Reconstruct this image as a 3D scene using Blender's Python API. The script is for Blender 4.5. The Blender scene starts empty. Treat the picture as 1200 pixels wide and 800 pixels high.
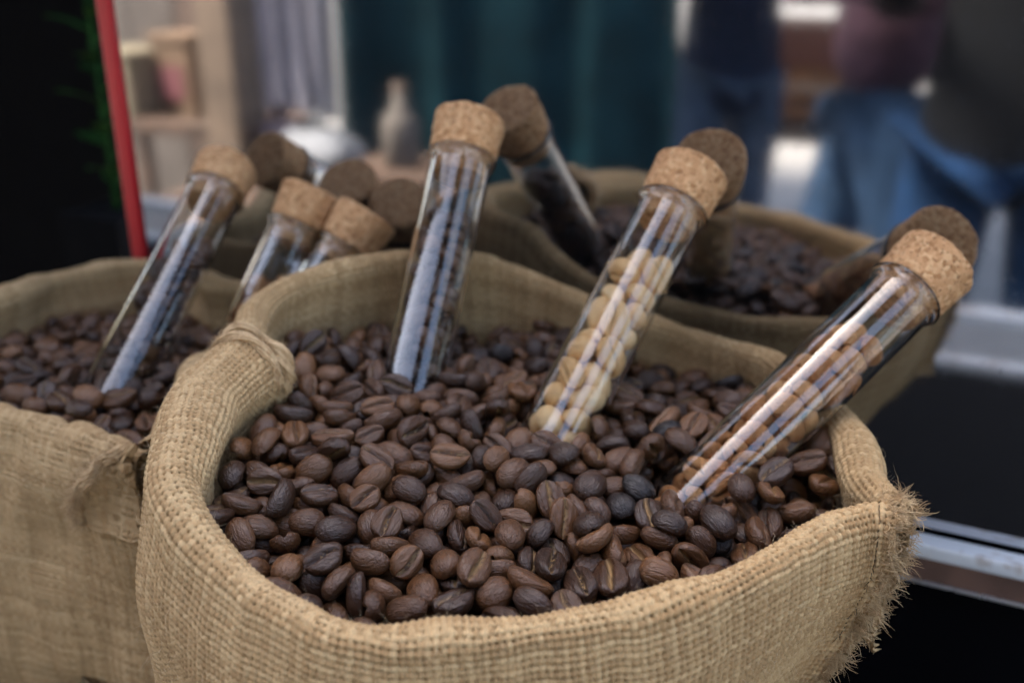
import bpy, bmesh, math, random
import numpy as np
from mathutils import Vector, Matrix, Quaternion

# ------------------------------------------------------------------ camera, sky, sun
SC = bpy.context.scene
CAMZ = 1.20
PITCH = math.radians(21.5)
cam_d = bpy.data.cameras.new('camera'); cam = bpy.data.objects.new('camera', cam_d)
SC.collection.objects.link(cam); SC.camera = cam
cam_d.sensor_width = 36.0; cam_d.lens = 35.0
cam_d.clip_start = 0.01; cam_d.clip_end = 400.0
cam.location = (0, 0, CAMZ); cam.rotation_euler = (math.pi/2 - PITCH, 0, 0)
cam_d.dof.use_dof = True; cam_d.dof.focus_distance = 0.266; cam_d.dof.aperture_fstop = 7.1
cam_d.dof.aperture_blades = 9

SUN_EL, SUN_AZ = math.radians(57), math.radians(-36)   # azimuth measured from +Y towards +X
world = bpy.data.worlds.new('World'); SC.world = world; world.use_nodes = True
_nt = world.node_tree; _nt.nodes.clear()
_sky = _nt.nodes.new('ShaderNodeTexSky'); _sky.sky_type = 'NISHITA'; _sky.sun_disc = False
_sky.sun_elevation = SUN_EL; _sky.sun_rotation = SUN_AZ; _sky.air_density = 1.0
_sky.dust_density = 5.0; _sky.ozone_density = 0.5
_bg = _nt.nodes.new('ShaderNodeBackground'); _bg.inputs['Strength'].default_value = 0.05
_out = _nt.nodes.new('ShaderNodeOutputWorld')
_nt.links.new(_sky.outputs[0], _bg.inputs[0]); _nt.links.new(_bg.outputs[0], _out.inputs[0])
sun_d = bpy.data.lights.new('sun', 'SUN'); sun = bpy.data.objects.new('sun', sun_d)
SC.collection.objects.link(sun); sun_d.energy = 1.5; sun_d.angle = math.radians(14)
sun_d.color = (1.0, 0.87, 0.69)
_sd = Vector((math.sin(SUN_AZ)*math.cos(SUN_EL), math.cos(SUN_AZ)*math.cos(SUN_EL), math.sin(SUN_EL)))
sun.rotation_euler = _sd.to_track_quat('Z', 'Y').to_euler(); sun.location = (0, 0, 6)
SC.view_settings.view_transform = 'Standard'; SC.view_settings.look = 'None'
SC.view_settings.gamma = 1.0; SC.view_settings.use_curve_mapping = False
SC.view_settings.exposure = 4.42
SC.render.engine = 'CYCLES'
SC.cycles.use_denoising = True
SC.cycles.max_bounces = 14; SC.cycles.transmission_bounces = 12; SC.cycles.glossy_bounces = 6
SC.cycles.diffuse_bounces = 4; SC.cycles.transparent_max_bounces = 8
SC.cycles.sample_clamp_indirect = 6.0

# ------------------------------------------------------------------ helpers
F = 35/36*1200; cP, sP = math.cos(PITCH), math.sin(PITCH)
YAW = math.atan2(600, 1254)
MN = np.array([math.sin(YAW), math.cos(YAW), 0.0]); MD = 0.36       # mirror normal and distance from the lens
MT = np.array([math.cos(YAW), -math.sin(YAW), 0.0])                # along the mirror, to the right
OFF = np.array([0, 0, CAMZ])
def ray(x, y):
    a = (x-600)/F; b = (400-y)/F
    return np.array([a, cP+b*sP, b*cP-sP])
def uz(x, y, z): r = ray(x, y); return r*(z/r[2]) + OFF        # z relative to the lens height
def ud(x, y, d): return ray(x, y)*d + OFF
def un(x, y, d): r = ray(x, y); return r*(d/(r@MN)) + OFF       # on a plane parallel to the mirror
def mir(P): P = np.asarray(P, float); return P - 2*((P-OFF)@MN - MD)*MN
def plane_pt(s, d, z): return MT*s + MN*d + np.array([0, 0, z])  # s along mirror, d away from the lens, world z

COL = SC.collection
def tag(o, label=None, cat=None, group=None, kind=None):
    if label: o['label'] = label
    if cat: o['category'] = cat
    if group: o['group'] = group
    if kind: o['kind'] = kind
    return o
def empty(name, loc=(0, 0, 0)):
    o = bpy.data.objects.new(name, None); COL.objects.link(o); o.location = loc
    o.empty_display_size = 0.02
    return o
def mesh_np(name, V, Q, mat=None, parent=None, smooth=True, uv=None, attrs=None):
    """V (n,3) floats, Q (m,3|4) ints -> one mesh object; world coordinates even when parented"""
    V = np.asarray(V, np.float32); Q = np.asarray(Q, np.int32)
    me = bpy.data.meshes.new(name)
    k = Q.shape[1]
    me.vertices.add(len(V)); me.vertices.foreach_set('co', V.ravel())
    me.loops.add(Q.size); me.loops.foreach_set('vertex_index', Q.ravel())
    me.polygons.add(len(Q)); me.polygons.foreach_set('loop_start', np.arange(0, Q.size, k, dtype=np.int32))
    if uv is not None:
        l = me.uv_layers.new(name='uv'); l.data.foreach_set('uv', np.asarray(uv, np.float32)[Q.ravel()].ravel())
    for an, av in (attrs or {}).items():
        a = me.attributes.new(an, 'FLOAT', 'POINT'); a.data.foreach_set('value', np.asarray(av, np.float32))
    me.update(calc_edges=True)
    me.polygons.foreach_set('use_smooth', np.full(len(Q), smooth)); 
    if mat: me.materials.append(mat)
    return link(name, me, parent)
def link(name, me, parent=None):
    o = bpy.data.objects.new(name, me); COL.objects.link(o)
    if parent is not None:
        o.parent = parent
        m = Matrix.Identity(4); q = parent
        M = Matrix.LocRotScale(q.location, q.rotation_euler, q.scale)
        if q.parent: M = Matrix.LocRotScale(q.parent.location, q.parent.rotation_euler, q.parent.scale) @ M
        o.matrix_parent_inverse = M.inverted()
    return o
def grid_faces(nu, nv, closed_u=False):
    i = np.arange(nu if closed_u else nu-1)[:, None]; j = np.arange(nv-1)[None, :]
    i2 = (i+1) % nu
    a = i*nv+j; b = i2*nv+j; c = i2*nv+j+1; d = i*nv+j+1
    return np.stack([a, b, c, d], -1).reshape(-1, 4)
def lathe(profile, n, jitter=None):
    """profile [(r,z)] -> V, Q around z"""
    pr = np.asarray(profile, float); th = np.linspace(0, 2*math.pi, n, endpoint=False)
    V = np.stack([np.outer(np.cos(th), pr[:, 0]), np.outer(np.sin(th), pr[:, 0]), np.tile(pr[:, 1], (n, 1))], -1)
    return V.reshape(-1, 3), grid_faces(n, len(pr), True)[:, ::-1]
def frame(z, up=(0, 0, 1)):
    z = np.asarray(z, float); z = z/np.linalg.norm(z)
    x = np.cross(up, z); x /= np.linalg.norm(x); y = np.cross(z, x)
    return np.stack([x, y, z], 1)
def box_bm(bm, x0, x1, y0, y1, z0, z1, M=None):
    vs = [bm.verts.new((x, y, z)) for x in (x0, x1) for y in (y0, y1) for z in (z0, z1)]
    for f in ((0, 1, 3, 2), (4, 6, 7, 5), (0, 4, 5, 1), (2, 3, 7, 6), (0, 2, 6, 4), (1, 5, 7, 3)):
        bm.faces.new([vs[k] for k in f])
    if M is not None: bmesh.ops.transform(bm, matrix=M, verts=vs)
    return vs
def bm_obj(name, bm, mat, parent=None, bevel=0.0, smooth=False):
    bmesh.ops.recalc_face_normals(bm, faces=bm.faces)
    if bevel:
        bmesh.ops.bevel(bm, geom=list(bm.edges), offset=bevel, segments=2, affect='EDGES', profile=0.7)
    me = bpy.data.meshes.new(name); bm.to_mesh(me); bm.free()
    if smooth: me.polygons.foreach_set('use_smooth', [True]*len(me.polygons))
    if mat: me.materials.append(mat)
    return link(name, me, parent)
MIRROR_M = Matrix(((MT[0], MN[0], 0, 0), (MT[1], MN[1], 0, 0), (0, 0, 1, 0), (0, 0, 0, 1)))  # (s,d,z) -> world
def slab(name, s0, s1, d0, d1, z0, z1, mat, parent=None, bevel=0.0):
    bm = bmesh.new(); box_bm(bm, s0, s1, d0, d1, z0, z1, MIRROR_M)
    return bm_obj(name, bm, mat, parent, bevel)
def catmull(P, t):
    """open Catmull-Rom through P at parameters t in [0,len-1]"""
    P = np.asarray(P, float)
    if P.ndim == 1: P = P[:, None]
    E = np.vstack([2*P[0]-P[1], P, 2*P[-1]-P[-2]])
    t = np.clip(t, 0, len(P)-1-1e-9); i = np.floor(t).astype(int); f = (t-i)[:, None]
    a, b, c, d = E[i], E[i+1], E[i+2], E[i+3]
    return 0.5*((2*b)+(-a+c)*f+(2*a-5*b+4*c-d)*f*f+(-a+3*b-3*c+d)*f**3)

# smooth value noise in numpy (for geometry)
_rng = np.random.RandomState(7)
_NT = _rng.rand(256, 256)
def vnoise(x, y):
    xi = np.floor(x).astype(int); yi = np.floor(y).astype(int); fx = x-xi; fy = y-yi
    fx = fx*fx*(3-2*fx); fy = fy*fy*(3-2*fy)
    g = lambda i, j: _NT[i & 255, j & 255]
    return (g(xi, yi)*(1-fx)+g(xi+1, yi)*fx)*(1-fy)+(g(xi, yi+1)*(1-fx)+g(xi+1, yi+1)*fx)*fy

# ------------------------------------------------------------------ sack geometry
# stations: image-independent 3-D crest points (x, y, z), r = hem roll radius, lean = how far the outer wall goes out at 6 cm below
def S(px, py, z, r, o1, o2): return (*(uz(px, py, z)), r, o1, o2)
FRONT = [S(292,392,-.112,.0135,.000,-.010), S(234,442,-.117,.0110,.000,-.006), S(209,505,-.120,.0082,.002,-.003), S(198,560,-.125,.0064,.006,.003),
         S(228,616,-.132,.0052,.005,.004), S(278,664,-.1365,.0048,.005,.006), S(345,710,-.139,.0046,.004,.006), S(430,737,-.140,.0045,.003,.006),
         S(560,733,-.140,.0044,.003,.006), S(700,712,-.140,.0044,.003,.004), S(820,686,-.140,.0044,.003,.002), S(900,650,-.139,.0046,.002,-.002),
         S(960,613,-.138,.0050,.001,-.003), S(1010,595,-.137,.0050,.000,-.004), S(1052,598,-.1365,.0040,-.001,-.005)]
BACK = [S(1056,592,-.1365,.0035,.000,.000), S(1018,548,-.136,.0055,.001,.001), S(1000,500,-.136,.0055,.003,.002), S(958,455,-.137,.0042,.003,.004),
        S(900,413,-.136,.0036,.002,.003), S(800,383,-.1335,.0034,.001,.001), S(700,350,-.129,.0034,.001,.001), S(620,318,-.1195,.0034,.001,.001),
        S(560,298,-.112,.0036,.001,.001), S(490,294,-.1105,.0038,.002,.002), S(425,301,-.1105,.0040,.003,.004), S(352,319,-.111,.0045,.003,.004),
        S(305,346,-.113,.0055,.001,.000), S(288,384,-.117,.0050,-.006,-.010)]
def panel_surface(ST, du, dv, weave, inner=0.055, bottom=0.205, outer_hi=0.085, center=None, ripple=0.0012, seed=0, pitch=0.00182, flip=1, slide=None):
    ST = np.asarray(ST, float)
    # dense curve
    tt = np.linspace(0, len(ST)-1, 600); C = catmull(ST, tt)
    L = np.concatenate([[0], np.cumsum(np.linalg.norm(np.diff(C[:, :3], axis=0), axis=1))])
    nu = max(8, int(L[-1]/du)); s = np.linspace(0, L[-1], nu)
    tc = np.interp(s, L, tt); C = catmull(ST, tc)
    T = np.gradient(C[:, :3], axis=0); T[:, 2] = 0; T /= np.linalg.norm(T, axis=1)[:, None]
    N = np.stack([T[:, 1], -T[:, 0], 0*T[:, 0]], 1)*flip
    # smooth normals a little
    k = max(1, nu//40); ker = np.hanning(2*k+3)[1:-1]; ker /= ker.sum()
    Np = np.pad(N, ((k, k), (0, 0)), 'edge'); N = np.stack([np.convolve(Np[:, i], ker, 'valid') for i in range(3)], 1)
    N /= np.linalg.norm(N, axis=1)[:, None]
    r = C[:, 3]; o1 = C[:, 4]; o2 = C[:, 5]
    # profile sampled by real arclength v measured from the crest: negative inside, positive outside
    nv_in = int(inner/dv); nv_out = int(outer_hi/dv)
    v = np.concatenate([-np.arange(nv_in, 0, -1)*dv, np.arange(0, nv_out+1)*dv])
    extra = np.array([0.10, 0.125, 0.155, bottom]) if bottom > outer_hi else np.array([])
    vfull = np.concatenate([v, extra])
    U, Vv = np.meshgrid(s, vfull, indexing='ij')
    R = r[:, None]; q = R*math.pi/2
    ang = np.clip(Vv/q, -1, 1)*math.pi/2
    o = R*np.sin(ang); z = -R*(1-np.cos(ang))
    ex = np.clip(np.abs(Vv)-q, 0, None)
    tp = np.clip(ex/0.06, 0, 1.0)
    outer = Vv > 0
    w1 = o1[:, None]*np.sin(np.clip(ex/0.03, 0, 1)*math.pi/2) ; w2 = (o2-o1)[:, None]*tp*tp*(3-2*tp)
    late = -0.25*np.clip(ex-0.09, 0, None)
    o = o + np.where(outer, w1+w2+late, 0.05*ex)
    z = z - ex*np.where(outer, 0.985, 1.0)
    # the cloth thins under the hem on the inside
    o = o + np.where(~outer, np.minimum(ex/0.01, 1)*R*0.35, 0)
    P = C[:, None, :3] + N[:, None, :]*o[..., None]; P[..., 2] += z
    if slide is not None:   # near the seam the sack narrows towards its foot
        w_ = np.interp(tc, slide[0], slide[1])[:, None]
        exs = np.clip(Vv-.010, 0, None)**2*13
        P[..., 0] -= w_*exs*slide[2]; P[..., 1] -= w_*exs*slide[3]
    kk = 4; kr = np.hanning(2*kk+3)[1:-1]; kr /= kr.sum(); m_ = len(v)
    Pp = np.pad(P[:, :m_], ((0, 0), (kk, kk), (0, 0)), 'reflect', reflect_type='odd')
    P[:, :m_] = sum(kr[i]*Pp[:, i:i+m_] for i in range(2*kk+1))
    # broad ripples
    rp = (vnoise(U/0.018+seed*3.1, Vv/0.025+11.3)-.5)*2*ripple + (vnoise(U/0.006+seed*9.7, Vv/0.02+3.3)-.5)*ripple*0.7
    # surface normals
    du_ = np.gradient(P, axis=0); dv_ = np.gradient(P, axis=1); Nm = np.cross(du_, dv_); Nm /= np.linalg.norm(Nm, axis=2)[..., None]+1e-12
    # outward check on the outer side
    jo = nv_in + int(0.03/dv) if outer_hi > 0.03 else -1
    if (Nm[nu//2, min(jo, Nm.shape[1]-1)] @ N[nu//2]) < 0: Nm = -Nm
    H = rp
    tint = None
    if weave:
        w, tint = weave_height(U, Vv, pitch, seed); H = H + w
    P = P + Nm*H[..., None]
    V = P.reshape(-1, 3)
    return dict(V=V, Q=grid_faces(nu, len(vfull)), U=U, Vv=Vv, P=P, N=Nm, tint=None if tint is None else tint.ravel(), nu=nu, nv=len(vfull), crest=C, nv_in=nv_in)
def weave_height(U, V, a, seed):
    """plain weave: every thread has its own width, path and tint"""
    rs = np.random.RandomState(seed+5)
    ru = rs.rand(4096); rv = rs.rand(4096)
    av = a*0.98
    Uw = U + (vnoise(V/0.006+seed, U/0.02)-.5)*a*0.55 + (vnoise(V/0.03+5, U/0.05)-.5)*a*2.0
    Vw = V + (vnoise(U/0.006+7+seed, V/0.02)-.5)*a*0.55 + (vnoise(U/0.04+3, V/0.05+9)-.5)*a*2.5
    ju = Uw/a; iu = np.round(ju).astype(int); fu = ju-iu
    jv = Vw/av; iv = np.round(jv).astype(int); fv = jv-iv
    wu = 0.30+0.11*ru[iu % 4096]; wv = 0.33+0.12*rv[iv % 4096]
    # widths pulse along the thread (uneven jute yarn)
    wu = wu*(0.88+0.3*vnoise(iu*3.7, V/a*0.45)); wv = wv*(0.88+0.3*vnoise(iv*5.3, U/a*0.45))
    par = ((iu+iv) % 2)*2-1
    # one yarn goes over where the other goes under, with a smooth crossing
    over_u = -par*np.cos(math.pi*fv); over_v = par*np.cos(math.pi*fu)
    hu = np.sqrt(np.clip(1-(fu/wu)**2, 0, 1)); hv = np.sqrt(np.clip(1-(fv/wv)**2, 0, 1))
    amp = a*0.24; rad = a*0.30
    Hu = np.where(hu > 0, over_u*amp + hu*rad, -a*1.1); Hv = np.where(hv > 0, over_v*amp + hv*rad, -a*1.1)
    H = np.maximum(Hu, Hv)
    # twist of the yarn
    tw = np.where(Hu > Hv, np.sin((jv*2.2+fu*3.0)*2*math.pi), np.sin((ju*2.2+fv*3.0)*2*math.pi))
    H = H + tw*a*0.022*(H > -a*0.3)
    tint = np.where(Hu > Hv, ru[iu % 4096], rv[(iv+977) % 4096])
    return H, tint

# tubes: (cork top px, depth plane n, surface point px, z there, extra length under beans, content)
def tube_axis(tx, ty, sx, sy, zs, under, dn=0.3475):
    T = un(tx, ty, dn); Sf = uz(sx, sy, zs); d = (T-Sf)/np.linalg.norm(T-Sf)
    B = Sf - d*under
    return T, B, d
TUBES = [  # name, axis
    ('t1', tube_axis(551,140, 480,474,-.149,.026, .344)),
    ('t2', tube_axis(811,200, 662,488,-.1415,.034)),
    ('t3', tube_axis(1099,306, 876,524,-.1435,.042)),
    ('l1', tube_axis(267,196, 140,448,-.153,.034)),
    ('l2', tube_axis(368,225, 292,392,-.152,.034)),
    ('l3', tube_axis(432,250, 340,392,-.151,.034)),
]
TR, TW = 0.0116, 0.0011       # glass outer radius and wall
# left sack
def S3(x, y, z, r, o1, o2): return (x, y, z+CAMZ, r, o1, o2)
LFRONT = [S(-260,400,-.146,.0055,.006,.010), S(-150,432,-.146,.0055,.006,.010), S(-60,458,-.146,.0055,.006,.010), S(0,474,-.146,.0055,.006,.009), S(60,488,-.146,.0055,.006,.008),
          S(110,503,-.146,.0055,.005,.006), S(148,516,-.146,.0052,.003,.002), S(172,527,-.146,.0045,.000,-.006)]
LBACK = [S3(-.1145,.283,-.146,.004,-.003,-.006), S3(-.1155,.305,-.142,.004,.001,.0), S3(-.112,.335,-.138,.004,.001,.0), S3(-.102,.365,-.136,.004,.001,.0), S3(-.092,.388,-.136,.004,.001,.0),
         S3(-.100,.409,-.136,.004,.001,.002), S3(-.130,.4255,-.137,.004,.001,.002), S(200,309,-.138,.004,.001,.002), S(150,303,-.1385,.004,.001,.002), S(60,318,-.140,.0045,.001,.003), S(0,340,-.140,.0045,.002,.006),
         S(-80,362,-.142,.0045,.004,.008), S(-260,400,-.146,.0045,.004,.008)]
def zb_main(x, y): return CAMZ - .158 - .05*x + .055*y
def zb_left(x, y): return CAMZ - .1455 - .004 - .05*(y-.25)

def bean_mesh(name, L, W, T, seed, mats, nu=22, nv=14, crease=1.0, full=0.0, wrinkle=1.0, open_=0.0):
    """coffee bean: domed back (+z), flatter face (-z) with an S-shaped crease along x. attribute 'crease' marks the cleft"""
    rs = np.random.RandomState(seed)
    th = np.linspace(0, 2*math.pi, nu, endpoint=False); ph = np.linspace(0, math.pi, nv)[1:-1]
    # sphere with the poles on the x axis
    X = np.cos(ph)[None, :]*np.ones((nu, 1)); Y = np.sin(ph)[None, :]*np.cos(th)[:, None]; Z = np.sin(ph)[None, :]*np.sin(th)[:, None]
    V = np.concatenate([np.stack([X, Y, Z], -1).reshape(-1, 3), [[1, 0, 0], [-1, 0, 0]]])
    sg = np.sign(V); p = 0.92
    V[:, 0] = sg[:, 0]*np.abs(V[:, 0])**p
    asym = 0.10*rs.uniform(-1, 1); bend = rs.uniform(-.06, .06)
    x, y, z = V.T.copy()
    flat = np.clip(-z, 0, 1)
    zz = np.where(z > 0, z*(0.62), -(1-np.exp(-flat*3.2))*(0.26+0.16*full))
    ysh = y*(1+asym*x)*(1-0.04*x*x)
    # face dishes up towards the cleft
    s_ = 0.10*np.sin(x*2.6+rs.uniform(-.6, .6))*rs.choice([-1, 1]) + rs.uniform(-.06, .06)
    dcl = np.abs(ysh-s_)
    face = np.clip((-z-0.05)/0.25, 0, 1)
    groove = np.exp(-(dcl/(0.075+0.06*open_))**2)*face
    hump = np.exp(-((dcl-.38)/.25)**2)*face
    ends = np.clip(1-np.abs(x)**4, 0, 1)
    zz = zz + crease*(groove*(0.30+.10*open_)*ends - hump*0.10*(1-x*x))
    P = np.stack([x*L/2, ysh*W/2, zz*T/1.0 + bend*x*x*T], 1)
    # lumps
    nz = np.zeros(len(P))
    for k in range(7):
        d = rs.normal(size=3); d /= np.linalg.norm(d); fr = rs.uniform(2, 8); nz += np.sin(fr*(V@d)+rs.uniform(0, 6))*rs.uniform(.4, 1)/fr
    P *= (1+0.045*wrinkle*nz)[:, None]
    Q = []; m = nv-2
    for i in range(nu):
        a = i*m; b = ((i+1) % nu)*m
        for j in range(m-1): Q.append((a+j, a+j+1, b+j+1, b+j))
    T3 = [(len(V)-2, i*m, ((i+1) % nu)*m) for i in range(nu)] + [(len(V)-1, ((i+1) % nu)*m+m-1, i*m+m-1) for i in range(nu)]
    me = bpy.data.meshes.new(name); me.from_pydata([tuple(v) for v in P], [], [tuple(q) for q in Q]+T3)
    cr = np.exp(-(dcl/(0.085+.03*open_))**2)*face*ends
    a = me.attributes.new('crease', 'FLOAT', 'POINT'); a.data.foreach_set('value', cr.astype(np.float32))
    me.polygons.foreach_set('use_smooth', [True]*len(me.polygons)); me.update()
    for mm in mats: me.materials.append(mm)
    return me

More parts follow.
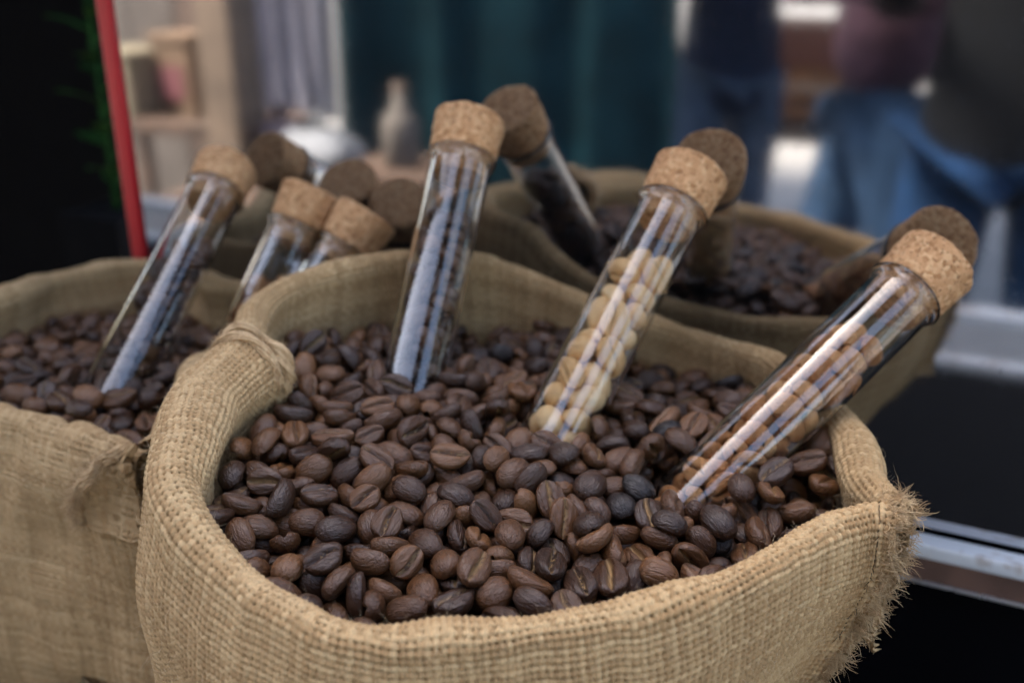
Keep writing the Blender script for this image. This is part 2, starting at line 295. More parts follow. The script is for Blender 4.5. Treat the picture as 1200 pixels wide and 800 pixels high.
# settled positions of the beans (from a rigid-body run): kind, place (0.05 mm), rotation quaternion
BEANS = [
17,-1527,-1516,-211,3,-126,-10,12,19,-1481,-1330,-208,11,51,-116,-1,23,-1578,-915,-213,80,6,-1,98,18,-1472,-580,-172,45,1,-37,113,5,-1529,48,-115,23,67,103,-20,20,-1454,460,-142,58,5,-1,113,
16,-1531,744,-80,12,18,-119,-38,23,-1459,903,-62,16,-120,-6,39,20,-1247,-1678,-270,38,4,-2,121,1,-1177,-1398,-211,24,-19,-113,50,21,-1318,-1194,-242,12,-3,5,-126,20,-1283,-1049,-170,20,115,30,-40,
20,-1282,-753,-218,96,5,1,83,19,-1153,-303,-203,107,1,5,-68,16,-1164,-86,-188,31,-2,4,-123,20,-1251,54,-129,28,-114,-47,14,17,-1009,454,-168,126,5,2,10,23,-1144,857,-137,118,4,4,46,
22,-1178,1197,-50,41,-39,-102,-51,21,-804,-2147,-275,5,104,69,-23,2,-1007,-1732,-286,61,7,-3,111,23,-929,-1514,-278,127,4,2,0,22,-966,-1147,-258,73,1,7,-104,19,-928,-915,-200,27,64,84,65,
16,-940,-609,-178,29,-66,-104,-10,16,-956,-438,-217,4,-3,4,-127,17,-994,47,-191,85,0,4,-95,21,-690,823,-124,26,-48,112,-25,23,-1002,1159,-128,70,6,-1,106,18,-553,-2037,-286,12,-62,-110,-4,
21,-593,-1668,-262,7,105,67,22,17,-682,-1423,-242,23,89,-79,-36,7,-737,-1239,-273,4,3,-3,127,23,-638,-972,-222,20,123,19,11,16,-690,-706,-206,1,86,93,-6,16,-614,-435,-161,20,112,-15,55,
19,-622,-26,-179,8,-67,107,10,4,-634,1019,-56,91,1,87,-15,23,-684,1257,-135,126,10,6,-8,21,-329,-2091,-298,40,-41,103,-48,1,-425,-1894,-326,74,5,0,103,20,-347,-1479,-304,102,5,1,76,
19,-397,-1207,-254,4,91,-88,4,19,-427,-939,-274,126,4,3,-16,18,-424,-704,-215,36,-103,63,-14,22,-334,-350,-246,85,6,-3,94,18,-446,-64,-222,105,6,-1,70,20,-690,617,-172,88,5,0,92,
16,-468,984,-164,14,4,-3,126,22,-425,1212,-156,115,4,0,54,16,-120,-2088,-350,117,5,2,48,0,-114,-1801,-292,7,-78,-98,19,2,-85,-1582,-281,28,120,26,13,19,-88,-1317,-265,60,-92,-45,44,
16,-53,-1014,-244,54,94,63,22,20,-144,123,-183,19,114,-52,-4,17,-118,446,-174,1,-124,-25,10,16,-86,626,-202,37,4,-2,122,17,-57,943,-147,15,43,115,30,20,-204,1210,-164,127,4,3,-9,
16,245,-2091,-368,118,4,2,47,19,27,-1732,-340,59,5,-1,112,19,201,-1446,-298,9,-26,124,5,16,100,-1250,-276,8,-17,-126,-3,22,239,-958,-268,18,58,109,25,20,297,-92,-179,41,87,17,81,
23,316,199,-202,68,-93,53,-12,21,146,652,-176,14,-105,-69,-8,17,156,1006,-196,99,5,1,79,22,152,1269,-181,121,1,2,-39,16,378,-1686,-306,3,-16,116,48,22,398,-1499,-310,3,-103,74,11,
22,437,-1154,-329,104,5,-2,72,21,377,-864,-309,127,3,3,-6,18,443,118,-206,48,66,24,94,20,490,354,-192,72,-102,-23,4,18,494,522,-237,71,-3,3,-105,20,411,873,-213,96,1,4,-83,
20,527,1141,-161,13,114,52,17,22,816,-1920,-334,69,-82,-59,33,16,783,-1539,-317,72,-104,9,-10,17,619,-1142,-337,106,5,1,69,22,736,-515,-309,125,1,1,-25,17,543,-88,-237,4,64,110,-1,
21,615,158,-226,9,4,121,-36,5,701,412,-217,16,-14,-125,-2,20,707,716,-236,52,-1,4,-116,16,790,936,-167,44,-35,114,2,7,898,1259,-169,27,-25,-86,86,19,1013,-1607,-348,7,-117,-47,-7,
18,1046,-1174,-319,3,-126,-12,14,0,842,-157,-292,102,1,5,-76,17,1007,179,-284,126,4,3,10,21,895,442,-224,1,50,117,-3,4,1006,695,-165,75,-73,-40,-59,23,940,1005,-196,1,119,-45,5,
20,1423,-1443,-354,120,26,-19,-28,1,1267,-1218,-332,24,110,-53,-26,22,1363,-167,-321,20,0,5,-125,16,1250,179,-294,67,-1,5,-108,18,1291,387,-284,110,4,2,62,21,1230,591,-272,9,3,-4,127,
21,1153,971,-207,39,-118,-27,-2,17,1681,-1290,-398,92,1,4,-87,18,1590,-791,-318,99,73,0,-32,17,1784,-732,-372,10,3,-2,127,6,1679,-349,-293,56,109,-16,-29,1,1585,-200,-333,119,5,2,44,
4,1606,13,-280,9,-96,-82,-8,20,1598,496,-252,5,-127,-7,-2,17,1458,704,-234,28,-106,60,-20,18,1862,-1284,-362,13,-13,124,-23,19,1855,-904,-347,14,113,52,19,17,1818,-562,-353,125,11,13,16,
4,1621,-497,-292,84,-92,12,19,0,1783,-207,-342,51,-2,4,-116,17,1893,215,-274,40,-78,80,-45,22,1788,479,-306,87,6,-3,92,18,-1605,599,-79,88,4,-55,73,22,-1436,-1670,-210,96,28,57,54,
18,-1343,-1440,-253,48,7,-3,118,0,-1470,-1139,-187,21,-43,114,-30,17,-1440,-782,-163,47,97,55,38,18,-1332,-554,-139,62,-28,99,42,20,-1349,-285,-120,30,53,-103,43,18,-1443,-42,-120,65,91,36,47,
19,-1431,238,-159,49,-1,5,-117,21,-1309,579,-112,116,45,9,-23,22,-1298,708,-140,127,3,0,9,19,-1324,1052,-120,87,1,4,-93,20,-1112,-1882,-288,74,5,0,103,2,-1102,-1598,-214,63,46,-96,-29,
23,-1037,-1325,-248,62,12,-15,109,22,-1110,-1080,-207,24,94,81,14,23,-1055,-758,-177,28,-25,121,-7,23,-1116,-595,-169,100,59,15,-49,16,-1003,-224,-203,53,4,-2,115,22,-1140,-84,-50,0,120,39,-19,
19,-1020,252,-179,127,4,3,5,19,-966,842,-149,88,5,0,92,19,-1060,1052,-94,101,52,-12,-56,19,-809,-1956,-311,119,2,5,-45,1,-839,-1697,-294,109,2,3,-65,22,-800,-1388,-215,63,-59,-88,31,
2,-792,-1086,-216,19,28,116,39,23,-795,-839,-248,39,6,-2,121,18,-773,-526,-189,5,1,-123,33,22,-761,-200,-216,114,5,-1,56,23,-773,-93,-81,31,26,-100,67,20,-782,956,-149,122,5,2,35,
18,-795,1400,-124,127,4,4,6,19,-532,-1847,-253,55,68,-15,-91,17,-480,-1683,-262,55,75,74,45,20,-578,-1365,-240,50,41,14,108,22,-573,-1130,-277,122,3,7,-34,21,-554,-814,-213,25,33,-120,-5,
21,-570,-590,-188,32,-41,-99,-59,16,-580,-249,-187,3,63,110,-4,17,-476,87,-141,52,37,-110,6,18,-539,1148,-90,84,-8,-81,50,18,-529,1348,-87,3,120,-26,34,21,-219,-1939,-338,12,4,-3,126,
4,-285,-1658,-265,56,-113,-14,-3,21,-245,-1305,-263,1,-93,86,1,16,-230,-1014,-242,1,-16,120,39,17,-241,-798,-233,29,111,54,6,23,-299,-555,-218,17,-66,103,-30,23,9,-304,-217,23,-45,-95,68,
21,-156,-71,-200,8,-106,69,10,17,-339,333,-165,19,115,-47,-14,23,-298,514,-198,126,4,5,15,22,-512,818,-137,43,12,38,113,17,-268,1038,-172,121,3,3,-39,22,-316,1428,-108,9,14,121,33,
22,32,-1948,-352,105,1,6,-71,22,82,-1640,-275,80,-29,37,87,3,16,-1418,-287,45,18,21,-115,22,14,-1100,-230,41,89,-17,80,19,42,-670,-247,1,77,-101,-4,16,-132,-622,-222,1,-30,104,-67,
22,-8,232,-230,58,5,-3,113,17,82,448,-222,106,2,4,-70,23,83,800,-200,22,-1,7,-125,20,6,1118,-178,96,3,3,-83,17,-46,1423,-124,4,-111,60,13,21,366,-1909,-366,117,2,4,-48,
21,221,-1611,-294,45,-24,114,-23,0,358,-1327,-260,21,-61,2,109,22,250,-1158,-312,61,-8,-2,111,17,221,-728,-255,12,-57,-113,-5,19,282,388,-236,71,0,4,-105,19,296,726,-184,11,-84,-95,-7,
17,278,1110,-160,122,-21,27,-2,20,343,1302,-142,38,-102,-64,9,19,559,-1883,-375,92,0,5,-87,21,580,-1630,-362,126,2,4,-13,18,559,-1415,-305,12,77,-93,-39,16,598,-996,-280,104,-52,-37,37,
20,622,-805,-264,9,-123,-21,-24,22,591,-617,-270,2,113,-58,3,18,515,284,-199,90,72,-15,50,19,636,549,-158,12,89,28,-85,19,647,878,-164,99,62,-21,46,20,608,1002,-156,45,41,-23,109,
22,524,1346,-196,104,-1,3,-72,23,823,-1688,-376,31,2,-1,123,18,747,-1345,-311,105,62,27,23,20,949,-906,-294,39,-103,-63,8,23,788,-813,-326,99,1,3,-79,22,920,-666,-326,30,-5,4,-123,
3,901,-383,-310,126,4,3,-12,22,708,2,-242,1,-125,21,5,16,717,291,-212,110,52,24,-30,21,760,550,-192,61,42,-103,-5,18,902,818,-200,41,-117,-25,0,0,779,1116,-172,22,-48,109,-38,
22,1149,-1699,-372,94,-20,7,83,17,1131,-1332,-328,40,-120,10,-8,1,1095,-1194,-251,117,-13,4,-48,20,1180,-32,-301,122,5,2,36,21,1033,347,-276,33,-2,4,-123,16,993,574,-220,1,-121,37,-7,
5,1055,826,-201,50,37,84,73,2,1032,1100,-178,68,-71,79,-19,23,1525,-1354,-392,71,6,-2,105,23,1367,-1032,-366,127,4,2,-9,23,1364,27,-268,84,-37,-49,73,20,1450,270,-253,36,-121,7,1,
16,1395,518,-250,85,-32,6,-88,19,1263,828,-226,1,-121,39,1,17,1695,-1010,-345,4,51,116,0,7,1769,-81,-293,103,-50,-6,54,20,1658,325,-306,125,3,4,-21,18,1730,640,-227,41,-95,13,-73,
4,1890,-395,-310,40,-119,-6,19,19,-1499,-1504,-153,121,5,12,37,22,-1577,-1131,-176,64,-41,-3,102,18,-1579,-937,-109,52,-5,2,-116,21,-1561,-707,-157,14,3,112,57,16,-1415,-440,-148,4,12,-64,-109,
18,-1605,215,-127,68,-10,15,105,17,-1611,411,-81,50,-93,-71,-8,22,-1464,668,-70,78,10,33,-94,20,-1260,-1798,-219,113,35,-28,36,0,-1202,-1565,-158,46,-54,14,104,3,-1213,-1238,-194,17,47,-8,117,
21,-1181,-906,-190,17,6,-124,-21,22,-1264,-704,-118,118,-7,11,46,18,-1217,-465,-198,37,2,-13,121,18,-1306,-155,-96,12,31,122,-3,23,-1272,184,-122,100,-73,-24,16,16,-1219,344,-161,126,4,3,15,
21,-1105,644,-152,127,2,4,-10,21,-1172,956,-83,116,-35,-27,-26,23,-1049,1343,-64,7,-33,77,-96,18,-952,-2024,-262,23,-115,48,9,16,-973,-1852,-218,119,31,30,8,23,-978,-1437,-154,2,16,-125,-13,
16,-890,-1240,-155,3,26,-119,36,16,-998,-942,-200,62,-25,-58,91,19,-866,-662,-154,113,11,34,-47,16,-886,-338,-106,72,-95,38,-23,16,-913,-89,-160,12,32,-20,121,18,-1070,148,-100,93,16,-5,-85,
18,-878,1289,-85,36,23,37,-114,16,-691,-2082,-220,10,-76,-101,12,17,-687,-1858,-268,11,-81,-94,25,6,-527,-1502,-238,104,72,-7,10,16,-622,-1180,-176,19,-2,2,-126,16,-763,-917,-157,32,-21,30,-117,
18,-719,-668,-92,71,85,56,29,18,-719,-373,-185,121,-20,-34,6,19,-643,-231,-91,2,-82,96,-10,23,-530,-92,-125,58,2,-20,111,2,-632,1440,-38,57,-23,94,59,23,-342,-2223,-206,56,108,7,37,
3,-284,-1783,-268,26,-69,94,44,16,-397,-1398,-181,20,34,120,-10,2,-434,-1208,-191,95,-2,-9,-84,17,-433,-843,-141,54,-105,45,-16,16,-542,-677,-140,124,19,1,21,3,-456,-408,-201,118,6,-30,37,
22,-313,-150,-186,35,102,62,24,21,-394,224,-164,70,97,-37,-20,3,-440,1223,7,62,17,-100,-46,20,-200,-2197,-237,15,119,5,42,0,-63,-1734,-202,47,115,-18,-20,16,-153,-1503,-268,17,-28,24,120,
17,-159,-1152,-249,2,-25,-50,114,21,-83,-850,-244,29,122,17,14,18,-276,-750,-138,40,-114,-33,22,16,-40,-476,-223,32,118,34,-2,22,19,-148,-216,4,112,-60,2,7,46,45,-187,54,-37,-100,43,
19,-100,483,-115,38,-9,1,-121,22,-459,645,-126,28,11,89,86,16,-467,922,-24,41,-114,-37,11,18,-150,1303,-111,98,-71,3,-40,21,91,-2132,-334,100,-32,-24,68,18,215,-1784,-345,54,-2,-4,115,
18,102,-1551,-223,114,-48,-11,-25,0,110,-1241,-166,1,-22,-124,17,16,94,-884,-266,97,24,-21,-76,22,89,-565,-147,24,117,-35,-25,17,-90,-583,-58,33,-47,-112,-17,16,125,600,-41,99,-29,66,35,
16,142,1042,-45,18,-84,93,6,20,59,1251,-58,28,74,98,14,22,100,1454,-128,117,6,39,28,18,467,-2058,-338,23,-5,-59,-110,4,408,-1794,-260,76,-84,51,23,23,406,-1529,-250,125,15,4,19,
4,466,-1186,-177,55,59,-80,-56,4,416,-1029,-271,99,-60,-13,49,21,410,-675,-300,127,3,3,0,20,326,-394,-234,13,-7,122,-31,22,450,613,-168,56,-40,9,106,23,398,996,-97,8,-126,-15,-3,
19,454,1210,-124,114,-10,-18,53,22,706,-1772,-347,18,-15,-30,121,2,601,-1482,-277,99,43,21,63,19,693,-1245,-312,42,-26,45,-108,19,758,-1004,-284,40,-72,-97,-3,4,549,-533,-170,32,-121,23,1,
17,409,-222,-276,3,-4,3,-127,3,723,654,-68,42,98,-1,69,4,746,997,-46,14,112,-57,12,18,719,1200,-173,110,-39,-27,41,20,976,-1817,-345,25,-56,110,-18,3,940,-1474,-298,20,91,58,-64,
21,916,-1306,-308,5,-85,75,56,17,991,-946,-254,84,41,0,85,17,773,-568,-214,116,20,27,-41,18,1120,-559,-328,8,2,-3,127,20,938,-47,-259,39,19,31,115,7,805,136,-236,49,27,-24,111,
16,895,527,-122,61,-111,-13,-1,16,856,754,-100,16,-47,90,75,4,950,1038,-126,103,5,-6,-75,21,1276,-1566,-393,22,4,-3,125,17,1378,-1192,-335,120,-15,35,-16,18,1223,-703,-341,56,-3,3,-114,
18,1144,-862,-305,114,-55,-6,-10,2,1116,-382,-318,30,-3,4,-123,2,1502,-363,-278,72,-54,89,-11,4,1208,248,-206,119,-5,-31,-32,22,1138,447,-231,92,-37,51,-61,16,1173,674,-204,90,-22,-29,-81,
0,1160,1079,-57,86,86,-28,-26,2,1568,-1134,-343,4,-127,-5,-4,23,1414,-714,-351,109,1,3,-65,18,1482,47,-270,91,-39,-50,63,20,1583,406,-196,12,3,10,-126,6,1541,792,-227,104,-56,40,-23,
21,1846,-1158,-357,118,-34,-20,-25,3,1854,320,-237,107,-34,-48,36,18,-1593,615,48,97,13,-10,-81,21,-1358,-1605,-160,83,5,43,86,2,-1352,-1332,-128,13,70,105,-2,21,-1464,-1019,-107,41,26,107,-49,
20,-1362,-878,-123,75,52,-16,87,23,-1400,-633,-41,9,104,68,26,22,-1376,-256,10,65,89,-62,-5,16,-1500,0,-17,112,-19,-16,-54,23,-1370,308,-72,105,4,9,71,18,-1455,537,-21,5,7,-20,125,
23,-1347,858,-84,113,33,39,26,17,-1241,1135,-3,7,11,-57,113,22,-1139,-1952,-147,45,-27,-85,79,2,-1051,-1612,-166,100,28,61,41,1,-1170,-1352,-102,38,115,-13,-34,21,-1114,-1068,-142,46,-28,2,115,
21,-1121,-774,-95,38,-38,114,-9,22,-1092,-430,-100,6,-66,-108,8,22,-1204,-266,-70,118,33,25,23,19,-1272,14,-61,119,25,17,33,17,-1037,345,-60,22,-10,101,-73,23,-790,554,-130,65,-38,-56,85,
16,-855,771,-115,104,-7,39,-60,22,-837,1109,-94,78,35,-46,-82,4,-804,-1926,-168,15,-88,83,-35,7,-736,-1589,-250,35,-62,-84,63,5,-821,-1412,-105,40,14,-13,119,22,-865,-1068,-145,22,-4,-38,119,
23,-890,-822,-96,76,-9,83,58,17,-799,-520,-116,121,-30,-3,-25,7,-820,-235,-80,44,-8,65,100,18,-894,-132,6,108,-10,-58,34,20,-999,23,1,40,101,3,-66,21,-848,373,-132,20,12,-110,-58,
23,-602,-2235,-286,18,-4,-88,90,19,-512,-2130,-249,59,19,-20,109,0,-594,-1642,-190,44,-17,-13,117,0,-501,-1379,-100,16,-79,84,-51,18,-491,-1041,-149,29,50,-105,42,20,-609,-831,-103,115,16,24,-46,
23,-595,-552,-32,16,-12,-125,11,17,-442,-282,-97,50,111,34,-11,21,-398,-214,-74,106,-50,17,46,17,-550,237,-119,68,-13,106,10,16,-627,407,-145,34,117,-34,-3,1,-262,-1934,-240,126,-1,-7,14,
1,-243,-1534,-151,38,28,118,-4,0,-233,-1314,-149,38,70,-76,-64,6,-329,-1147,-185,62,39,54,89,21,-234,-876,-146,121,21,29,-11,21,-392,-538,-153,25,12,113,-51,18,-173,-388,-186,71,73,-75,13,
18,-307,54,-200,105,-16,-11,-69,18,-177,266,-145,35,-35,-20,-115,18,-580,572,-133,60,62,27,89,21,-361,1375,-76,100,39,6,-68,4,14,-1925,-213,10,-15,126,0,2,-57,-1594,-146,57,-108,-34,3,
3,-23,-1385,-158,11,114,44,32,19,20,-986,-140,66,-12,-27,-104,17,-38,-744,-153,7,-122,-28,-19,7,-171,-758,-85,83,31,40,81,21,-163,-253,-192,14,-112,28,-52,19,171,-105,-258,84,4,0,95,
19,129,249,-197,119,-14,33,-23,20,-79,669,-56,3,-43,119,2,20,-130,801,-145,28,-122,20,-12,22,-125,1108,-65,6,26,-121,-26,19,-54,1457,-12,19,-124,-16,-9,17,355,-2033,-258,78,-20,-12,98,
3,250,-1672,-206,96,28,18,-77,17,192,-1401,-190,2,16,-125,-19,1,127,-1071,-193,101,13,74,15,1,340,-820,-206,40,-2,-5,120,21,254,-584,-156,63,-32,-63,85,4,380,-608,-30,101,4,-26,72,
23,33,-181,-112,32,-79,91,-24,19,356,496,-136,1,-33,-106,61,18,266,867,-141,90,-35,-57,-60,20,278,1154,-60,47,11,27,114,16,242,1424,-68,13,-66,108,-4,20,647,-2033,-298,60,-35,-83,-67,
7,590,-1638,-238,122,32,-18,3,23,485,-1316,-291,19,32,-74,-96,6,595,-1159,-196,17,68,-102,-27,21,511,-808,-236,65,-13,-24,105,16,372,-560,-237,2,-32,-59,-108,16,194,-288,-220,75,-95,-38,13,
20,540,728,-171,30,77,77,59,5,616,1163,-69,126,14,3,-11,20,448,1464,-73,88,90,-7,-15,3,788,-1667,-237,17,-108,-59,27,5,823,-1417,-205,41,-91,-71,32,4,862,-1137,-288,44,41,-111,-18,
21,913,-738,-244,18,-8,35,-120,20,540,-389,-249,6,-63,-110,-5,21,696,-222,-248,0,-94,83,22,5,1006,864,-72,60,60,4,-94,9,956,1140,-38,100,-11,-14,-77,18,1215,-1609,-259,71,96,-23,-35,
2,1093,-1436,-339,110,48,-2,-42,19,1112,-1000,-307,19,-49,97,-62,7,573,-1111,-104,45,-16,0,-118,1,935,-508,-254,99,75,-23,-17,22,1018,-235,-306,30,-6,6,-123,22,1041,59,-192,31,-49,-113,-2,
22,956,399,-153,125,20,13,-8,18,859,631,-135,83,-76,-50,-30,0,1116,945,-79,104,35,-56,32,20,1613,-1368,-254,21,-36,98,-68,23,1417,-899,-322,31,123,-13,2,17,1310,-596,-238,32,-19,-90,-82,
11,604,-890,67,9,-6,7,-126,18,1351,-295,-287,107,38,21,-52,6,1688,-320,-224,103,-57,14,-45,18,1432,209,-213,15,5,39,-120,4,1376,663,-162,15,23,124,-10,6,1289,926,-117,11,-117,14,47,
6,1636,-878,-258,117,41,4,27,16,1585,-645,-356,112,5,1,59,1,1648,-637,-260,82,39,11,88,18,900,-13,-110,16,-58,112,-5,7,1550,-168,-236,120,-21,-23,29,4,1755,136,-276,28,-73,-99,12,
23,1626,605,-219,83,-47,-35,-76,16,-1578,-1344,-138,95,18,-40,-72,23,-1584,-1181,-22,19,80,-95,-17,4,-1564,-952,-3,116,7,2,-52,21,-1570,-806,-103,3,-8,70,106,23,-1450,-452,-40,114,3,-20,52,
3,-1532,175,7,18,-116,-29,39,23,-1516,355,-32,7,-66,106,19,23,-1511,765,27,123,-12,-12,-24,20,-1414,979,50,56,30,-105,-32,6,-1307,-1792,-118,21,-26,-11,122,7,-1274,-1506,-85,61,-55,34,91,
3,-1190,-1198,-95,107,-37,21,-54,17,-1190,-934,-83,10,8,-115,-53,0,-1226,-596,-6,35,71,-97,-23,23,-1274,-452,-32,88,-68,9,61,6,-1319,-121,-9,111,26,3,-55,16,-1294,183,28,2,80,97,21,
16,-1252,471,-24,54,-54,-101,5,18,-1221,771,-8,37,-105,-58,19,18,-1251,1022,39,1,22,-90,87,20,-885,-2108,-191,124,6,-12,-25,1,-912,-1694,-153,11,107,65,-14,7,-952,-1514,-68,1,-91,88,10,
21,-997,-1195,-128,28,19,-48,-113,0,-985,-897,-47,29,-116,43,2,1,-1048,-622,-50,120,-25,12,31,19,-1028,-354,-52,7,-54,-51,-103,17,-1048,-167,-46,71,58,14,87,18,-1142,60,32,55,-38,-74,79,
22,-1096,398,-37,110,-58,-17,20,18,-981,725,-78,68,-9,-47,96,18,-726,866,-28,36,-39,115,-10,3,-647,-2184,-159,98,18,-6,78,6,-646,-1766,-170,80,46,1,-87,18,-656,-1460,-124,26,82,87,35,
2,-788,-1170,-52,50,-17,-115,-5,6,-683,-991,-104,11,-13,43,-118,0,-800,-719,-20,62,-35,-31,101,18,-692,-401,-63,119,31,-12,-28,22,-642,-182,4,8,126,4,17,19,-572,-26,35,14,-46,57,-103,
2,-606,-110,128,77,33,-25,92,0,-788,-63,204,16,-4,-81,96,7,-412,-2075,-220,73,-59,39,-77,5,-386,-1833,-183,20,-122,-5,-27,2,-410,-1531,-134,10,3,41,-120,5,-440,-1162,-51,7,-28,122,18,
0,-474,-992,-105,81,-28,41,85,4,-393,-686,-34,11,108,67,0,17,-424,-441,-96,121,23,17,26,21,-327,-87,-96,42,-19,55,105,18,-404,133,-80,119,24,14,-35,21,-294,424,-82,10,14,105,70,
20,-446,472,-136,88,-55,-50,52,1,-86,-2060,-203,38,-37,-41,108,14,-181,-1847,-178,21,17,37,118,2,-126,-1410,-149,65,-29,-23,103,4,-96,-1197,-139,98,-1,15,-79,2,-96,-980,-126,75,25,-78,-62,
0,-202,-572,-106,44,-102,-40,47,18,-80,-403,-125,31,47,41,106,20,-149,-64,-131,111,12,8,-60,6,132,128,-130,52,0,-25,113,18,-257,602,-131,118,-33,-9,-32,16,-330,789,-181,81,0,5,-98,
21,223,-2119,-210,56,101,-19,50,2,128,-1798,-218,36,-55,101,40,6,98,-1477,-93,18,19,-124,-6,0,89,-1249,-92,106,-17,-6,-68,4,168,-872,-173,101,-32,14,-69,19,173,-703,-96,7,-27,-117,-41,
1,-197,-533,95,10,43,-119,12,19,168,-106,-160,95,-5,-6,-83,17,279,58,-197,110,-56,-31,-6,23,92,490,-84,10,108,-65,10,21,68,751,-44,51,-56,-3,-102,21,-11,994,-21,87,-74,49,-26,
21,3,1290,-16,92,20,-30,-80,5,139,1512,27,49,54,71,-76,0,359,-1846,-217,101,75,-6,-17,3,355,-1501,-161,19,10,-23,-123,23,312,-1100,-190,67,-30,-33,98,18,393,-983,-112,17,-103,-39,61,
21,392,-711,-163,57,-6,42,106,19,294,-362,-179,1,16,-40,-120,1,396,-362,6,32,-101,53,-46,22,289,140,-60,26,94,-81,3,19,252,366,-102,32,-50,112,6,19,364,972,-36,2,-3,-13,126,
22,383,1297,-21,16,50,-115,10,3,615,-1799,-240,8,-123,-25,-16,5,714,-1543,-166,33,-102,14,-67,5,714,-1125,-197,79,-43,46,-77,3,828,-966,-185,50,-82,-83,3,19,552,-656,-175,34,6,-43,114,
19,588,-278,-166,54,-12,70,90,19,434,-106,-151,64,-67,-68,54,6,681,1318,-90,44,112,6,39,20,935,-1746,-251,24,-85,89,-19,1,899,-1602,-182,87,22,-9,-90,4,972,-1352,-228,109,17,29,56,
0,895,-1134,-225,99,28,39,64,1,817,-646,-83,56,11,-109,-32,6,1028,-412,-226,120,9,1,-42,21,601,168,-156,116,-43,1,29,18,866,260,-199,44,-64,4,-101,2,1254,-1470,-280,17,73,-99,24,
0,1260,-1043,-244,15,112,56,13,0,1174,-954,-166,22,75,95,32,4,1163,-1186,-114,13,-65,-106,-21,17,1267,-459,-254,62,111,9,3,19,1274,-128,-200,21,101,-73,-11,23,1091,238,-164,97,36,-27,-68,
2,1235,468,-161,16,27,7,123,4,1155,784,-111,116,-5,33,40,6,1532,-1060,-283,88,4,-11,-91,0,1317,-667,-208,1,14,-74,102,1,1455,-476,-290,73,-42,-66,68,1,1171,-509,-129,30,75,97,13,
21,1400,132,-144,7,-7,-38,121,21,1637,223,-209,90,-18,-30,82,2,1329,638,-98,7,-13,8,126,6,1375,856,-146,109,37,42,33,23,1852,-1047,-245,30,-92,72,-39,6,1900,-626,-300,114,34,45,0,
6,1944,-733,-188,57,-82,-45,64,16,1426,-124,-156,30,75,96,19,2,1936,-107,-300,26,97,-76,-15,23,-1664,271,17,86,29,85,27,5,-1410,-1523,-19,15,-89,-53,-72,18,-1441,-1240,-56,1,60,-107,32,
3,-1343,-1040,-34,70,26,34,97,19,-1466,-802,13,18,-76,-95,31,3,-1488,-579,48,1,-30,-123,1,0,-1380,-227,100,112,-47,36,-5,19,-1439,154,54,60,-61,60,-72,16,-1498,364,39,108,13,14,-64,
21,-1445,555,87,48,-19,-3,-116,23,-1337,860,66,1,37,-115,38,3,-1270,1124,108,27,2,31,-120,6,-1082,-1811,-147,53,30,-54,-98,0,-1221,-1660,-54,98,70,-6,-40,0,-1038,-1310,-57,50,76,41,-79,
7,-1152,-1028,-44,30,6,-9,-123,5,-1150,-782,-21,124,-1,-22,20,6,-1107,-466,-18,123,-5,28,18,23,-1194,-143,45,109,19,26,56,4,-1288,67,78,101,34,-12,-67,18,-1244,310,27,70,-94,49,-7,
20,-1125,579,-65,37,-4,-30,118,16,-1054,900,-28,52,-24,50,-102,22,-972,1147,-24,84,6,18,93,15,-881,-1906,-84,82,-71,24,-61,2,-787,-1579,-140,125,-23,5,-4,0,-874,-1308,-36,108,-27,-21,-58,
1,-935,-1051,-42,124,24,-14,7,19,-963,-732,-8,30,92,-61,55,22,-940,-445,-28,56,-17,85,-73,16,-926,-290,50,12,-7,-126,1,16,-1048,-143,83,105,25,13,66,22,-1083,215,17,106,-5,-29,64,
21,-918,615,-43,66,-8,67,-85,23,-775,884,51,118,31,-25,25,16,-739,1108,-60,63,27,107,5,6,-638,-1973,-185,80,0,33,93,3,-508,-1574,-72,95,61,-20,-55,5,-579,-1298,-65,22,91,86,3,
0,-613,-1119,-32,27,121,9,26,6,-561,-718,17,33,63,66,82,0,-630,-485,37,8,-15,-3,-126,23,-580,-297,31,33,-24,58,-105,7,-459,-137,37,0,-89,-54,72,19,-452,104,62,110,25,-52,-28,
23,-586,434,-42,78,-94,22,-27,21,-366,240,54,59,69,30,84,7,-330,-2091,-146,107,15,36,56,4,-312,-1682,-144,13,-29,-12,122,3,-339,-1327,-87,95,-27,-28,74,23,-246,-1090,-127,51,-38,-5,-110,
3,-342,-883,-20,10,-58,112,2,16,-271,-496,-43,94,-62,6,59,23,-252,-248,-125,91,59,21,62,18,-273,122,-72,57,56,39,90,16,-362,301,-82,20,-13,-9,-124,6,-300,578,-29,6,-4,-6,127,
16,-432,791,-36,54,38,-11,108,0,-11,-1931,-106,12,47,110,41,12,-100,-1623,0,59,113,0,5,4,-38,-1355,-29,5,-45,-109,47,2,-26,-1107,-39,92,-1,2,-87,5,-11,-822,-93,113,35,30,-34,
6,-224,-683,8,70,5,-7,-105,4,-83,-215,-42,7,-36,116,-35,20,-77,126,-92,124,-21,-9,17,18,144,294,-54,4,38,121,11,19,-20,526,-24,36,-4,1,-122,16,-143,948,-58,57,-112,-3,-17,
0,-289,1082,-18,36,56,-82,-71,2,-225,1353,-11,93,-9,-3,86,23,193,-1962,-265,34,-94,-75,23,0,350,-1740,-81,8,106,68,14,3,248,-1372,-81,29,-72,-100,-11,5,250,-1042,-100,92,-30,-43,70,
4,294,-826,-61,22,-98,-77,-10,1,135,-766,-17,19,-93,-80,-28,5,-197,-332,80,24,-31,-48,-111,1,180,-76,-27,19,115,-47,16,16,437,238,-91,64,-10,0,109,22,300,631,-110,74,-18,-5,-101,
6,147,910,-27,95,57,-27,56,19,236,1216,38,120,-17,-17,33,16,151,1363,26,37,-3,95,75,17,498,-1947,-230,10,-106,31,-61,4,446,-1644,-147,23,-16,124,3,0,574,-1378,-168,9,-19,-67,-106,
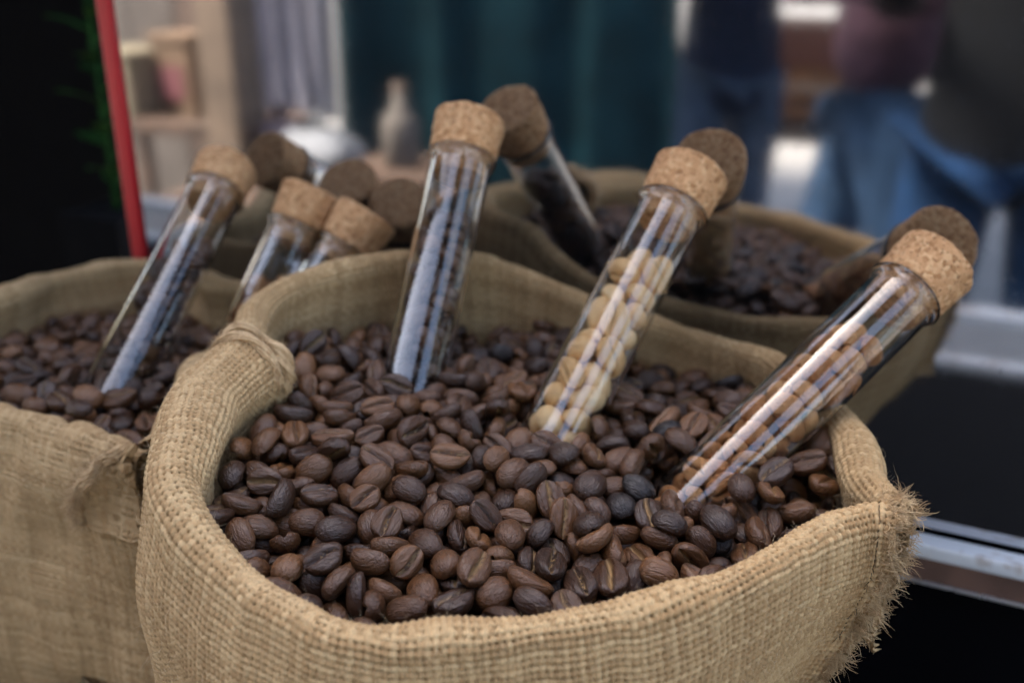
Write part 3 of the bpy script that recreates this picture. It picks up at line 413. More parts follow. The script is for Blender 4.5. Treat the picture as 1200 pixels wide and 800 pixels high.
4,478,-973,-125,15,62,15,109,17,602,-829,-154,47,26,6,115,0,415,-506,-103,73,-14,-20,101,0,329,-218,-107,79,79,26,-55,11,402,-509,130,50,-37,92,-62,20,391,-7,11,34,-55,107,23,
4,508,535,-39,126,6,-14,-9,20,626,748,-74,93,-20,53,-65,6,482,1108,0,31,-102,63,-28,2,568,1326,-31,34,103,63,-21,1,816,-1812,-200,91,-10,30,-83,1,832,-1484,-70,43,-86,-52,64,
7,760,-1319,-162,73,20,-57,-84,4,732,-722,-132,39,15,-114,35,16,726,-382,-211,74,101,-15,-18,18,575,-1,-178,106,-4,-2,-69,4,726,30,-132,31,-49,-111,21,6,533,271,-36,109,-33,50,-26,
18,1051,-1669,-246,71,-91,40,-35,6,1114,-1472,-220,126,-10,-6,12,2,1068,-1035,-164,106,-13,-28,62,5,676,-816,9,4,-48,117,11,6,1089,-634,-249,92,26,-26,80,0,843,-305,-191,5,18,123,-28,
3,640,406,-79,61,-100,31,40,3,734,501,-21,49,-20,-100,58,17,1372,-1355,-274,118,-39,5,27,1,1431,-1061,-231,86,41,-37,-76,17,1314,-841,-237,30,96,-76,15,14,726,-975,111,120,7,23,-33,
21,1274,-406,-218,106,-59,-23,-31,22,1182,286,-54,29,49,-113,-15,18,1374,325,-160,92,-37,-9,79,19,1704,-1072,-280,91,0,0,89,6,1744,-645,-213,60,70,19,85,7,1582,-731,-150,18,-69,104,13,
19,1398,-309,-148,25,124,7,-10,7,1827,-267,-186,59,76,38,-73,2,1739,283,-150,43,-95,17,-70,2,1626,713,-113,66,-107,-4,15,6,-1562,-1409,19,30,106,-63,2,3,-1494,-1136,9,3,-26,2,-124,
1,-1586,-954,100,93,7,-6,-86,5,-1554,-638,-62,98,-3,-13,-80,22,-1537,96,130,60,-84,-65,35,4,-1628,408,106,42,-87,-36,75,0,-1524,819,169,49,-102,-55,17,1,-1326,1002,146,82,3,-41,88,
0,-1400,-1708,-53,64,-25,-14,106,7,-1372,-1386,-9,115,-50,21,9,0,-1223,-1165,48,46,117,-10,-14,2,-1294,-902,53,68,97,-40,20,0,-1188,-692,106,38,119,-1,-23,7,-1232,-367,58,75,-23,1,-100,
4,-1347,-71,149,42,-117,-15,-18,20,-1349,250,160,19,38,-119,10,19,-1362,430,100,39,75,50,-80,22,-1327,670,27,91,34,0,-82,23,-1123,1026,72,9,-57,9,-113,0,-1096,1218,73,27,-85,-85,33,
0,-989,-1939,-131,30,31,-24,117,13,-995,-1736,-13,70,93,37,-35,12,-819,-1509,37,52,-16,39,108,7,-1037,-1182,-28,119,13,-16,-40,7,-1061,-973,40,122,-12,17,30,1,-1013,-621,49,93,19,22,82,
4,-1045,-428,114,24,-125,-2,7,4,-1086,-259,150,61,44,43,-93,0,-1170,179,146,20,80,93,-25,21,-892,463,-35,1,-30,87,87,18,-769,639,-34,97,-51,25,-58,22,-850,979,-27,78,21,21,-96,
21,-762,1247,-3,6,-12,43,-119,6,-800,-2137,-96,96,20,25,77,5,-757,-1737,-141,15,69,1,-105,0,-665,-1462,-44,64,40,-13,-101,4,-736,-1258,-15,57,53,30,96,6,-735,-926,-16,122,-28,-15,13,
21,-701,-614,51,83,84,-34,-33,6,-768,-398,44,81,3,-48,-85,5,-750,-234,79,28,111,-48,25,0,-762,-165,161,19,38,100,-65,9,-768,52,299,113,55,7,-17,5,-1000,510,54,20,79,97,-10,
19,-678,685,82,25,71,102,3,20,-509,-2234,-124,93,55,56,-37,5,-389,-1781,-94,111,30,-19,-51,0,-382,-1509,-24,80,6,2,98,2,-433,-1310,20,27,87,88,-3,7,-507,-910,-13,37,25,-21,-117,
17,-466,-549,45,33,-76,89,-36,18,-402,-351,38,16,-114,51,15,23,-414,-62,28,59,-81,10,-78,0,-312,54,64,104,25,-59,-34,4,-226,294,18,59,89,-57,-40,16,-614,736,-52,1,3,38,-121,
1,-545,604,-11,101,3,37,-67,4,-174,-2120,-93,39,-94,57,-51,4,-119,-1768,-59,6,-125,-20,6,2,-229,-1493,-74,117,-8,-38,-29,7,-187,-1197,-9,30,107,56,24,6,-228,-939,-26,96,-3,61,-56,
2,-337,-685,64,9,28,-9,-123,17,-228,-360,24,35,96,59,-46,18,-181,-108,13,5,-9,-120,-40,17,-36,326,-78,12,-102,68,30,7,-274,574,70,118,3,4,-46,17,-233,757,-62,2,34,-121,-15,
1,-514,1045,71,42,55,-93,53,3,-362,1219,-18,73,73,22,71,4,85,-2110,-175,53,-81,-67,47,7,59,-1707,-130,83,8,-16,-95,14,102,-1561,5,37,-88,-77,32,3,185,-1193,1,16,83,-95,8,
6,67,-970,-43,117,-26,37,21,4,-37,-677,2,113,-34,44,-12,10,-248,-623,233,54,66,-94,-7,2,49,-103,20,3,-25,25,122,16,202,207,41,29,-44,115,-13,1,246,440,-10,90,4,-40,-80,
22,210,741,-21,76,60,-48,-66,3,95,1068,58,21,-119,38,3,21,74,1255,62,65,-27,20,-104,18,396,-2049,-157,50,-16,5,-116,15,354,-1384,-50,103,-4,72,16,4,350,-1184,-47,11,74,-101,-20,
3,445,-794,-24,60,-32,-105,23,4,588,-608,-75,123,-10,14,27,9,356,-709,97,106,-27,-5,-65,9,-110,-393,202,72,38,-58,-79,15,150,10,135,67,101,-16,34,23,421,384,-16,30,-14,-98,-73,
17,431,791,-81,32,-89,-81,-25,6,387,1130,61,72,26,38,-94,0,466,1256,96,67,-103,-31,-8,1,670,-1882,-206,97,42,51,-49,3,574,-1510,-146,21,-17,-36,119,7,615,-1248,-103,48,117,12,-1,
2,682,-939,-128,79,55,-8,82,0,498,-373,-132,19,24,56,110,22,568,-178,-130,115,-53,0,14,3,469,88,-71,102,54,-17,50,19,676,-120,-62,120,-23,8,-33,6,421,327,120,20,-71,-102,-12,
23,459,663,-42,12,-8,-72,-103,0,731,809,-1,71,0,72,77,0,790,1222,-54,77,-11,45,-90,22,926,-1918,-150,63,-29,-88,-60,12,1002,-1571,-106,25,30,12,120,7,995,-1200,-123,77,-75,57,-35,
4,845,-1040,-54,29,-73,-41,-91,5,803,-484,-70,49,100,-58,20,2,774,-162,-173,26,-6,-9,-124,4,767,31,-24,11,124,-23,-15,0,952,234,-95,84,13,4,94,0,802,323,-86,94,3,-34,-78,
4,1334,-1562,-238,12,64,-20,107,6,1310,-1215,-225,126,11,-6,8,8,1317,-1108,-130,106,-34,16,-60,8,727,-743,135,85,-67,-51,43,2,1085,-310,-190,111,-55,27,-6,22,1181,-200,-238,78,85,-19,-49,
2,1117,400,-52,21,-61,75,79,4,1100,523,-76,91,-81,-19,30,4,1582,-1266,-215,76,64,76,-20,7,1434,-801,-212,83,-65,70,-1,11,909,-1120,92,37,-90,-69,43,10,855,-593,175,75,-3,-74,-72,
7,1329,-79,-93,15,-41,118,16,6,1578,283,-87,40,-1,118,-25,6,1496,490,-135,100,-33,3,71,7,1467,786,-68,5,67,-106,-17,19,1772,-1277,-274,51,11,63,97,5,1815,-796,-280,110,13,-10,61,
1,1484,-635,-214,48,74,23,88,3,1722,-822,-130,86,-29,-24,85,0,1624,-50,-181,11,3,48,117,7,1923,26,-253,75,-65,62,50,23,1796,467,-206,59,2,11,-112,0,-1594,-766,68,28,-76,31,93,
23,-1654,594,184,72,-38,83,-52,3,-1526,-1576,-12,37,31,117,7,2,-1397,-1207,82,90,38,-37,72,6,-1409,-1030,95,14,-92,80,-31,1,-1349,-771,20,122,-6,27,20,5,-1421,-414,78,89,9,-12,90,
4,-1411,-155,217,116,-20,18,-44,6,-1491,7,194,40,-102,-25,59,0,-1510,361,189,95,-40,48,-56,20,-1465,651,151,18,0,-36,-120,5,-1341,809,159,73,13,-2,103,5,-1177,1088,223,80,35,-21,-90,
2,-1201,-1829,-32,41,-24,32,-114,5,-1100,-1458,-66,100,17,36,-68,9,-1218,-1276,38,3,-4,-92,87,12,-1224,-1046,118,106,-50,-46,-15,5,-1156,-851,109,15,-45,-100,-62,0,-1211,-591,125,109,-33,37,44,
3,-1194,-320,194,39,-70,-53,83,20,-1134,-15,171,55,-20,64,-93,7,-1148,334,120,0,-21,-41,-118,1,-1172,495,64,22,-105,-67,11,0,-963,889,99,7,-45,-114,-32,1,-779,1160,67,117,44,-23,10,
11,-765,-1838,-7,84,-25,-86,32,4,-826,-1625,-38,114,9,-9,55,14,-920,-1223,92,24,-23,-117,37,2,-841,-987,119,55,-69,51,76,3,-895,-855,65,121,34,19,0,0,-874,-548,47,1,49,9,117,
4,-911,-270,116,98,-7,9,-80,7,-948,-50,178,41,-31,-112,29,1,-1009,163,155,72,-41,-58,77,3,-1042,450,136,114,-19,-15,-49,3,-1032,669,60,81,95,-8,20,23,-767,1027,111,1,24,-101,73,
19,-716,1366,0,18,-35,-115,-36,12,-528,-1881,-128,30,22,-19,120,6,-621,-1622,-42,20,-13,-63,108,9,-592,-1307,46,32,83,-90,3,6,-613,-1050,28,5,34,-12,-122,0,-656,-779,75,21,-54,-101,-50,
5,-562,-567,137,52,-93,59,35,3,-578,-260,174,8,18,-114,52,4,-442,-49,157,49,-20,-13,115,1,-476,297,73,81,34,91,11,1,-514,132,198,92,68,34,43,10,-320,466,260,93,-47,-71,11,
4,-919,660,170,120,-16,6,-39,0,-806,859,163,122,32,-6,16,11,-336,-1962,-120,20,15,-45,-116,14,-288,-1703,11,14,87,91,13,14,-280,-1378,45,43,79,-77,-46,3,-338,-1072,5,81,-37,41,80,
15,-392,-807,88,79,90,-34,-24,5,-366,-498,96,72,-55,50,-73,17,-308,-215,53,54,24,-110,22,6,-192,68,41,68,-76,-71,28,6,-157,399,38,86,48,-78,-18,4,-418,464,35,3,51,112,33,
6,-274,743,44,31,36,23,-115,7,-296,904,-20,60,-34,104,22,3,-465,1288,91,98,-31,-41,-62,12,-50,-2018,-43,25,42,109,43,15,-69,-1540,2,87,-47,33,72,12,-4,-1260,46,13,12,117,46,
10,-35,-1070,68,98,-15,-6,79,12,-108,-854,51,29,-80,-85,42,2,-251,-767,117,79,51,-12,84,5,-185,-162,55,104,29,27,-61,23,220,30,46,25,12,124,5,18,90,435,40,42,-93,-74,16,
17,-92,650,48,6,15,-126,-7,23,-43,874,-10,18,21,49,-114,17,-123,1132,11,29,-7,21,-122,15,-101,1461,103,11,-37,86,85,5,268,-1990,-180,64,16,-58,-91,6,218,-1628,-98,85,5,-10,-93,
14,229,-1427,-30,73,25,-12,100,7,214,-1026,45,65,103,-31,-20,8,273,-821,58,17,14,34,120,14,105,-977,174,51,-3,96,-66,12,-239,-446,232,31,97,9,-75,9,-64,-197,127,24,49,-104,-49,
23,323,253,5,30,46,112,25,3,402,527,27,117,5,-41,-26,3,292,879,48,44,-67,-96,-26,7,166,1169,164,29,-34,-111,42,19,279,1427,62,11,-45,-20,-117,2,626,-1990,-87,69,16,-99,36,
12,509,-1672,-14,9,86,92,11,2,449,-1327,-37,67,-68,43,-72,9,402,-1152,58,46,-31,-112,25,6,550,-770,38,84,-74,9,59,2,659,-436,-73,50,94,-26,-64,6,518,-326,3,93,4,66,56,
15,94,-731,192,1,-11,35,122,1,109,144,128,50,90,-74,8,2,247,632,46,97,24,38,-68,2,598,923,18,48,67,-77,59,5,632,1186,33,4,17,7,126,22,475,1398,63,25,-124,-15,-3,
3,733,-1728,-127,120,-24,-23,24,13,693,-1410,-68,101,13,-8,-75,4,759,-1120,-99,58,22,20,109,7,541,-917,-39,96,-32,39,-66,23,773,-311,-105,47,-13,-24,115,6,568,3,-20,34,35,-96,-67,
1,657,266,-51,93,-45,50,-54,7,774,264,38,90,-20,6,87,1,310,128,138,34,115,34,-23,6,441,963,55,88,-6,38,-83,2,827,1070,42,12,-40,-99,68,0,1167,-1689,-120,10,104,72,9,
6,1130,-1380,-160,86,-33,-29,-82,8,1142,-1236,-59,77,17,-17,98,6,685,-1008,17,18,103,72,7,11,968,-494,-106,4,113,57,-4,0,985,-148,-172,110,62,17,-4,0,1101,-32,-127,46,-5,-116,21,
4,906,454,-31,64,12,-5,109,4,872,654,11,116,-2,33,41,9,542,-325,169,60,-66,50,-75,3,1463,-1451,-174,45,-61,90,-46,6,1468,-1288,-156,68,-68,0,83,17,1287,-807,-131,3,-126,16,-10,
7,1185,-309,-82,44,34,-34,109,14,1781,-450,-214,24,28,-52,110,7,1238,54,-173,6,-122,23,-25,14,1275,519,-34,121,33,9,19,7,1249,688,-21,103,-49,-37,41,6,1580,-1104,-193,95,15,13,82,
0,1541,-920,-164,2,-2,-16,126,12,1330,-923,-98,50,17,-54,102,1,1374,-188,-69,36,14,31,-117,3,1846,130,-192,59,40,-53,-91,4,1787,365,-78,117,-42,19,14,2,1706,648,-46,64,-82,-66,-29,
4,-1549,-1324,58,108,-8,26,61,4,-1553,-1170,153,7,109,64,4,5,-1487,-856,126,106,-39,37,-45,0,-1521,-610,113,127,0,1,10,17,-1603,249,165,25,-62,43,-99,3,-1524,509,227,9,-36,90,82,
7,-1514,730,264,46,108,47,-7,2,-1473,987,240,6,76,-51,88,14,-1300,-1764,74,82,64,68,25,12,-1368,-1385,105,126,-6,14,2,12,-1278,-1232,195,54,-63,80,-54,8,-1336,-836,151,75,-22,-12,-100,
3,-1356,-588,96,82,-30,60,-70,5,-1344,-351,170,109,29,23,53,3,-1365,90,220,52,-25,80,-80,2,-1309,310,249,5,100,74,-24,23,-1300,567,149,28,-114,-32,35,20,-1181,772,52,87,-7,40,-83,
0,-1166,910,198,58,-113,-7,-3,18,-952,1259,87,65,70,-83,3,0,-931,-2086,-61,25,-42,26,114,6,-1079,-1610,3,13,118,-36,-25,5,-996,-1440,20,59,-6,24,-110,13,-1140,-1130,80,115,-47,7,-24,
8,-959,-884,169,116,34,-23,31,6,-1034,-600,151,104,-14,3,71,10,-1006,-447,235,38,11,114,-39,7,-1032,-97,249,72,5,-67,80,0,-1153,227,244,11,34,-122,-7,3,-1245,474,200,49,-21,-114,-19,
16,-851,760,63,24,31,93,-77,4,-935,1073,132,50,112,15,30,4,-914,1413,45,31,59,-69,83,0,-705,-2087,-40,73,13,57,86,10,-643,-1776,-11,10,23,49,114,10,-755,-1346,78,95,20,23,-78,
3,-770,-1118,65,77,-25,23,95,5,-746,-859,116,23,20,-16,122,4,-833,-660,121,19,19,46,-115,5,-750,-349,190,21,5,121,32,15,-669,-198,269,73,-42,19,-93,11,-920,-26,302,49,-33,-58,96,
15,-926,164,313,93,2,-62,61,6,-841,591,64,3,-1,-19,126,12,-1016,562,276,40,36,67,93,0,-621,1258,27,11,-67,48,-95,7,-545,-2081,-110,79,27,33,90,12,-448,-1792,-9,99,27,-25,-70,
12,-462,-1489,69,111,32,-27,-45,13,-446,-1133,68,92,1,-58,66,15,-552,-876,124,31,-33,119,2,9,-495,-676,173,29,21,-120,-20,1,-522,-398,136,67,-107,11,5,5,-264,-108,142,27,35,-43,-111,
2,-337,179,162,28,-44,12,-115,1,-479,430,163,23,-104,12,-68,22,-417,672,81,68,49,-39,-88,1,-539,840,59,31,-30,-15,119,1,-310,303,201,84,-92,15,-17,1,-253,-2184,-32,64,-55,93,-20,
10,-90,-1829,-1,50,-6,11,-116,14,-176,-1422,64,14,-94,-72,44,11,-282,-1195,58,34,56,101,-40,5,-190,-1062,74,13,86,92,9,2,-404,-657,204,111,-9,30,-52,1,-365,-310,154,104,53,-19,-47,
19,-101,-9,44,38,-39,-31,-110,22,-14,278,12,9,-66,-102,-37,3,-78,499,74,98,20,12,-78,19,-162,794,55,34,-43,112,24,6,-426,1094,108,3,-70,-15,-105,7,-139,1310,56,98,45,45,51,
2,198,-2050,-80,31,34,41,-111,12,93,-1753,18,35,20,-118,22,8,-10,-1421,84,84,-19,10,-93,15,72,-1116,85,0,77,-38,93,7,74,-857,49,18,123,-21,12,6,-29,-806,125,7,80,-98,-3,
8,-169,-770,199,51,-45,47,-96,3,-26,-20,175,0,64,-95,55,4,113,362,84,88,41,15,81,5,26,596,118,90,-32,55,-63,7,35,778,111,32,-114,45,-8,2,-89,1166,116,35,-13,11,-121,
2,34,1397,87,21,31,-41,-114,8,270,-1901,-33,21,-100,75,12,15,403,-1532,-58,50,0,38,-111,11,284,-1259,86,85,28,55,-71,4,299,-944,58,39,73,-86,45,7,509,-529,28,102,8,34,67,
11,164,-817,140,120,-1,-30,-31,11,-92,-839,231,50,-36,52,-98,17,-56,252,71,117,24,-36,26,3,200,498,110,31,11,52,111,7,379,761,41,18,16,-100,-75,0,286,1021,113,59,-90,-54,-40,
15,255,1268,145,9,16,33,121,2,564,-1773,-148,115,-13,-52,-7,15,642,-1593,-78,95,39,-18,73,15,555,-1441,-8,72,-57,44,-76,0,466,-1012,12,71,6,-41,96,4,712,-553,45,14,-126,8,-11,
5,710,-314,-20,102,25,-15,-70,5,447,-164,-12,49,-105,-40,35,14,302,-713,191,58,-19,-4,111,1,151,236,180,0,-122,14,34,0,609,658,68,50,-82,75,-36,2,644,1030,62,22,-13,-124,2,
3,672,1339,28,116,-34,-2,-40,1,971,-1763,-136,20,-34,-7,-121,9,960,-1451,-61,88,-73,35,43,2,908,-1293,-124,81,-4,4,98,15,612,-1096,67,82,-15,-12,95,12,980,-380,-13,61,-28,45,-98,
7,913,-280,-97,44,26,54,103,4,760,65,46,2,17,6,126,2,822,133,-62,54,-109,-1,-36,4,889,271,52,58,60,66,70,12,-116,-62,259,47,-37,13,111,8,166,1011,160,79,7,-65,75,
3,1219,-1521,-81,60,110,-19,11,15,1275,-1351,-80,98,-22,-7,78,0,1202,-1024,-25,38,46,111,-18,10,887,-470,107,33,-75,88,41,2,1141,-444,-32,27,-119,0,-35,6,1161,49,-75,55,89,-70,-14,
5,1326,414,-46,83,87,5,40,10,1092,590,23,37,-11,34,116,11,1397,662,21,48,1,-29,-114,16,1718,-1294,-120,42,62,-95,-39,12,1472,-1074,-71,52,-72,88,-24,0,1567,-1255,-64,72,-32,-14,-98,
3,968,26,4,4,81,97,12,6,1538,22,-86,88,-23,-35,81,19,1600,116,-162,110,50,-2,-39,2,1542,617,-44,110,19,-13,-59,8,1362,873,-15,125,-14,-17,1,17,1874,-1257,-228,109,-36,45,-30,
4,1792,-914,-173,28,-51,113,0,3,1824,-1001,-107,40,2,-48,111,13,1039,-1084,3,25,70,-62,83,3,1818,-128,-197,65,23,-8,107,9,1921,-30,-117,65,-2,-54,95,4,1728,537,-81,114,45,-10,33,
0,-1668,366,294,49,74,51,75,4,-1564,-1588,107,48,37,86,70,11,-1464,-1300,208,121,-24,25,20,13,-1465,-956,188,45,15,-35,112,10,-1406,-740,189,47,-35,28,109,0,-1453,-491,215,58,-88,49,-52,
6,-1459,-72,342,69,-41,-27,94,3,-1503,151,272,22,-13,-111,56,2,-1453,253,318,71,-15,-104,-8,4,-1391,653,302,60,-103,-10,43,3,-1410,811,287,109,-49,-16,-39,12,-1152,-1904,32,13,40,-43,112,
10,-1212,-1446,61,17,94,-74,39,13,-1106,-1338,106,15,-18,32,-121,10,-1149,-898,189,31,10,71,-100,8,-1214,-764,218,115,-1,17,51,9,-1236,-464,202,6,4,86,-93,2,-1238,-167,234,102,-62,42,-1,
5,-1247,22,265,53,-77,47,-71,7,-1198,383,249,30,-38,-20,-116,23,-1125,618,176,1,-27,-124,-9,6,-1040,783,144,49,-94,-69,-11,6,-1055,1155,180,53,-49,-101,27,15,-868,-1796,42,98,-51,-38,51,
0,-935,-1609,46,84,-34,-57,69,10,-812,-1198,180,41,12,34,-115,11,-920,-1072,114,28,-55,-83,74,5,-962,-740,170,27,29,76,-94,6,-865,-488,158,83,-2,17,95,4,-905,-228,266,28,-118,-37,2,
15,-1062,-155,336,7,19,41,-119,6,-1083,104,315,28,106,60,21,6,-1030,372,291,15,-92,74,-45,4,-1160,788,268,73,39,31,91,2,-827,1281,105,86,-40,24,81,4,-470,1428,122,3,-35,24,120,
15,-516,-1947,-5,120,30,-26,-11,8,-636,-1561,110,36,105,58,-20,14,-591,-1226,84,122,-26,24,-8,2,-650,-1002,126,120,-5,-34,24,11,-702,-741,202,124,13,12,-23,3,-699,-532,182,78,73,-50,-47,
13,-521,-200,233,88,-2,42,81,15,-570,-44,244,119,-32,-12,-30,9,-338,12,230,19,8,62,109,12,-387,217,279,14,5,32,122,15,-248,145,287,79,71,66,22,10,-1263,321,384,70,-4,-13,-105,
12,-895,836,253,102,38,2,-66,12,-285,-1916,19,12,115,52,2,10,-337,-1671,62,78,-15,-11,99,15,-395,-1296,118,69,22,-16,-103,5,-438,-973,51,57,-3,42,-105,12,-365,-823,242,31,-123,-7,9,
5,-491,-496,189,1,61,42,103,14,-343,-161,269,25,-98,-75,17,1,-82,108,155,61,106,29,16,1,-232,416,145,117,25,-38,-18,5,-390,552,187,42,-114,35,13,7,-366,914,102,13,-100,-77,-11,
10,-82,827,216,2,7,109,-65,14,-232,925,154,126,12,10,-9,15,102,-1906,4,35,-13,-86,86,9,-188,-1757,112,19,75,-95,-33,11,-142,-1296,128,39,-110,29,42,10,-317,-1125,144,30,21,23,119,
12,-265,-952,147,18,-20,121,-27,14,-385,-499,244,83,11,48,83,11,-215,-229,194,9,48,-65,-98,6,30,103,8,118,-18,35,24,14,-178,589,181,73,16,21,-100,1,-121,705,129,124,8,16,-19,
1,-112,984,66,40,23,-4,-118,0,-282,1142,96,84,-24,-4,-92,0,-366,1416,77,31,38,116,17,5,170,-1862,-123,46,-104,47,31,12,200,-1634,46,17,86,-91,-11,13,151,-1377,62,112,-18,-36,46,
9,220,-1123,119,69,33,-32,96,9,416,-1362,106,81,-42,0,88,8,8,-919,175,101,63,22,40,15,-414,-338,290,22,120,6,33,11,-91,-288,283,78,-41,29,87,6,-41,426,142,116,34,3,38,
0,329,589,150,58,9,-14,112,6,48,922,128,68,-71,3,-80,8,-4,1100,174,14,31,-27,119,13,255,1394,220,25,122,15,-18,2,464,-1890,-88,22,-106,66,-6,9,348,-1722,-13,101,12,-11,-75,
11,440,-1453,90,38,112,39,22,13,476,-1172,77,107,-30,44,-43,8,448,-984,134,62,0,7,-110,8,499,-681,168,29,-88,-76,43,4,667,-304,74,72,23,-17,-101,9,-85,-605,178,101,60,-3,-48,
14,64,48,270,1,73,103,-8,17,483,677,105,11,-73,98,-33,7,373,856,155,77,-100,11,-5,7,658,1227,132,59,14,10,111,10,424,1408,134,29,7,19,-122,13,762,-1637,-5,121,34,12,-16,
15,807,-1320,4,51,113,-21,-17,8,618,-1245,-14,112,-43,10,42,11,650,-608,92,119,9,-13,40,4,854,-369,29,60,-79,-78,15,1,840,-91,-10,93,32,49,-63,1,657,-89,54,115,-32,17,-41,
13,628,-484,126,0,3,-56,-114,7,-142,171,162,25,-35,38,113,2,236,768,120,18,-16,31,121,3,867,1198,73,47,-76,-69,58,14,1053,-1657,-42,113,35,16,43,10,1036,-1327,-19,52,24,-86,74,
6,912,-1200,1,17,124,-8,20,10,766,-1160,51,90,19,18,-85,1,1026,-176,-23,123,3,-27,-12,0,1139,-192,-105,2,-6,12,-126,0,1052,272,17,90,23,-12,-86,1,1322,247,-17,25,-36,-119,7,
0,1132,133,43,21,-12,38,-119,10,175,641,180,110,24,-37,-46,5,787,1329,160,89,80,-43,-4,7,1330,-1413,-128,4,-112,57,-16,8,1382,-1214,-36,82,44,36,79,8,1140,-1241,48,65,8,-13,108,
2,544,-188,50,56,-36,-87,-65,0,1237,-194,31,55,-106,36,-22,3,1261,100,-56,25,94,-82,-7,7,1430,496,3,76,22,63,77,14,1030,771,4,115,36,-9,-41,4,1649,474,-9,38,29,22,-116,
0,1709,-1094,-162,110,-14,36,-51,15,1644,-982,-32,15,15,123,-25,10,856,-1316,87,27,17,17,122,1,1386,46,-17,109,-5,19,62,5,1759,92,-107,84,-14,-6,94,7,1488,320,-33,47,-42,53,-97,
11,1605,735,20,115,-47,-19,-17,9,-1570,-1421,219,23,66,-106,8,13,-1589,-1018,219,93,33,-29,-74,9,-1602,-749,248,75,-49,19,-88,8,-1517,-554,267,104,-4,-47,56,12,-1364,-398,318,31,123,0,-12,
4,-1616,301,380,42,58,-10,104,9,-1578,561,331,114,-11,-41,37,3,-1584,806,328,31,-63,66,-82,9,-1362,-1644,83,55,107,41,2,11,-1428,-1512,132,63,10,-59,92,13,-1387,-1093,224,55,-114,5,7,
11,-1454,-736,286,74,29,-28,-95,15,-1311,-606,276,14,-81,-97,-3,9,-1328,-298,321,94,-54,49,45,10,-1330,-23,316,74,-51,-87,23,8,-1407,214,362,56,68,23,88,6,-1271,581,274,52,-15,-47,-105,
6,-1212,776,229,9,-116,-21,46,7,-1342,944,282,78,-69,56,-47,2,-1069,1338,182,88,68,60,-16,9,-1024,-1978,6,33,-21,54,-108,10,-1140,-1732,78,101,7,-1,76,9,-942,-1414,112,119,15,20,38,
14,-1075,-1141,172,124,-1,15,21,8,-1040,-828,280,106,-56,-19,-37,12,-1089,-599,249,127,-4,-5,-3,15,-1077,-384,287,15,56,-108,33,11,-1123,-299,310,9,-3,-32,-123,14,-1230,188,320,18,0,2,-126,
5,-1131,510,270,60,-63,78,49,12,-1411,534,404,2,-57,84,77,12,-1007,1035,267,15,-85,-90,-24,2,-671,1389,84,110,31,-4,56,9,-695,-1898,-27,81,32,81,45,13,-726,-1670,92,67,103,-29,-3,
10,-959,-1712,128,35,7,21,-120,15,-790,-1039,205,83,86,-7,43,8,-780,-891,258,21,-37,-118,-17,13,-868,-581,248,123,19,-13,21,8,-798,-414,282,14,-38,113,-42,15,-851,-284,304,22,-6,32,-121,
5,-1380,431,274,1,-56,12,113,13,-1143,416,352,106,-41,50,-24,14,-998,763,282,86,45,-28,-76,0,-810,1379,172,96,-31,19,75,0,-422,-2214,-21,111,-38,40,-30,10,-536,-1682,90,75,-87,-53,15,
13,-662,-1426,163,27,-103,-69,-11,11,-577,-1111,186,25,9,-34,119,9,-581,-914,216,114,-26,-17,-47,12,-599,-603,297,66,-90,-52,33,6,455,473,205,122,13,-4,-32,2,810,282,180,15,1,125,20,
12,993,-299,134,124,15,-17,12,13,725,8,177,11,124,-23,6,11,18,288,229,36,21,26,-117,9,785,-165,177,18,86,-92,-7,14,218,-564,177,26,-117,34,23,4,308,380,216,-6,-23,-123,19,
3,965,96,159,75,-2,31,98,3,574,320,208,-21,-13,-124,9,8,36,-541,175,56,21,27,-109,15,992,-162,148,12,117,33,35,14,917,-55,172,121,-26,19,19,8,787,-308,152,106,1,-10,-70,
11,273,245,256,122,-14,-14,30,8,776,129,203,-19,30,120,20,5,2005,-906,54,89,-37,-8,-82,14,1045,-494,164,118,-10,25,-40,14,1954,-390,102,107,4,-31,61,4,1266,-60,144,16,121,-24,-25,
19,2112,-568,64,25,-50,-114,-2,15,1453,-87,166,-13,28,122,14,15,1311,-232,142,102,22,3,-73,8,1471,106,155,40,-8,-15,119,14,1841,-855,74,46,-23,-2,-116,10,1331,-940,90,93,7,15,-85,
11,1496,-967,87,23,86,-90,-12,12,1548,-834,142,18,-42,118,3,5,1608,38,124,65,-23,12,106,12,1773,-693,129,10,-29,-17,122,9,1990,-683,92,13,-103,73,4,8,1160,-264,159,24,-112,-52,-18,
40,-5314,1543,-454,29,-1,-3,-124,43,-4975,1230,-402,37,119,25,-2,44,-4918,1436,-434,87,-3,-15,-92,44,-4869,1776,-465,101,-2,-2,-77,41,-4528,921,-384,36,121,2,9,41,-4568,1195,-400,6,-42,-120,-1,
41,-4640,1405,-400,64,93,-42,-38,45,-4714,1782,-425,17,71,-102,16,43,-4327,931,-390,12,97,80,-7,41,-4333,1219,-358,58,81,7,-79,41,-4188,1486,-410,11,7,125,-19,43,-4344,1808,-470,55,-1,4,114,
42,-4355,1990,-430,21,-53,87,-73,44,-4335,2223,-448,10,95,-84,8,41,-4102,720,-360,83,-21,59,-72,45,-4027,902,-424,125,-3,0,23,47,-4136,1178,-382,44,46,-109,-8,47,-4060,1410,-406,26,-52,91,-68,
47,-4016,1730,-425,19,-40,-113,36,43,-4065,2067,-448,9,79,-98,8,42,-4161,2306,-467,17,-26,8,-123,44,-4001,2600,-465,2,126,-11,4,43,-4020,2784,-484,4,-22,125,-2,40,-3728,544,-363,34,-120,-23,-4,
43,-3730,1024,-381,31,-57,108,12,40,-3831,1181,-391,78,44,47,77,45,-3753,1517,-408,64,-97,-47,20,43,-3784,1846,-437,7,26,124,-4,44,-3751,2018,-477,126,-3,0,12,40,-3812,2288,-451,2,0,-127,6,
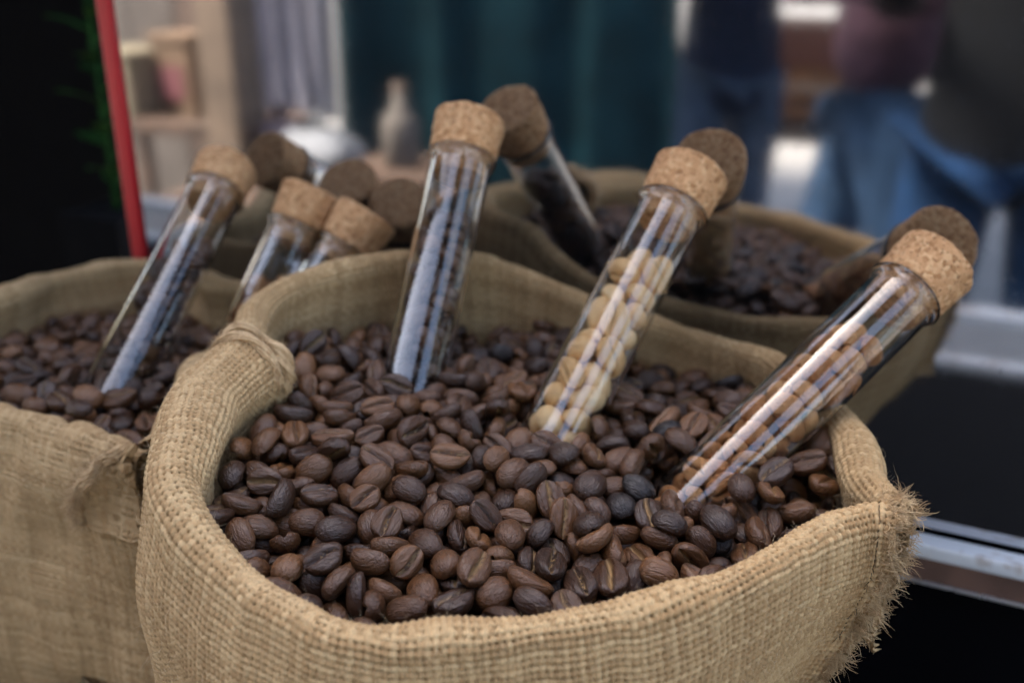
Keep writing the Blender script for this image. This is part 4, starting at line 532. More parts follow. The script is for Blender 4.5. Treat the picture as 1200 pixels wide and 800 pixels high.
41,-3844,2479,-464,8,109,65,-8,47,-3776,3045,-530,122,-3,2,37,42,-3567,662,-410,90,0,1,89,46,-3448,1004,-386,106,41,36,44,42,-3592,1265,-440,112,-3,3,59,46,-3344,1464,-410,12,-89,85,-29,
46,-3473,1778,-468,123,-5,4,31,45,-3445,2010,-441,0,126,4,12,46,-3535,2183,-448,24,64,106,17,41,-3532,2589,-470,5,-8,127,-1,46,-3353,2913,-525,126,-4,-2,11,40,-3159,1019,-428,127,-3,0,-2,
43,-3113,1224,-441,56,-1,4,114,46,-3167,1428,-451,6,-2,-2,-127,43,-3238,1747,-414,34,17,87,84,44,-3128,1987,-429,9,120,-35,20,44,-3293,2320,-448,10,-5,-122,34,41,-3168,2573,-508,125,-2,1,22,
47,-3207,2840,-438,100,-12,-78,-7,41,-2858,1266,-441,81,0,-6,-98,44,-2937,1058,-377,23,63,-93,-54,44,-2972,1475,-398,37,-51,102,-43,45,-2891,1824,-416,32,-42,112,30,44,-2937,2016,-437,10,85,94,-9,
47,-2922,2323,-452,46,-118,7,8,45,-2952,2501,-465,2,125,-24,7,47,-2541,147,-344,19,-69,103,-18,40,-2912,832,-418,46,-1,3,118,31,-2706,1300,-389,63,1,-69,-86,42,-2540,2134,-484,120,-4,-3,-42,
26,-2663,2251,-463,65,8,-36,-102,41,-2476,786,-418,127,-2,-1,-1,47,-2528,950,-425,10,-2,4,127,47,-2500,1378,-446,110,-1,1,63,41,-5312,1351,-408,9,107,67,-8,47,-5071,1399,-414,59,32,-41,-100,
47,-5126,1648,-460,69,0,-2,-106,46,-4714,1073,-384,17,62,-100,-43,44,-4764,1291,-401,3,104,-72,-1,46,-4765,1593,-458,111,-1,-1,62,40,-4456,1082,-390,25,-22,52,-111,43,-4407,1331,-446,36,-1,-4,-122,
46,-4462,1668,-463,91,-1,0,88,44,-4529,1887,-470,60,-1,-3,-112,43,-4230,1963,-430,60,96,43,38,42,-4224,761,-372,23,-101,74,-5,47,-4198,1062,-389,24,-23,-101,69,47,-4218,1291,-402,78,-63,-32,70,
42,-4065,1614,-411,111,53,-30,0,46,-4146,1838,-429,23,24,-52,-111,45,-4185,2134,-446,48,15,-61,-100,47,-4274,2436,-458,36,122,-1,-1,42,-3944,793,-382,58,30,-8,109,41,-3989,1084,-390,10,-2,59,-112,
42,-3908,1344,-444,61,-1,-3,-111,41,-3880,1590,-458,56,-1,-4,-114,46,-3975,1922,-438,91,-8,37,-80,46,-3908,2171,-448,104,47,-12,-55,42,-4017,2411,-456,34,-103,66,-10,43,-3854,2686,-453,77,68,-74,-10,
47,-3577,464,-400,120,-2,0,42,43,-3747,772,-418,13,0,-4,-126,41,-3598,1076,-382,51,-100,56,-20,41,-3691,1416,-405,30,-112,-47,23,43,-3668,1691,-464,102,-2,2,75,40,-3600,1905,-442,77,27,-27,-94,
40,-3711,2132,-441,107,-67,-3,-16,41,-3639,2386,-457,31,87,86,14,45,-3638,2738,-516,49,-2,2,117,41,-3637,2947,-526,64,-2,-4,-110,41,-3414,406,-356,20,79,-96,-20,46,-3425,708,-382,110,3,34,53,
40,-3312,1284,-398,32,122,15,-7,42,-3315,1661,-460,54,-2,4,115,40,-3321,1909,-430,119,34,23,-18,40,-3338,2148,-445,3,43,119,-5,44,-3479,2396,-466,76,-19,29,-95,42,-3337,2739,-471,24,-116,45,2,
44,-2978,1260,-364,22,-82,-40,86,40,-3116,1586,-437,28,-1,26,121,41,-3072,1786,-430,8,114,-56,7,46,-3093,2178,-488,32,-3,-3,-123,40,-3096,2391,-496,84,-2,-2,-95,40,-3054,2724,-429,13,87,4,-91,
44,-2838,319,-352,9,-46,118,1,40,-2750,1769,-465,111,-3,2,62,46,-2781,1470,-411,1,42,115,-35,47,-2722,1929,-429,24,9,103,70,25,-2800,2172,-450,87,-32,-37,78,41,-2741,2440,-462,5,124,-28,-1,
46,-2587,-34,-314,61,93,59,-18,42,-2402,275,-326,98,16,-77,-17,47,-2608,559,-358,51,108,34,25,41,-2728,1141,-436,67,-1,-3,-108,44,-2611,1552,-454,123,-3,-1,-33,42,-2392,1982,-476,127,-3,1,-7,
41,-2260,1114,-434,104,-2,3,73,40,-2218,1510,-452,38,-1,3,121,44,-5494,1445,-396,37,-106,-59,-1,45,-5170,1178,-389,85,-89,17,-26,45,-5259,1593,-359,122,-10,7,31,46,-4865,1109,-401,71,-17,36,-97,
40,-4847,1487,-355,30,18,27,119,43,-4812,1694,-332,47,-103,56,-13,46,-4622,985,-344,95,-54,-29,58,46,-4588,1203,-336,76,-4,5,-101,40,-4556,1397,-388,77,9,74,68,45,-4618,1693,-424,60,-38,52,-91,
43,-4598,2037,-423,48,107,41,-28,40,-4310,938,-324,125,-14,-5,-20,44,-4301,1148,-266,112,45,2,39,46,-4376,1503,-394,56,73,88,4,44,-4245,1677,-391,6,-103,64,38,40,-4289,1899,-300,11,-47,113,34,
43,-3945,603,-364,53,103,-52,-10,45,-4113,906,-341,22,20,-12,-123,44,-3980,1219,-382,114,34,25,-37,44,-4123,1463,-322,87,4,-16,-91,44,-3942,1754,-330,94,65,-37,-40,47,-4056,2082,-386,42,-6,-11,-119,
43,-4029,2268,-392,70,-90,-53,19,46,-4172,2636,-458,41,-101,-49,43,46,-4148,2855,-449,45,-95,27,65,42,-3852,650,-342,89,-52,60,44,41,-3841,947,-388,83,-2,-33,90,43,-3693,1246,-361,22,76,-10,-99,
43,-3734,1487,-278,17,-80,97,-1,43,-3771,1678,-356,20,61,105,-32,43,-3815,1996,-381,59,13,-7,-111,40,-3751,2269,-382,34,-3,-11,-122,45,-3729,2609,-470,87,-46,49,-64,47,-3811,2839,-519,109,-4,-3,-64,
46,-3516,557,-310,126,-4,-2,-14,41,-3591,890,-423,120,-2,-1,-41,40,-3476,1179,-394,117,14,27,-40,44,-3469,1401,-392,46,-31,2,114,45,-3614,1704,-378,79,25,25,93,24,-3540,2052,-350,19,114,-52,-9,
47,-3579,2259,-354,39,-100,-65,18,44,-3580,2650,-410,99,-6,-2,79,40,-3516,2823,-485,110,-13,27,-55,47,-3190,386,-356,11,-122,31,-15,42,-3303,594,-344,94,-15,-73,-40,43,-3263,868,-388,10,75,101,-8,
40,-3324,1664,-352,24,3,6,125,41,-3184,2048,-388,103,-20,-6,71,44,-3152,2211,-369,106,-61,-10,32,46,-3322,2554,-459,40,32,-57,-101,47,-2918,278,-254,74,-102,-15,-10,40,-2777,371,-230,49,-41,-29,-106,
42,-2896,1657,-443,50,1,-17,116,27,-2862,2000,-364,117,-8,3,48,40,-3248,2436,-435,27,-34,84,84,27,-2943,2626,-428,76,-24,82,55,44,-2696,72,-340,124,0,-27,-8,45,-2822,499,-354,82,97,-7,-2,
44,-2835,627,-363,5,33,116,-41,41,-2368,2220,-448,18,59,109,24,47,-2535,1882,-471,66,-3,4,108,45,-2530,2364,-448,87,85,-12,-35,41,-2366,470,-349,66,53,-73,-60,47,-2342,903,-369,50,-32,-97,57,
40,-2508,1066,-391,11,14,55,113,45,-2610,1213,-395,16,-40,-15,-118,47,-2180,1306,-416,82,-17,-19,-93,41,-5339,1408,-304,25,-89,-85,16,43,-5006,1261,-349,17,3,-44,-118,47,-5010,1600,-375,67,30,-94,44,
41,-4776,1056,-250,38,-110,-47,-21,46,-4780,1263,-334,65,-5,0,109,40,-4631,1550,-327,14,-49,-48,106,45,-4471,1018,-287,68,10,54,-92,43,-4473,1342,-294,117,20,42,16,46,-4467,1518,-334,33,104,-57,33,
43,-4474,1807,-360,25,-124,4,12,46,-4476,2125,-399,25,114,-47,17,44,-4286,773,-260,43,-111,-11,-44,46,-4127,971,-251,106,-58,1,39,46,-4228,1336,-227,63,64,-16,88,43,-4216,1567,-322,34,38,-89,-75,
47,-4136,1769,-320,112,32,7,50,40,-4270,2239,-343,14,70,102,22,30,-4277,2505,-376,9,-33,-107,58,47,-4264,2692,-464,75,-71,-55,49,40,-4002,694,-254,20,57,-111,-16,45,-3955,972,-308,56,-9,-35,108,
41,-3846,1322,-289,72,104,15,3,42,-3907,1542,-356,78,24,7,-97,45,-3878,1844,-365,89,7,-41,80,42,-3888,2139,-331,95,-9,-17,83,26,-3928,2502,-385,94,-13,10,-84,24,-3990,2710,-367,24,23,118,-33,
43,-3706,431,-271,55,-81,-39,-71,47,-3685,737,-331,60,-6,17,-110,45,-3612,936,-326,92,-7,-3,87,43,-3584,1366,-336,75,-42,-16,92,41,-3596,1529,-367,81,-41,69,57,47,-3656,1895,-347,4,-24,-3,125,
25,-3729,2145,-273,24,118,-24,-32,43,-3708,2461,-390,53,-31,95,-59,47,-3700,2776,-386,16,-37,106,-57,46,-3680,3055,-403,20,49,-99,-59,42,-3556,399,-258,96,-64,42,-32,46,-3179,701,-352,88,-82,21,35,
44,-3263,938,-293,6,40,-119,-20,40,-3278,1138,-392,2,33,-115,42,43,-3446,1584,-420,47,-27,14,114,42,-3457,1832,-335,7,-47,-117,16,40,-3343,2101,-372,95,-6,4,84,43,-3410,2374,-366,67,-12,-1,-107,
40,-3403,2716,-404,76,0,-8,101,42,-3099,250,-340,67,-20,61,-87,30,-3270,293,-142,104,-41,20,-57,46,-3414,573,-221,115,-5,6,53,41,-3062,844,-372,63,75,-71,-39,31,-2952,2200,-391,6,117,47,-12,
40,-3162,2342,-352,82,-97,-2,-8,42,-3164,2691,-394,105,43,-56,-5,45,-2841,189,-338,104,60,-13,38,46,-2668,242,-282,106,21,-30,-59,43,-2837,666,-310,68,-18,37,99,40,-2925,806,-301,124,-20,-6,20,
44,-2967,2490,-400,119,1,-8,-44,28,-2722,2382,-394,40,0,-1,-120,44,-2439,-119,-318,57,52,87,51,43,-2594,298,-360,31,19,-44,-113,46,-2474,446,-331,10,-76,-30,97,41,-2715,695,-364,63,-100,31,-34,
42,-2826,976,-374,42,-48,-107,22,45,-2194,2092,-445,1,126,3,-11,44,-2292,998,-263,68,61,88,-5,40,-2338,1348,-430,84,13,-13,-93,41,-2471,1353,-302,54,-18,-66,92,47,-5490,1394,-346,112,24,30,-46,
43,-5176,1512,-355,48,-24,64,-95,43,-4932,1133,-296,18,12,-25,-122,41,-4946,1372,-280,35,17,91,80,43,-4941,1688,-412,35,-46,-61,95,46,-4614,958,-230,39,5,-15,120,40,-4593,1137,-201,21,-63,-106,-23,
46,-4626,1316,-252,92,-54,-36,58,47,-4564,1679,-328,82,30,-5,92,47,-4442,872,-240,32,-10,122,-14,47,-4436,1200,-246,102,-42,-47,42,45,-4293,1364,-322,65,-81,11,72,40,-4376,1640,-294,19,16,124,5,
24,-4337,2056,-295,16,117,45,7,45,-4403,2360,-367,65,-34,83,-62,40,-4087,833,-210,15,125,13,15,43,-4082,1130,-262,43,117,-26,-4,40,-4014,1411,-285,75,-31,47,-86,31,-4047,1678,-244,35,-70,100,4,
26,-4017,1942,-326,10,5,13,-126,43,-4132,2384,-378,122,-14,7,32,42,-4092,2562,-402,124,5,-4,27,45,-4151,2797,-372,47,62,-33,95,47,-3796,558,-269,26,-1,40,-118,43,-3839,836,-283,28,-12,-120,-27,
40,-3835,1108,-275,30,-27,30,-117,24,-3872,1430,-237,73,2,95,-42,26,-3760,1758,-286,14,76,-98,24,28,-3808,1990,-275,126,11,9,-2,31,-3864,2378,-358,51,-23,50,-103,41,-3779,2586,-356,90,15,25,-85,
45,-3882,2905,-436,110,-22,3,59,40,-3571,658,-251,116,-39,-8,32,44,-3455,829,-327,17,-23,-41,-117,41,-3578,1164,-282,121,-4,-1,39,41,-3387,1466,-266,1,-44,-111,42,40,-3497,1661,-287,45,93,-58,-45,
46,-3467,1925,-284,115,-1,15,53,45,-3485,2189,-338,115,-3,42,33,45,-3451,2562,-346,45,-57,-103,13,42,-3470,3010,-472,61,-24,56,93,47,-3258,280,-356,108,55,-9,-36,45,-3329,431,-281,11,38,-120,-14,
41,-3363,750,-277,17,-30,32,-118,42,-3348,1104,-302,113,-4,-19,-54,44,-3096,1440,-319,4,53,115,-7,42,-3182,1866,-335,58,-110,22,14,27,-3278,1998,-266,94,61,-30,51,43,-3258,2245,-303,118,-31,-30,-18,
41,-3168,2542,-318,7,125,0,-21,40,-2971,103,-294,83,-90,6,-34,46,-2929,169,-195,93,-62,-30,-52,25,-2869,240,-107,93,-81,21,-22,38,-2976,352,78,27,20,-27,119,45,-3133,848,-284,106,-28,-37,52,
40,-3218,1318,-346,20,10,27,122,25,-2813,2508,-325,68,-8,101,34,40,-2637,28,-226,121,8,6,37,26,-2509,200,-258,100,-17,-24,72,25,-2604,440,-254,2,-105,-67,-27,45,-2713,857,-341,16,123,-22,-14,
42,-2807,1157,-291,40,-71,-97,-9,40,-2591,1254,-248,0,0,-127,10,47,-2410,620,-360,59,10,-66,-91,43,-2540,893,-324,116,8,-8,-51,44,-2450,1180,-371,20,-39,-32,-115,43,-2650,1417,-353,112,-38,12,-45,
47,-2172,1416,-315,6,28,105,-66,44,-2313,1314,-220,24,76,-96,23,44,-5236,1324,-320,33,-40,54,-103,42,-5076,1300,-277,104,-42,1,59,45,-4911,1510,-248,121,-21,-21,-23,42,-4858,1212,-204,98,-68,18,-39,
40,-4733,1468,-243,2,-101,73,24,44,-4713,1901,-339,40,-18,-118,15,46,-4438,986,-114,1,-99,-33,-73,46,-4489,1275,-150,120,-30,3,29,47,-4450,1572,-247,13,-12,-3,126,43,-4450,1798,-241,17,-92,57,65,
44,-4505,2115,-326,105,-23,8,68,47,-4244,1003,-205,99,-44,-14,66,45,-4206,1204,-176,123,3,30,12,25,-4250,1498,-179,40,-21,-118,9,30,-4299,1799,-231,31,6,-116,-42,42,-4156,2074,-310,102,-34,-32,59,
24,-4302,2435,-266,107,0,3,-68,28,-4206,2667,-296,2,23,-114,-51,31,-3915,772,-197,119,21,36,-14,27,-3948,940,-166,8,-41,-115,33,43,-3954,1232,-235,92,40,12,-77,27,-3872,1625,-233,107,-21,40,-50,
30,-3852,1872,-231,121,36,-4,15,28,-3982,2204,-281,32,26,-48,-110,29,-3967,2397,-286,114,7,-26,-49,27,-4013,2768,-285,1,-96,57,-61,45,-3987,2955,-526,116,-3,1,51,47,-3718,796,-239,60,2,-20,-110,
28,-3728,1014,-240,90,69,1,57,31,-3690,1348,-196,44,20,-106,-49,28,-3604,1555,-180,21,94,-79,26,27,-3609,1815,-226,38,-92,-76,-21,27,-3534,2042,-242,117,-36,-13,-30,28,-3604,2450,-330,108,40,49,22,
42,-3625,2647,-308,104,13,-6,-72,25,-3604,2983,-355,67,-83,66,21,42,-3404,393,-203,125,8,15,-15,47,-3586,776,-160,5,43,-96,70,46,-3470,975,-268,3,12,1,126,47,-3407,1282,-292,21,-2,-22,123,
45,-3248,1568,-307,49,-5,49,-106,42,-3351,1838,-280,52,56,14,100,45,-3345,2114,-268,126,-14,-2,-11,47,-3292,2380,-280,76,-7,-36,-95,45,-3261,2750,-336,97,32,-38,-65,30,-3071,214,-182,27,-47,-8,115,
24,-3141,249,-42,81,11,-49,84,30,-3334,489,-92,75,47,-71,-57,45,-3333,733,-137,16,100,-77,-1,42,-3119,1086,-336,12,28,34,119,31,-2985,1599,-305,22,-56,81,-77,43,-3002,1796,-362,104,-1,-10,-73,
30,-2829,2140,-290,81,90,-36,-10,24,-2796,2287,-317,114,10,-27,48,30,-3096,2707,-276,94,11,9,84,42,-2803,76,-215,14,-90,-44,77,27,-2756,484,-210,87,-59,-18,-68,28,-2682,614,-194,61,92,-62,-3,
41,-2964,933,-273,77,-83,-58,-3,27,-2596,645,-79,92,4,-44,-76,25,-2748,658,-22,100,35,71,6,30,-3453,1414,-79,10,-58,107,-36,40,-2449,8,-248,79,-6,51,85,30,-2493,305,-184,103,-37,7,63,
46,-2532,690,-287,49,112,34,-12,42,-2715,1022,-359,118,26,39,-9,40,-2446,1143,-203,24,112,54,1,24,-2922,1303,-303,48,-83,25,-80,40,-2736,1592,-378,62,7,-43,-102,44,-2391,1016,-266,37,26,-59,-103,
45,-2316,1203,-332,78,-25,19,-95,42,-2614,1393,-220,47,9,-37,-112,45,-2592,1733,-420,22,-65,-107,-1,29,-2661,2062,-453,111,35,-9,-50,45,-2184,1278,-236,89,10,78,-44,40,-5105,1474,-238,30,57,-105,-31,
43,-4940,1115,-196,119,15,-7,-40,40,-4791,1360,-192,113,17,23,-51,42,-4842,1613,-254,89,-78,-25,-38,40,-4570,1100,-99,44,-72,95,8,43,-4544,1436,-202,121,-35,14,-6,41,-4668,1727,-264,56,-33,-31,105,
43,-4558,1909,-320,80,-79,-17,57,40,-4338,846,-136,61,10,20,-109,42,-4348,1106,-160,50,37,11,-110,45,-4358,1396,-226,84,-32,2,90,45,-4422,1681,-192,89,-90,10,-11,29,-4438,1963,-200,65,4,94,-55,
26,-4336,2244,-294,41,31,7,-116,44,-4103,858,-98,30,8,112,-52,41,-4028,1106,-178,108,-41,-7,-53,30,-4086,1442,-175,126,-6,2,-15,46,-4114,1590,-187,42,-116,32,-1,27,-4117,1916,-212,16,60,109,18,
27,-4090,2268,-276,112,-42,-41,13,30,-4084,2555,-300,5,10,-1,127,27,-3999,2934,-393,55,43,-19,-105,42,-3901,604,-200,115,-23,-12,46,25,-3780,880,-127,66,-86,-57,34,28,-3769,1163,-194,44,-29,-5,-115,
26,-3816,1312,-126,111,-8,-52,32,29,-3785,1785,-179,21,-11,82,-94,29,-3699,1962,-210,21,-48,14,-115,24,-3726,2341,-245,33,-72,-67,73,25,-3790,2516,-232,4,40,-114,-38,41,-3766,2894,-380,101,54,21,50,
43,-3623,554,-181,120,40,-3,15,42,-3598,917,-165,3,-122,34,1,42,-3457,1108,-180,12,125,22,-3,25,-3550,1381,-203,40,-54,-2,-108,27,-3436,1746,-217,39,-35,-99,61,24,-3425,1969,-152,13,26,-52,112,
47,-3419,2241,-246,34,-13,41,114,26,-3426,2450,-242,8,-77,78,-63,42,-3518,2842,-330,20,-101,-74,10,36,-3326,310,17,73,95,-42,-4,27,-3519,479,-105,8,8,20,-125,27,-3636,854,-102,127,-3,-2,10,
31,-3269,913,-227,121,20,9,32,29,-3020,1394,-209,7,28,123,-12,42,-3060,1643,-292,13,-50,29,113,30,-2996,1927,-293,120,-28,-30,10,27,-2992,2266,-293,30,25,-120,-11,28,-3067,2502,-239,38,-11,-121,1,
31,-3365,2911,-368,39,-96,-69,-26,39,-2841,119,-56,110,29,-24,52,30,-2756,331,-50,26,75,-92,37,36,-2778,397,47,16,-125,-5,-18,35,-3277,783,50,72,-61,-55,64,46,-3175,1174,-172,119,39,17,-10,
40,-3146,1360,-212,35,-46,-63,94,45,-3082,1788,-241,49,-102,12,-56,44,-2530,2047,-351,5,90,86,25,28,-2577,38,-81,21,105,-67,11,29,-2657,241,-143,103,-46,14,-56,26,-2604,398,-132,83,50,-76,-29,
27,-2662,764,-224,102,68,-31,-11,43,-2606,1051,-256,26,95,79,6,27,-2727,1301,-192,79,-37,-57,73,24,-2630,1290,-73,36,-40,-113,23,27,-2494,828,-87,13,36,-82,-89,24,-3266,1660,-163,51,112,22,22,
40,-2409,554,-236,86,1,19,91,45,-2382,748,-307,1,36,35,117,45,-2408,829,-225,44,-8,-60,-103,29,-2609,1150,-141,26,119,-37,-1,28,-2857,1397,-278,34,42,67,94,40,-2751,1831,-342,109,-33,19,-52,
27,-2292,1372,-135,0,124,9,-25,27,-2667,1473,-144,113,-22,-17,-50,42,-5362,1378,-226,105,20,15,67,44,-5016,1333,-136,62,107,-29,-9,42,-5015,1710,-264,12,-34,-122,-7,41,-4712,999,-148,122,8,-28,-17,
41,-4742,1236,-128,47,-30,28,-111,41,-4699,1490,-132,111,19,-18,-55,44,-4615,1631,-169,92,11,15,-85,47,-4489,906,-137,67,-38,-67,75,45,-4369,1285,-99,73,41,37,88,43,-4431,1594,-97,17,1,103,73,
45,-4663,1928,-240,61,-42,-35,97,28,-4537,2049,-209,79,4,1,-100,42,-4116,705,-158,124,19,-11,17,42,-4180,969,-102,124,-3,19,22,25,-4118,1272,-148,43,-59,-25,-100,27,-4182,1504,-90,76,26,-69,-71,
30,-4144,1782,-190,65,-20,-37,101,27,-4265,2056,-217,125,-8,-8,20,26,-4122,2390,-247,104,-23,-39,-57,24,-4199,2550,-206,90,36,-62,-53,40,-4003,666,-89,26,-23,54,-110,29,-3854,1019,-100,43,-117,-23,-13,
31,-3944,1178,-77,57,100,40,-36,27,-3957,1496,-182,95,-5,70,48,31,-3954,1847,-162,75,-20,-40,92,30,-3956,2106,-210,33,13,50,-112,29,-3985,2446,-196,101,-29,-19,-68,24,-3898,2609,-240,22,85,-69,-61,
25,-3864,3066,-392,77,88,-16,48,25,-3713,457,-67,92,-70,51,-10,26,-3722,675,-104,3,-44,-83,85,28,-3614,1032,-89,92,-57,-8,65,27,-3622,1258,-162,9,108,43,-50,31,-3713,1585,-147,117,-20,-34,-31,
27,-3628,1738,-165,21,-25,32,-118,25,-3645,2169,-204,41,49,-107,25,26,-3592,2347,-235,2,32,-21,121,27,-3667,2592,-180,89,-30,38,-77,29,-3678,2884,-314,41,-35,53,-102,27,-3502,336,-64,88,-77,48,12,
25,-3494,723,-114,51,53,-5,103,24,-3475,957,-126,21,45,5,117,44,-3234,1226,-252,117,36,27,-21,24,-3410,1568,-198,23,117,24,-37,44,-3200,1841,-184,118,-28,-13,36,26,-3152,2109,-225,29,-80,70,63,
26,-3150,2355,-224,16,20,7,124,28,-3353,2632,-251,14,45,115,-28,32,-3144,286,84,114,-4,6,-55,31,-3453,558,-28,59,-25,51,97,28,-3362,857,-55,27,121,16,-21,44,-3066,1045,-219,106,42,-18,53,
43,-3040,1199,-262,51,-39,-41,102,40,-3190,1740,-252,27,-106,49,-42,30,-3001,2094,-319,119,37,-24,-3,29,-2683,2155,-323,36,52,110,9,34,-3009,2654,-223,5,41,-12,119,27,-2724,131,-161,91,31,-76,-33,
33,-2663,130,-27,101,-1,-10,-76,30,-2732,494,-56,2,31,-123,8,34,-2574,440,17,41,77,90,-21,30,-2696,810,-66,12,23,104,68,34,-2610,574,28,124,9,-23,8,45,-3254,1493,-170,27,71,-7,-101,
24,-3322,2124,-158,121,13,8,37,28,-2452,-123,-158,99,51,-8,-61,31,-2464,113,-131,106,-47,51,-11,30,-2437,274,-80,101,5,29,71,29,-2520,588,-128,63,97,-49,18,44,-2760,1027,-190,35,5,64,-104,
24,-2774,1095,-208,70,-105,-5,16,30,-2416,1119,-78,41,115,26,23,28,-2531,1208,-57,70,-31,26,-98,24,-2845,1515,-148,97,28,17,75,24,-2411,702,-150,58,111,23,3,44,-2259,1126,-168,41,68,-89,43,
27,-2477,1303,-160,0,-78,100,0,26,-2910,1577,-176,39,-77,-93,8,46,-2388,2131,-395,86,18,-17,-90,25,-2774,1549,-270,106,13,-7,-68,40,-2169,1330,-62,57,88,58,44,47,-5494,1468,-237,107,-29,39,48,
41,-5147,1214,-201,111,54,-27,-8,46,-5347,1598,-216,29,-11,91,-82,42,-4955,1148,-98,101,-11,0,76,41,-5003,1424,-148,101,-61,2,-47,45,-4890,1820,-316,21,11,-98,-77,45,-4587,933,-36,37,-5,-9,121,
44,-4782,1046,-73,11,-29,30,120,40,-4578,1332,-74,30,-2,-36,-118,47,-4480,1478,-133,12,20,35,120,28,-4285,1682,-168,108,-4,67,7,46,-4262,790,-52,106,35,-17,58,43,-4412,1079,-14,3,-14,-40,-120,
46,-4304,1380,-59,48,27,82,80,34,-4046,1462,-55,30,-22,16,120,36,-4252,1936,-132,115,10,7,52,24,-4411,2214,-218,82,-18,-34,89,29,-3928,806,-27,48,102,33,-49,45,-4190,1138,-92,55,37,-25,106,
30,-3994,1322,-104,119,-4,31,33,27,-4042,1633,-109,21,-37,-8,-120,24,-4092,2022,-145,58,17,55,97,29,-4195,2173,-199,77,-91,-18,-39,36,-4050,2577,-168,106,-38,-14,58,41,-3820,548,-84,56,-24,-110,-20,
25,-3924,895,-40,93,-63,-5,-58,36,-3775,1168,-39,24,-31,-121,8,35,-3742,1438,-112,48,-40,-55,-95,33,-3874,1718,-99,30,4,-29,120,33,-3843,1975,-112,36,50,111,-11,30,-3819,2266,-173,63,-27,-22,105,
39,-3826,2483,-164,97,35,-10,74,30,-3865,2820,-320,105,44,-17,-55,30,-3600,578,-19,53,-97,-14,61,36,-3667,790,-22,122,30,-11,15,30,-3463,1178,-130,121,-22,-12,-31,41,-3371,1342,-175,31,12,4,-122,
32,-3541,1679,-108,110,30,6,56,31,-3372,1782,-128,45,103,-18,-55,25,-3511,2100,-159,98,-32,45,59,24,-3513,2519,-204,16,49,-116,-4,29,-3493,2772,-283,30,-15,17,-121,33,-3507,467,38,15,-14,-76,100,
30,-3377,676,-27,38,21,40,112,24,-3238,1066,-157,13,17,58,-111,42,-3015,1433,-151,22,-6,18,124,44,-3121,1525,-192,92,-78,-40,-4,27,-3104,2006,-238,55,106,11,42,25,-3209,2278,-154,114,49,0,-29,
25,-2919,2420,-280,118,6,45,0,27,-2720,-35,-67,59,-84,-32,-68,39,-2982,187,8,6,-23,124,-11,33,-2954,151,80,120,-3,-6,-40,37,-3302,429,64,49,-72,89,26,26,-3333,1035,-88,85,43,-7,-84,
37,-3531,1247,-66,123,-28,-14,0,45,-2830,1736,-328,21,-40,-112,40,30,-3554,2202,-140,75,-54,37,79,29,-2515,2278,-382,119,42,8,-11,39,-2509,-155,-17,88,-85,27,-19,37,-2493,104,-7,105,8,4,-71,
29,-2807,747,-163,26,-104,27,-62,47,-2802,909,-223,16,1,-98,79,46,-2354,571,-62,93,-30,-81,14,26,-2431,726,-76,82,-24,-45,-83,31,-2683,914,-111,50,-114,26,6,26,-2528,1003,-57,16,31,23,-120,
29,-2370,1402,-9,85,1,-4,-94,28,-2459,450,-112,11,23,84,-92,27,-2599,798,-237,74,-97,31,-18,46,-2495,943,-152,28,-123,6,-16,40,-2251,1210,-79,49,5,-100,62,43,-2259,1372,-31,39,83,87,14,
25,-2507,1411,-51,18,-23,-123,13,27,-2924,453,-21,104,12,-24,69,25,-3343,1295,-49,77,-25,-6,98,24,-2378,968,-51,53,5,-7,-115,24,-3188,1323,-56,120,-14,-18,-34,24,-3224,1166,-47,22,-123,-7,-20,
24,-3126,1466,-62,34,-10,-18,121,29,-2640,1063,-19,21,10,-124,-17,29,-3170,440,-10,120,-12,-10,39,26,-3251,550,-2,42,-3,12,-119,42,-3012,1621,-90,13,-93,85,7,29,-2739,1574,-86,122,-23,-12,-26,
25,-2349,827,-48,43,-12,2,-119,29,-3368,1156,-27,24,121,-24,15,25,-2837,550,15,-13,-90,-87,19,35,-2606,882,8,18,113,54,14,29,-3148,1607,-90,21,113,49,-24,29,-2704,2107,-114,88,-32,-1,-86,
41,-2177,2324,-119,25,-105,68,2,47,-1761,2134,-102,118,-3,3,48,28,-2793,2002,-90,7,81,-97,-11,46,-2028,2404,-110,82,-4,12,-96,47,-1925,1650,-30,82,10,-6,96,43,-1920,2033,-86,123,11,-11,-27,
46,-1748,1821,-63,29,34,-118,-15,32,-2572,1783,-58,123,14,25,-15,47,-1893,1485,-61,124,-22,13,11,46,-2002,1400,-79,15,13,125,7,46,-1600,2114,-115,12,-122,-32,-5,26,-2661,1910,-55,29,16,8,-122,
27,-2467,2074,-108,10,-126,6,5,40,-1620,1700,-94,-20,81,93,24,36,-2775,1836,-96,16,5,-21,-124,30,-2250,1584,-82,14,106,-67,-12,44,-1963,1190,-64,-30,-28,-120,7,46,-1299,1955,-104,61,25,8,-108,
42,-1828,1296,-58,99,7,20,-76,45,-1375,1658,-83,93,17,10,-84,45,-1633,1522,-79,8,59,-112,-7,45,-2091,2060,-76,5,-124,-23,13,28,-2335,1872,-75,66,-19,11,106,42,-1503,2294,-114,58,19,26,-108,
27,-2380,2187,-119,24,4,-26,122,29,-2372,1701,-72,105,12,-17,-68,40,-1842,2468,-129,77,-15,-32,-95,43,-2025,2214,-118,-13,-5,126,-5,45,-1210,1772,-98,124,-3,-22,18,42,-1504,1339,-70,117,-14,-11,-46,
42,-1645,2303,-98,125,-9,-4,-19,64,-725,150,-318,50,114,5,24,69,-766,205,-298,61,-52,30,94,65,-654,72,-176,0,-72,62,84,64,-794,58,-194,107,-14,-67,-10,65,-887,147,-249,78,16,-94,-30,
68,-860,254,-186,74,-63,43,69,64,-760,379,-138,23,-3,-125,-4,71,-638,256,-222,34,-53,-52,97,64,-814,156,-61,70,100,-23,29,69,-855,288,-34,93,-20,13,-83,68,-694,212,-63,72,-87,-4,-58,
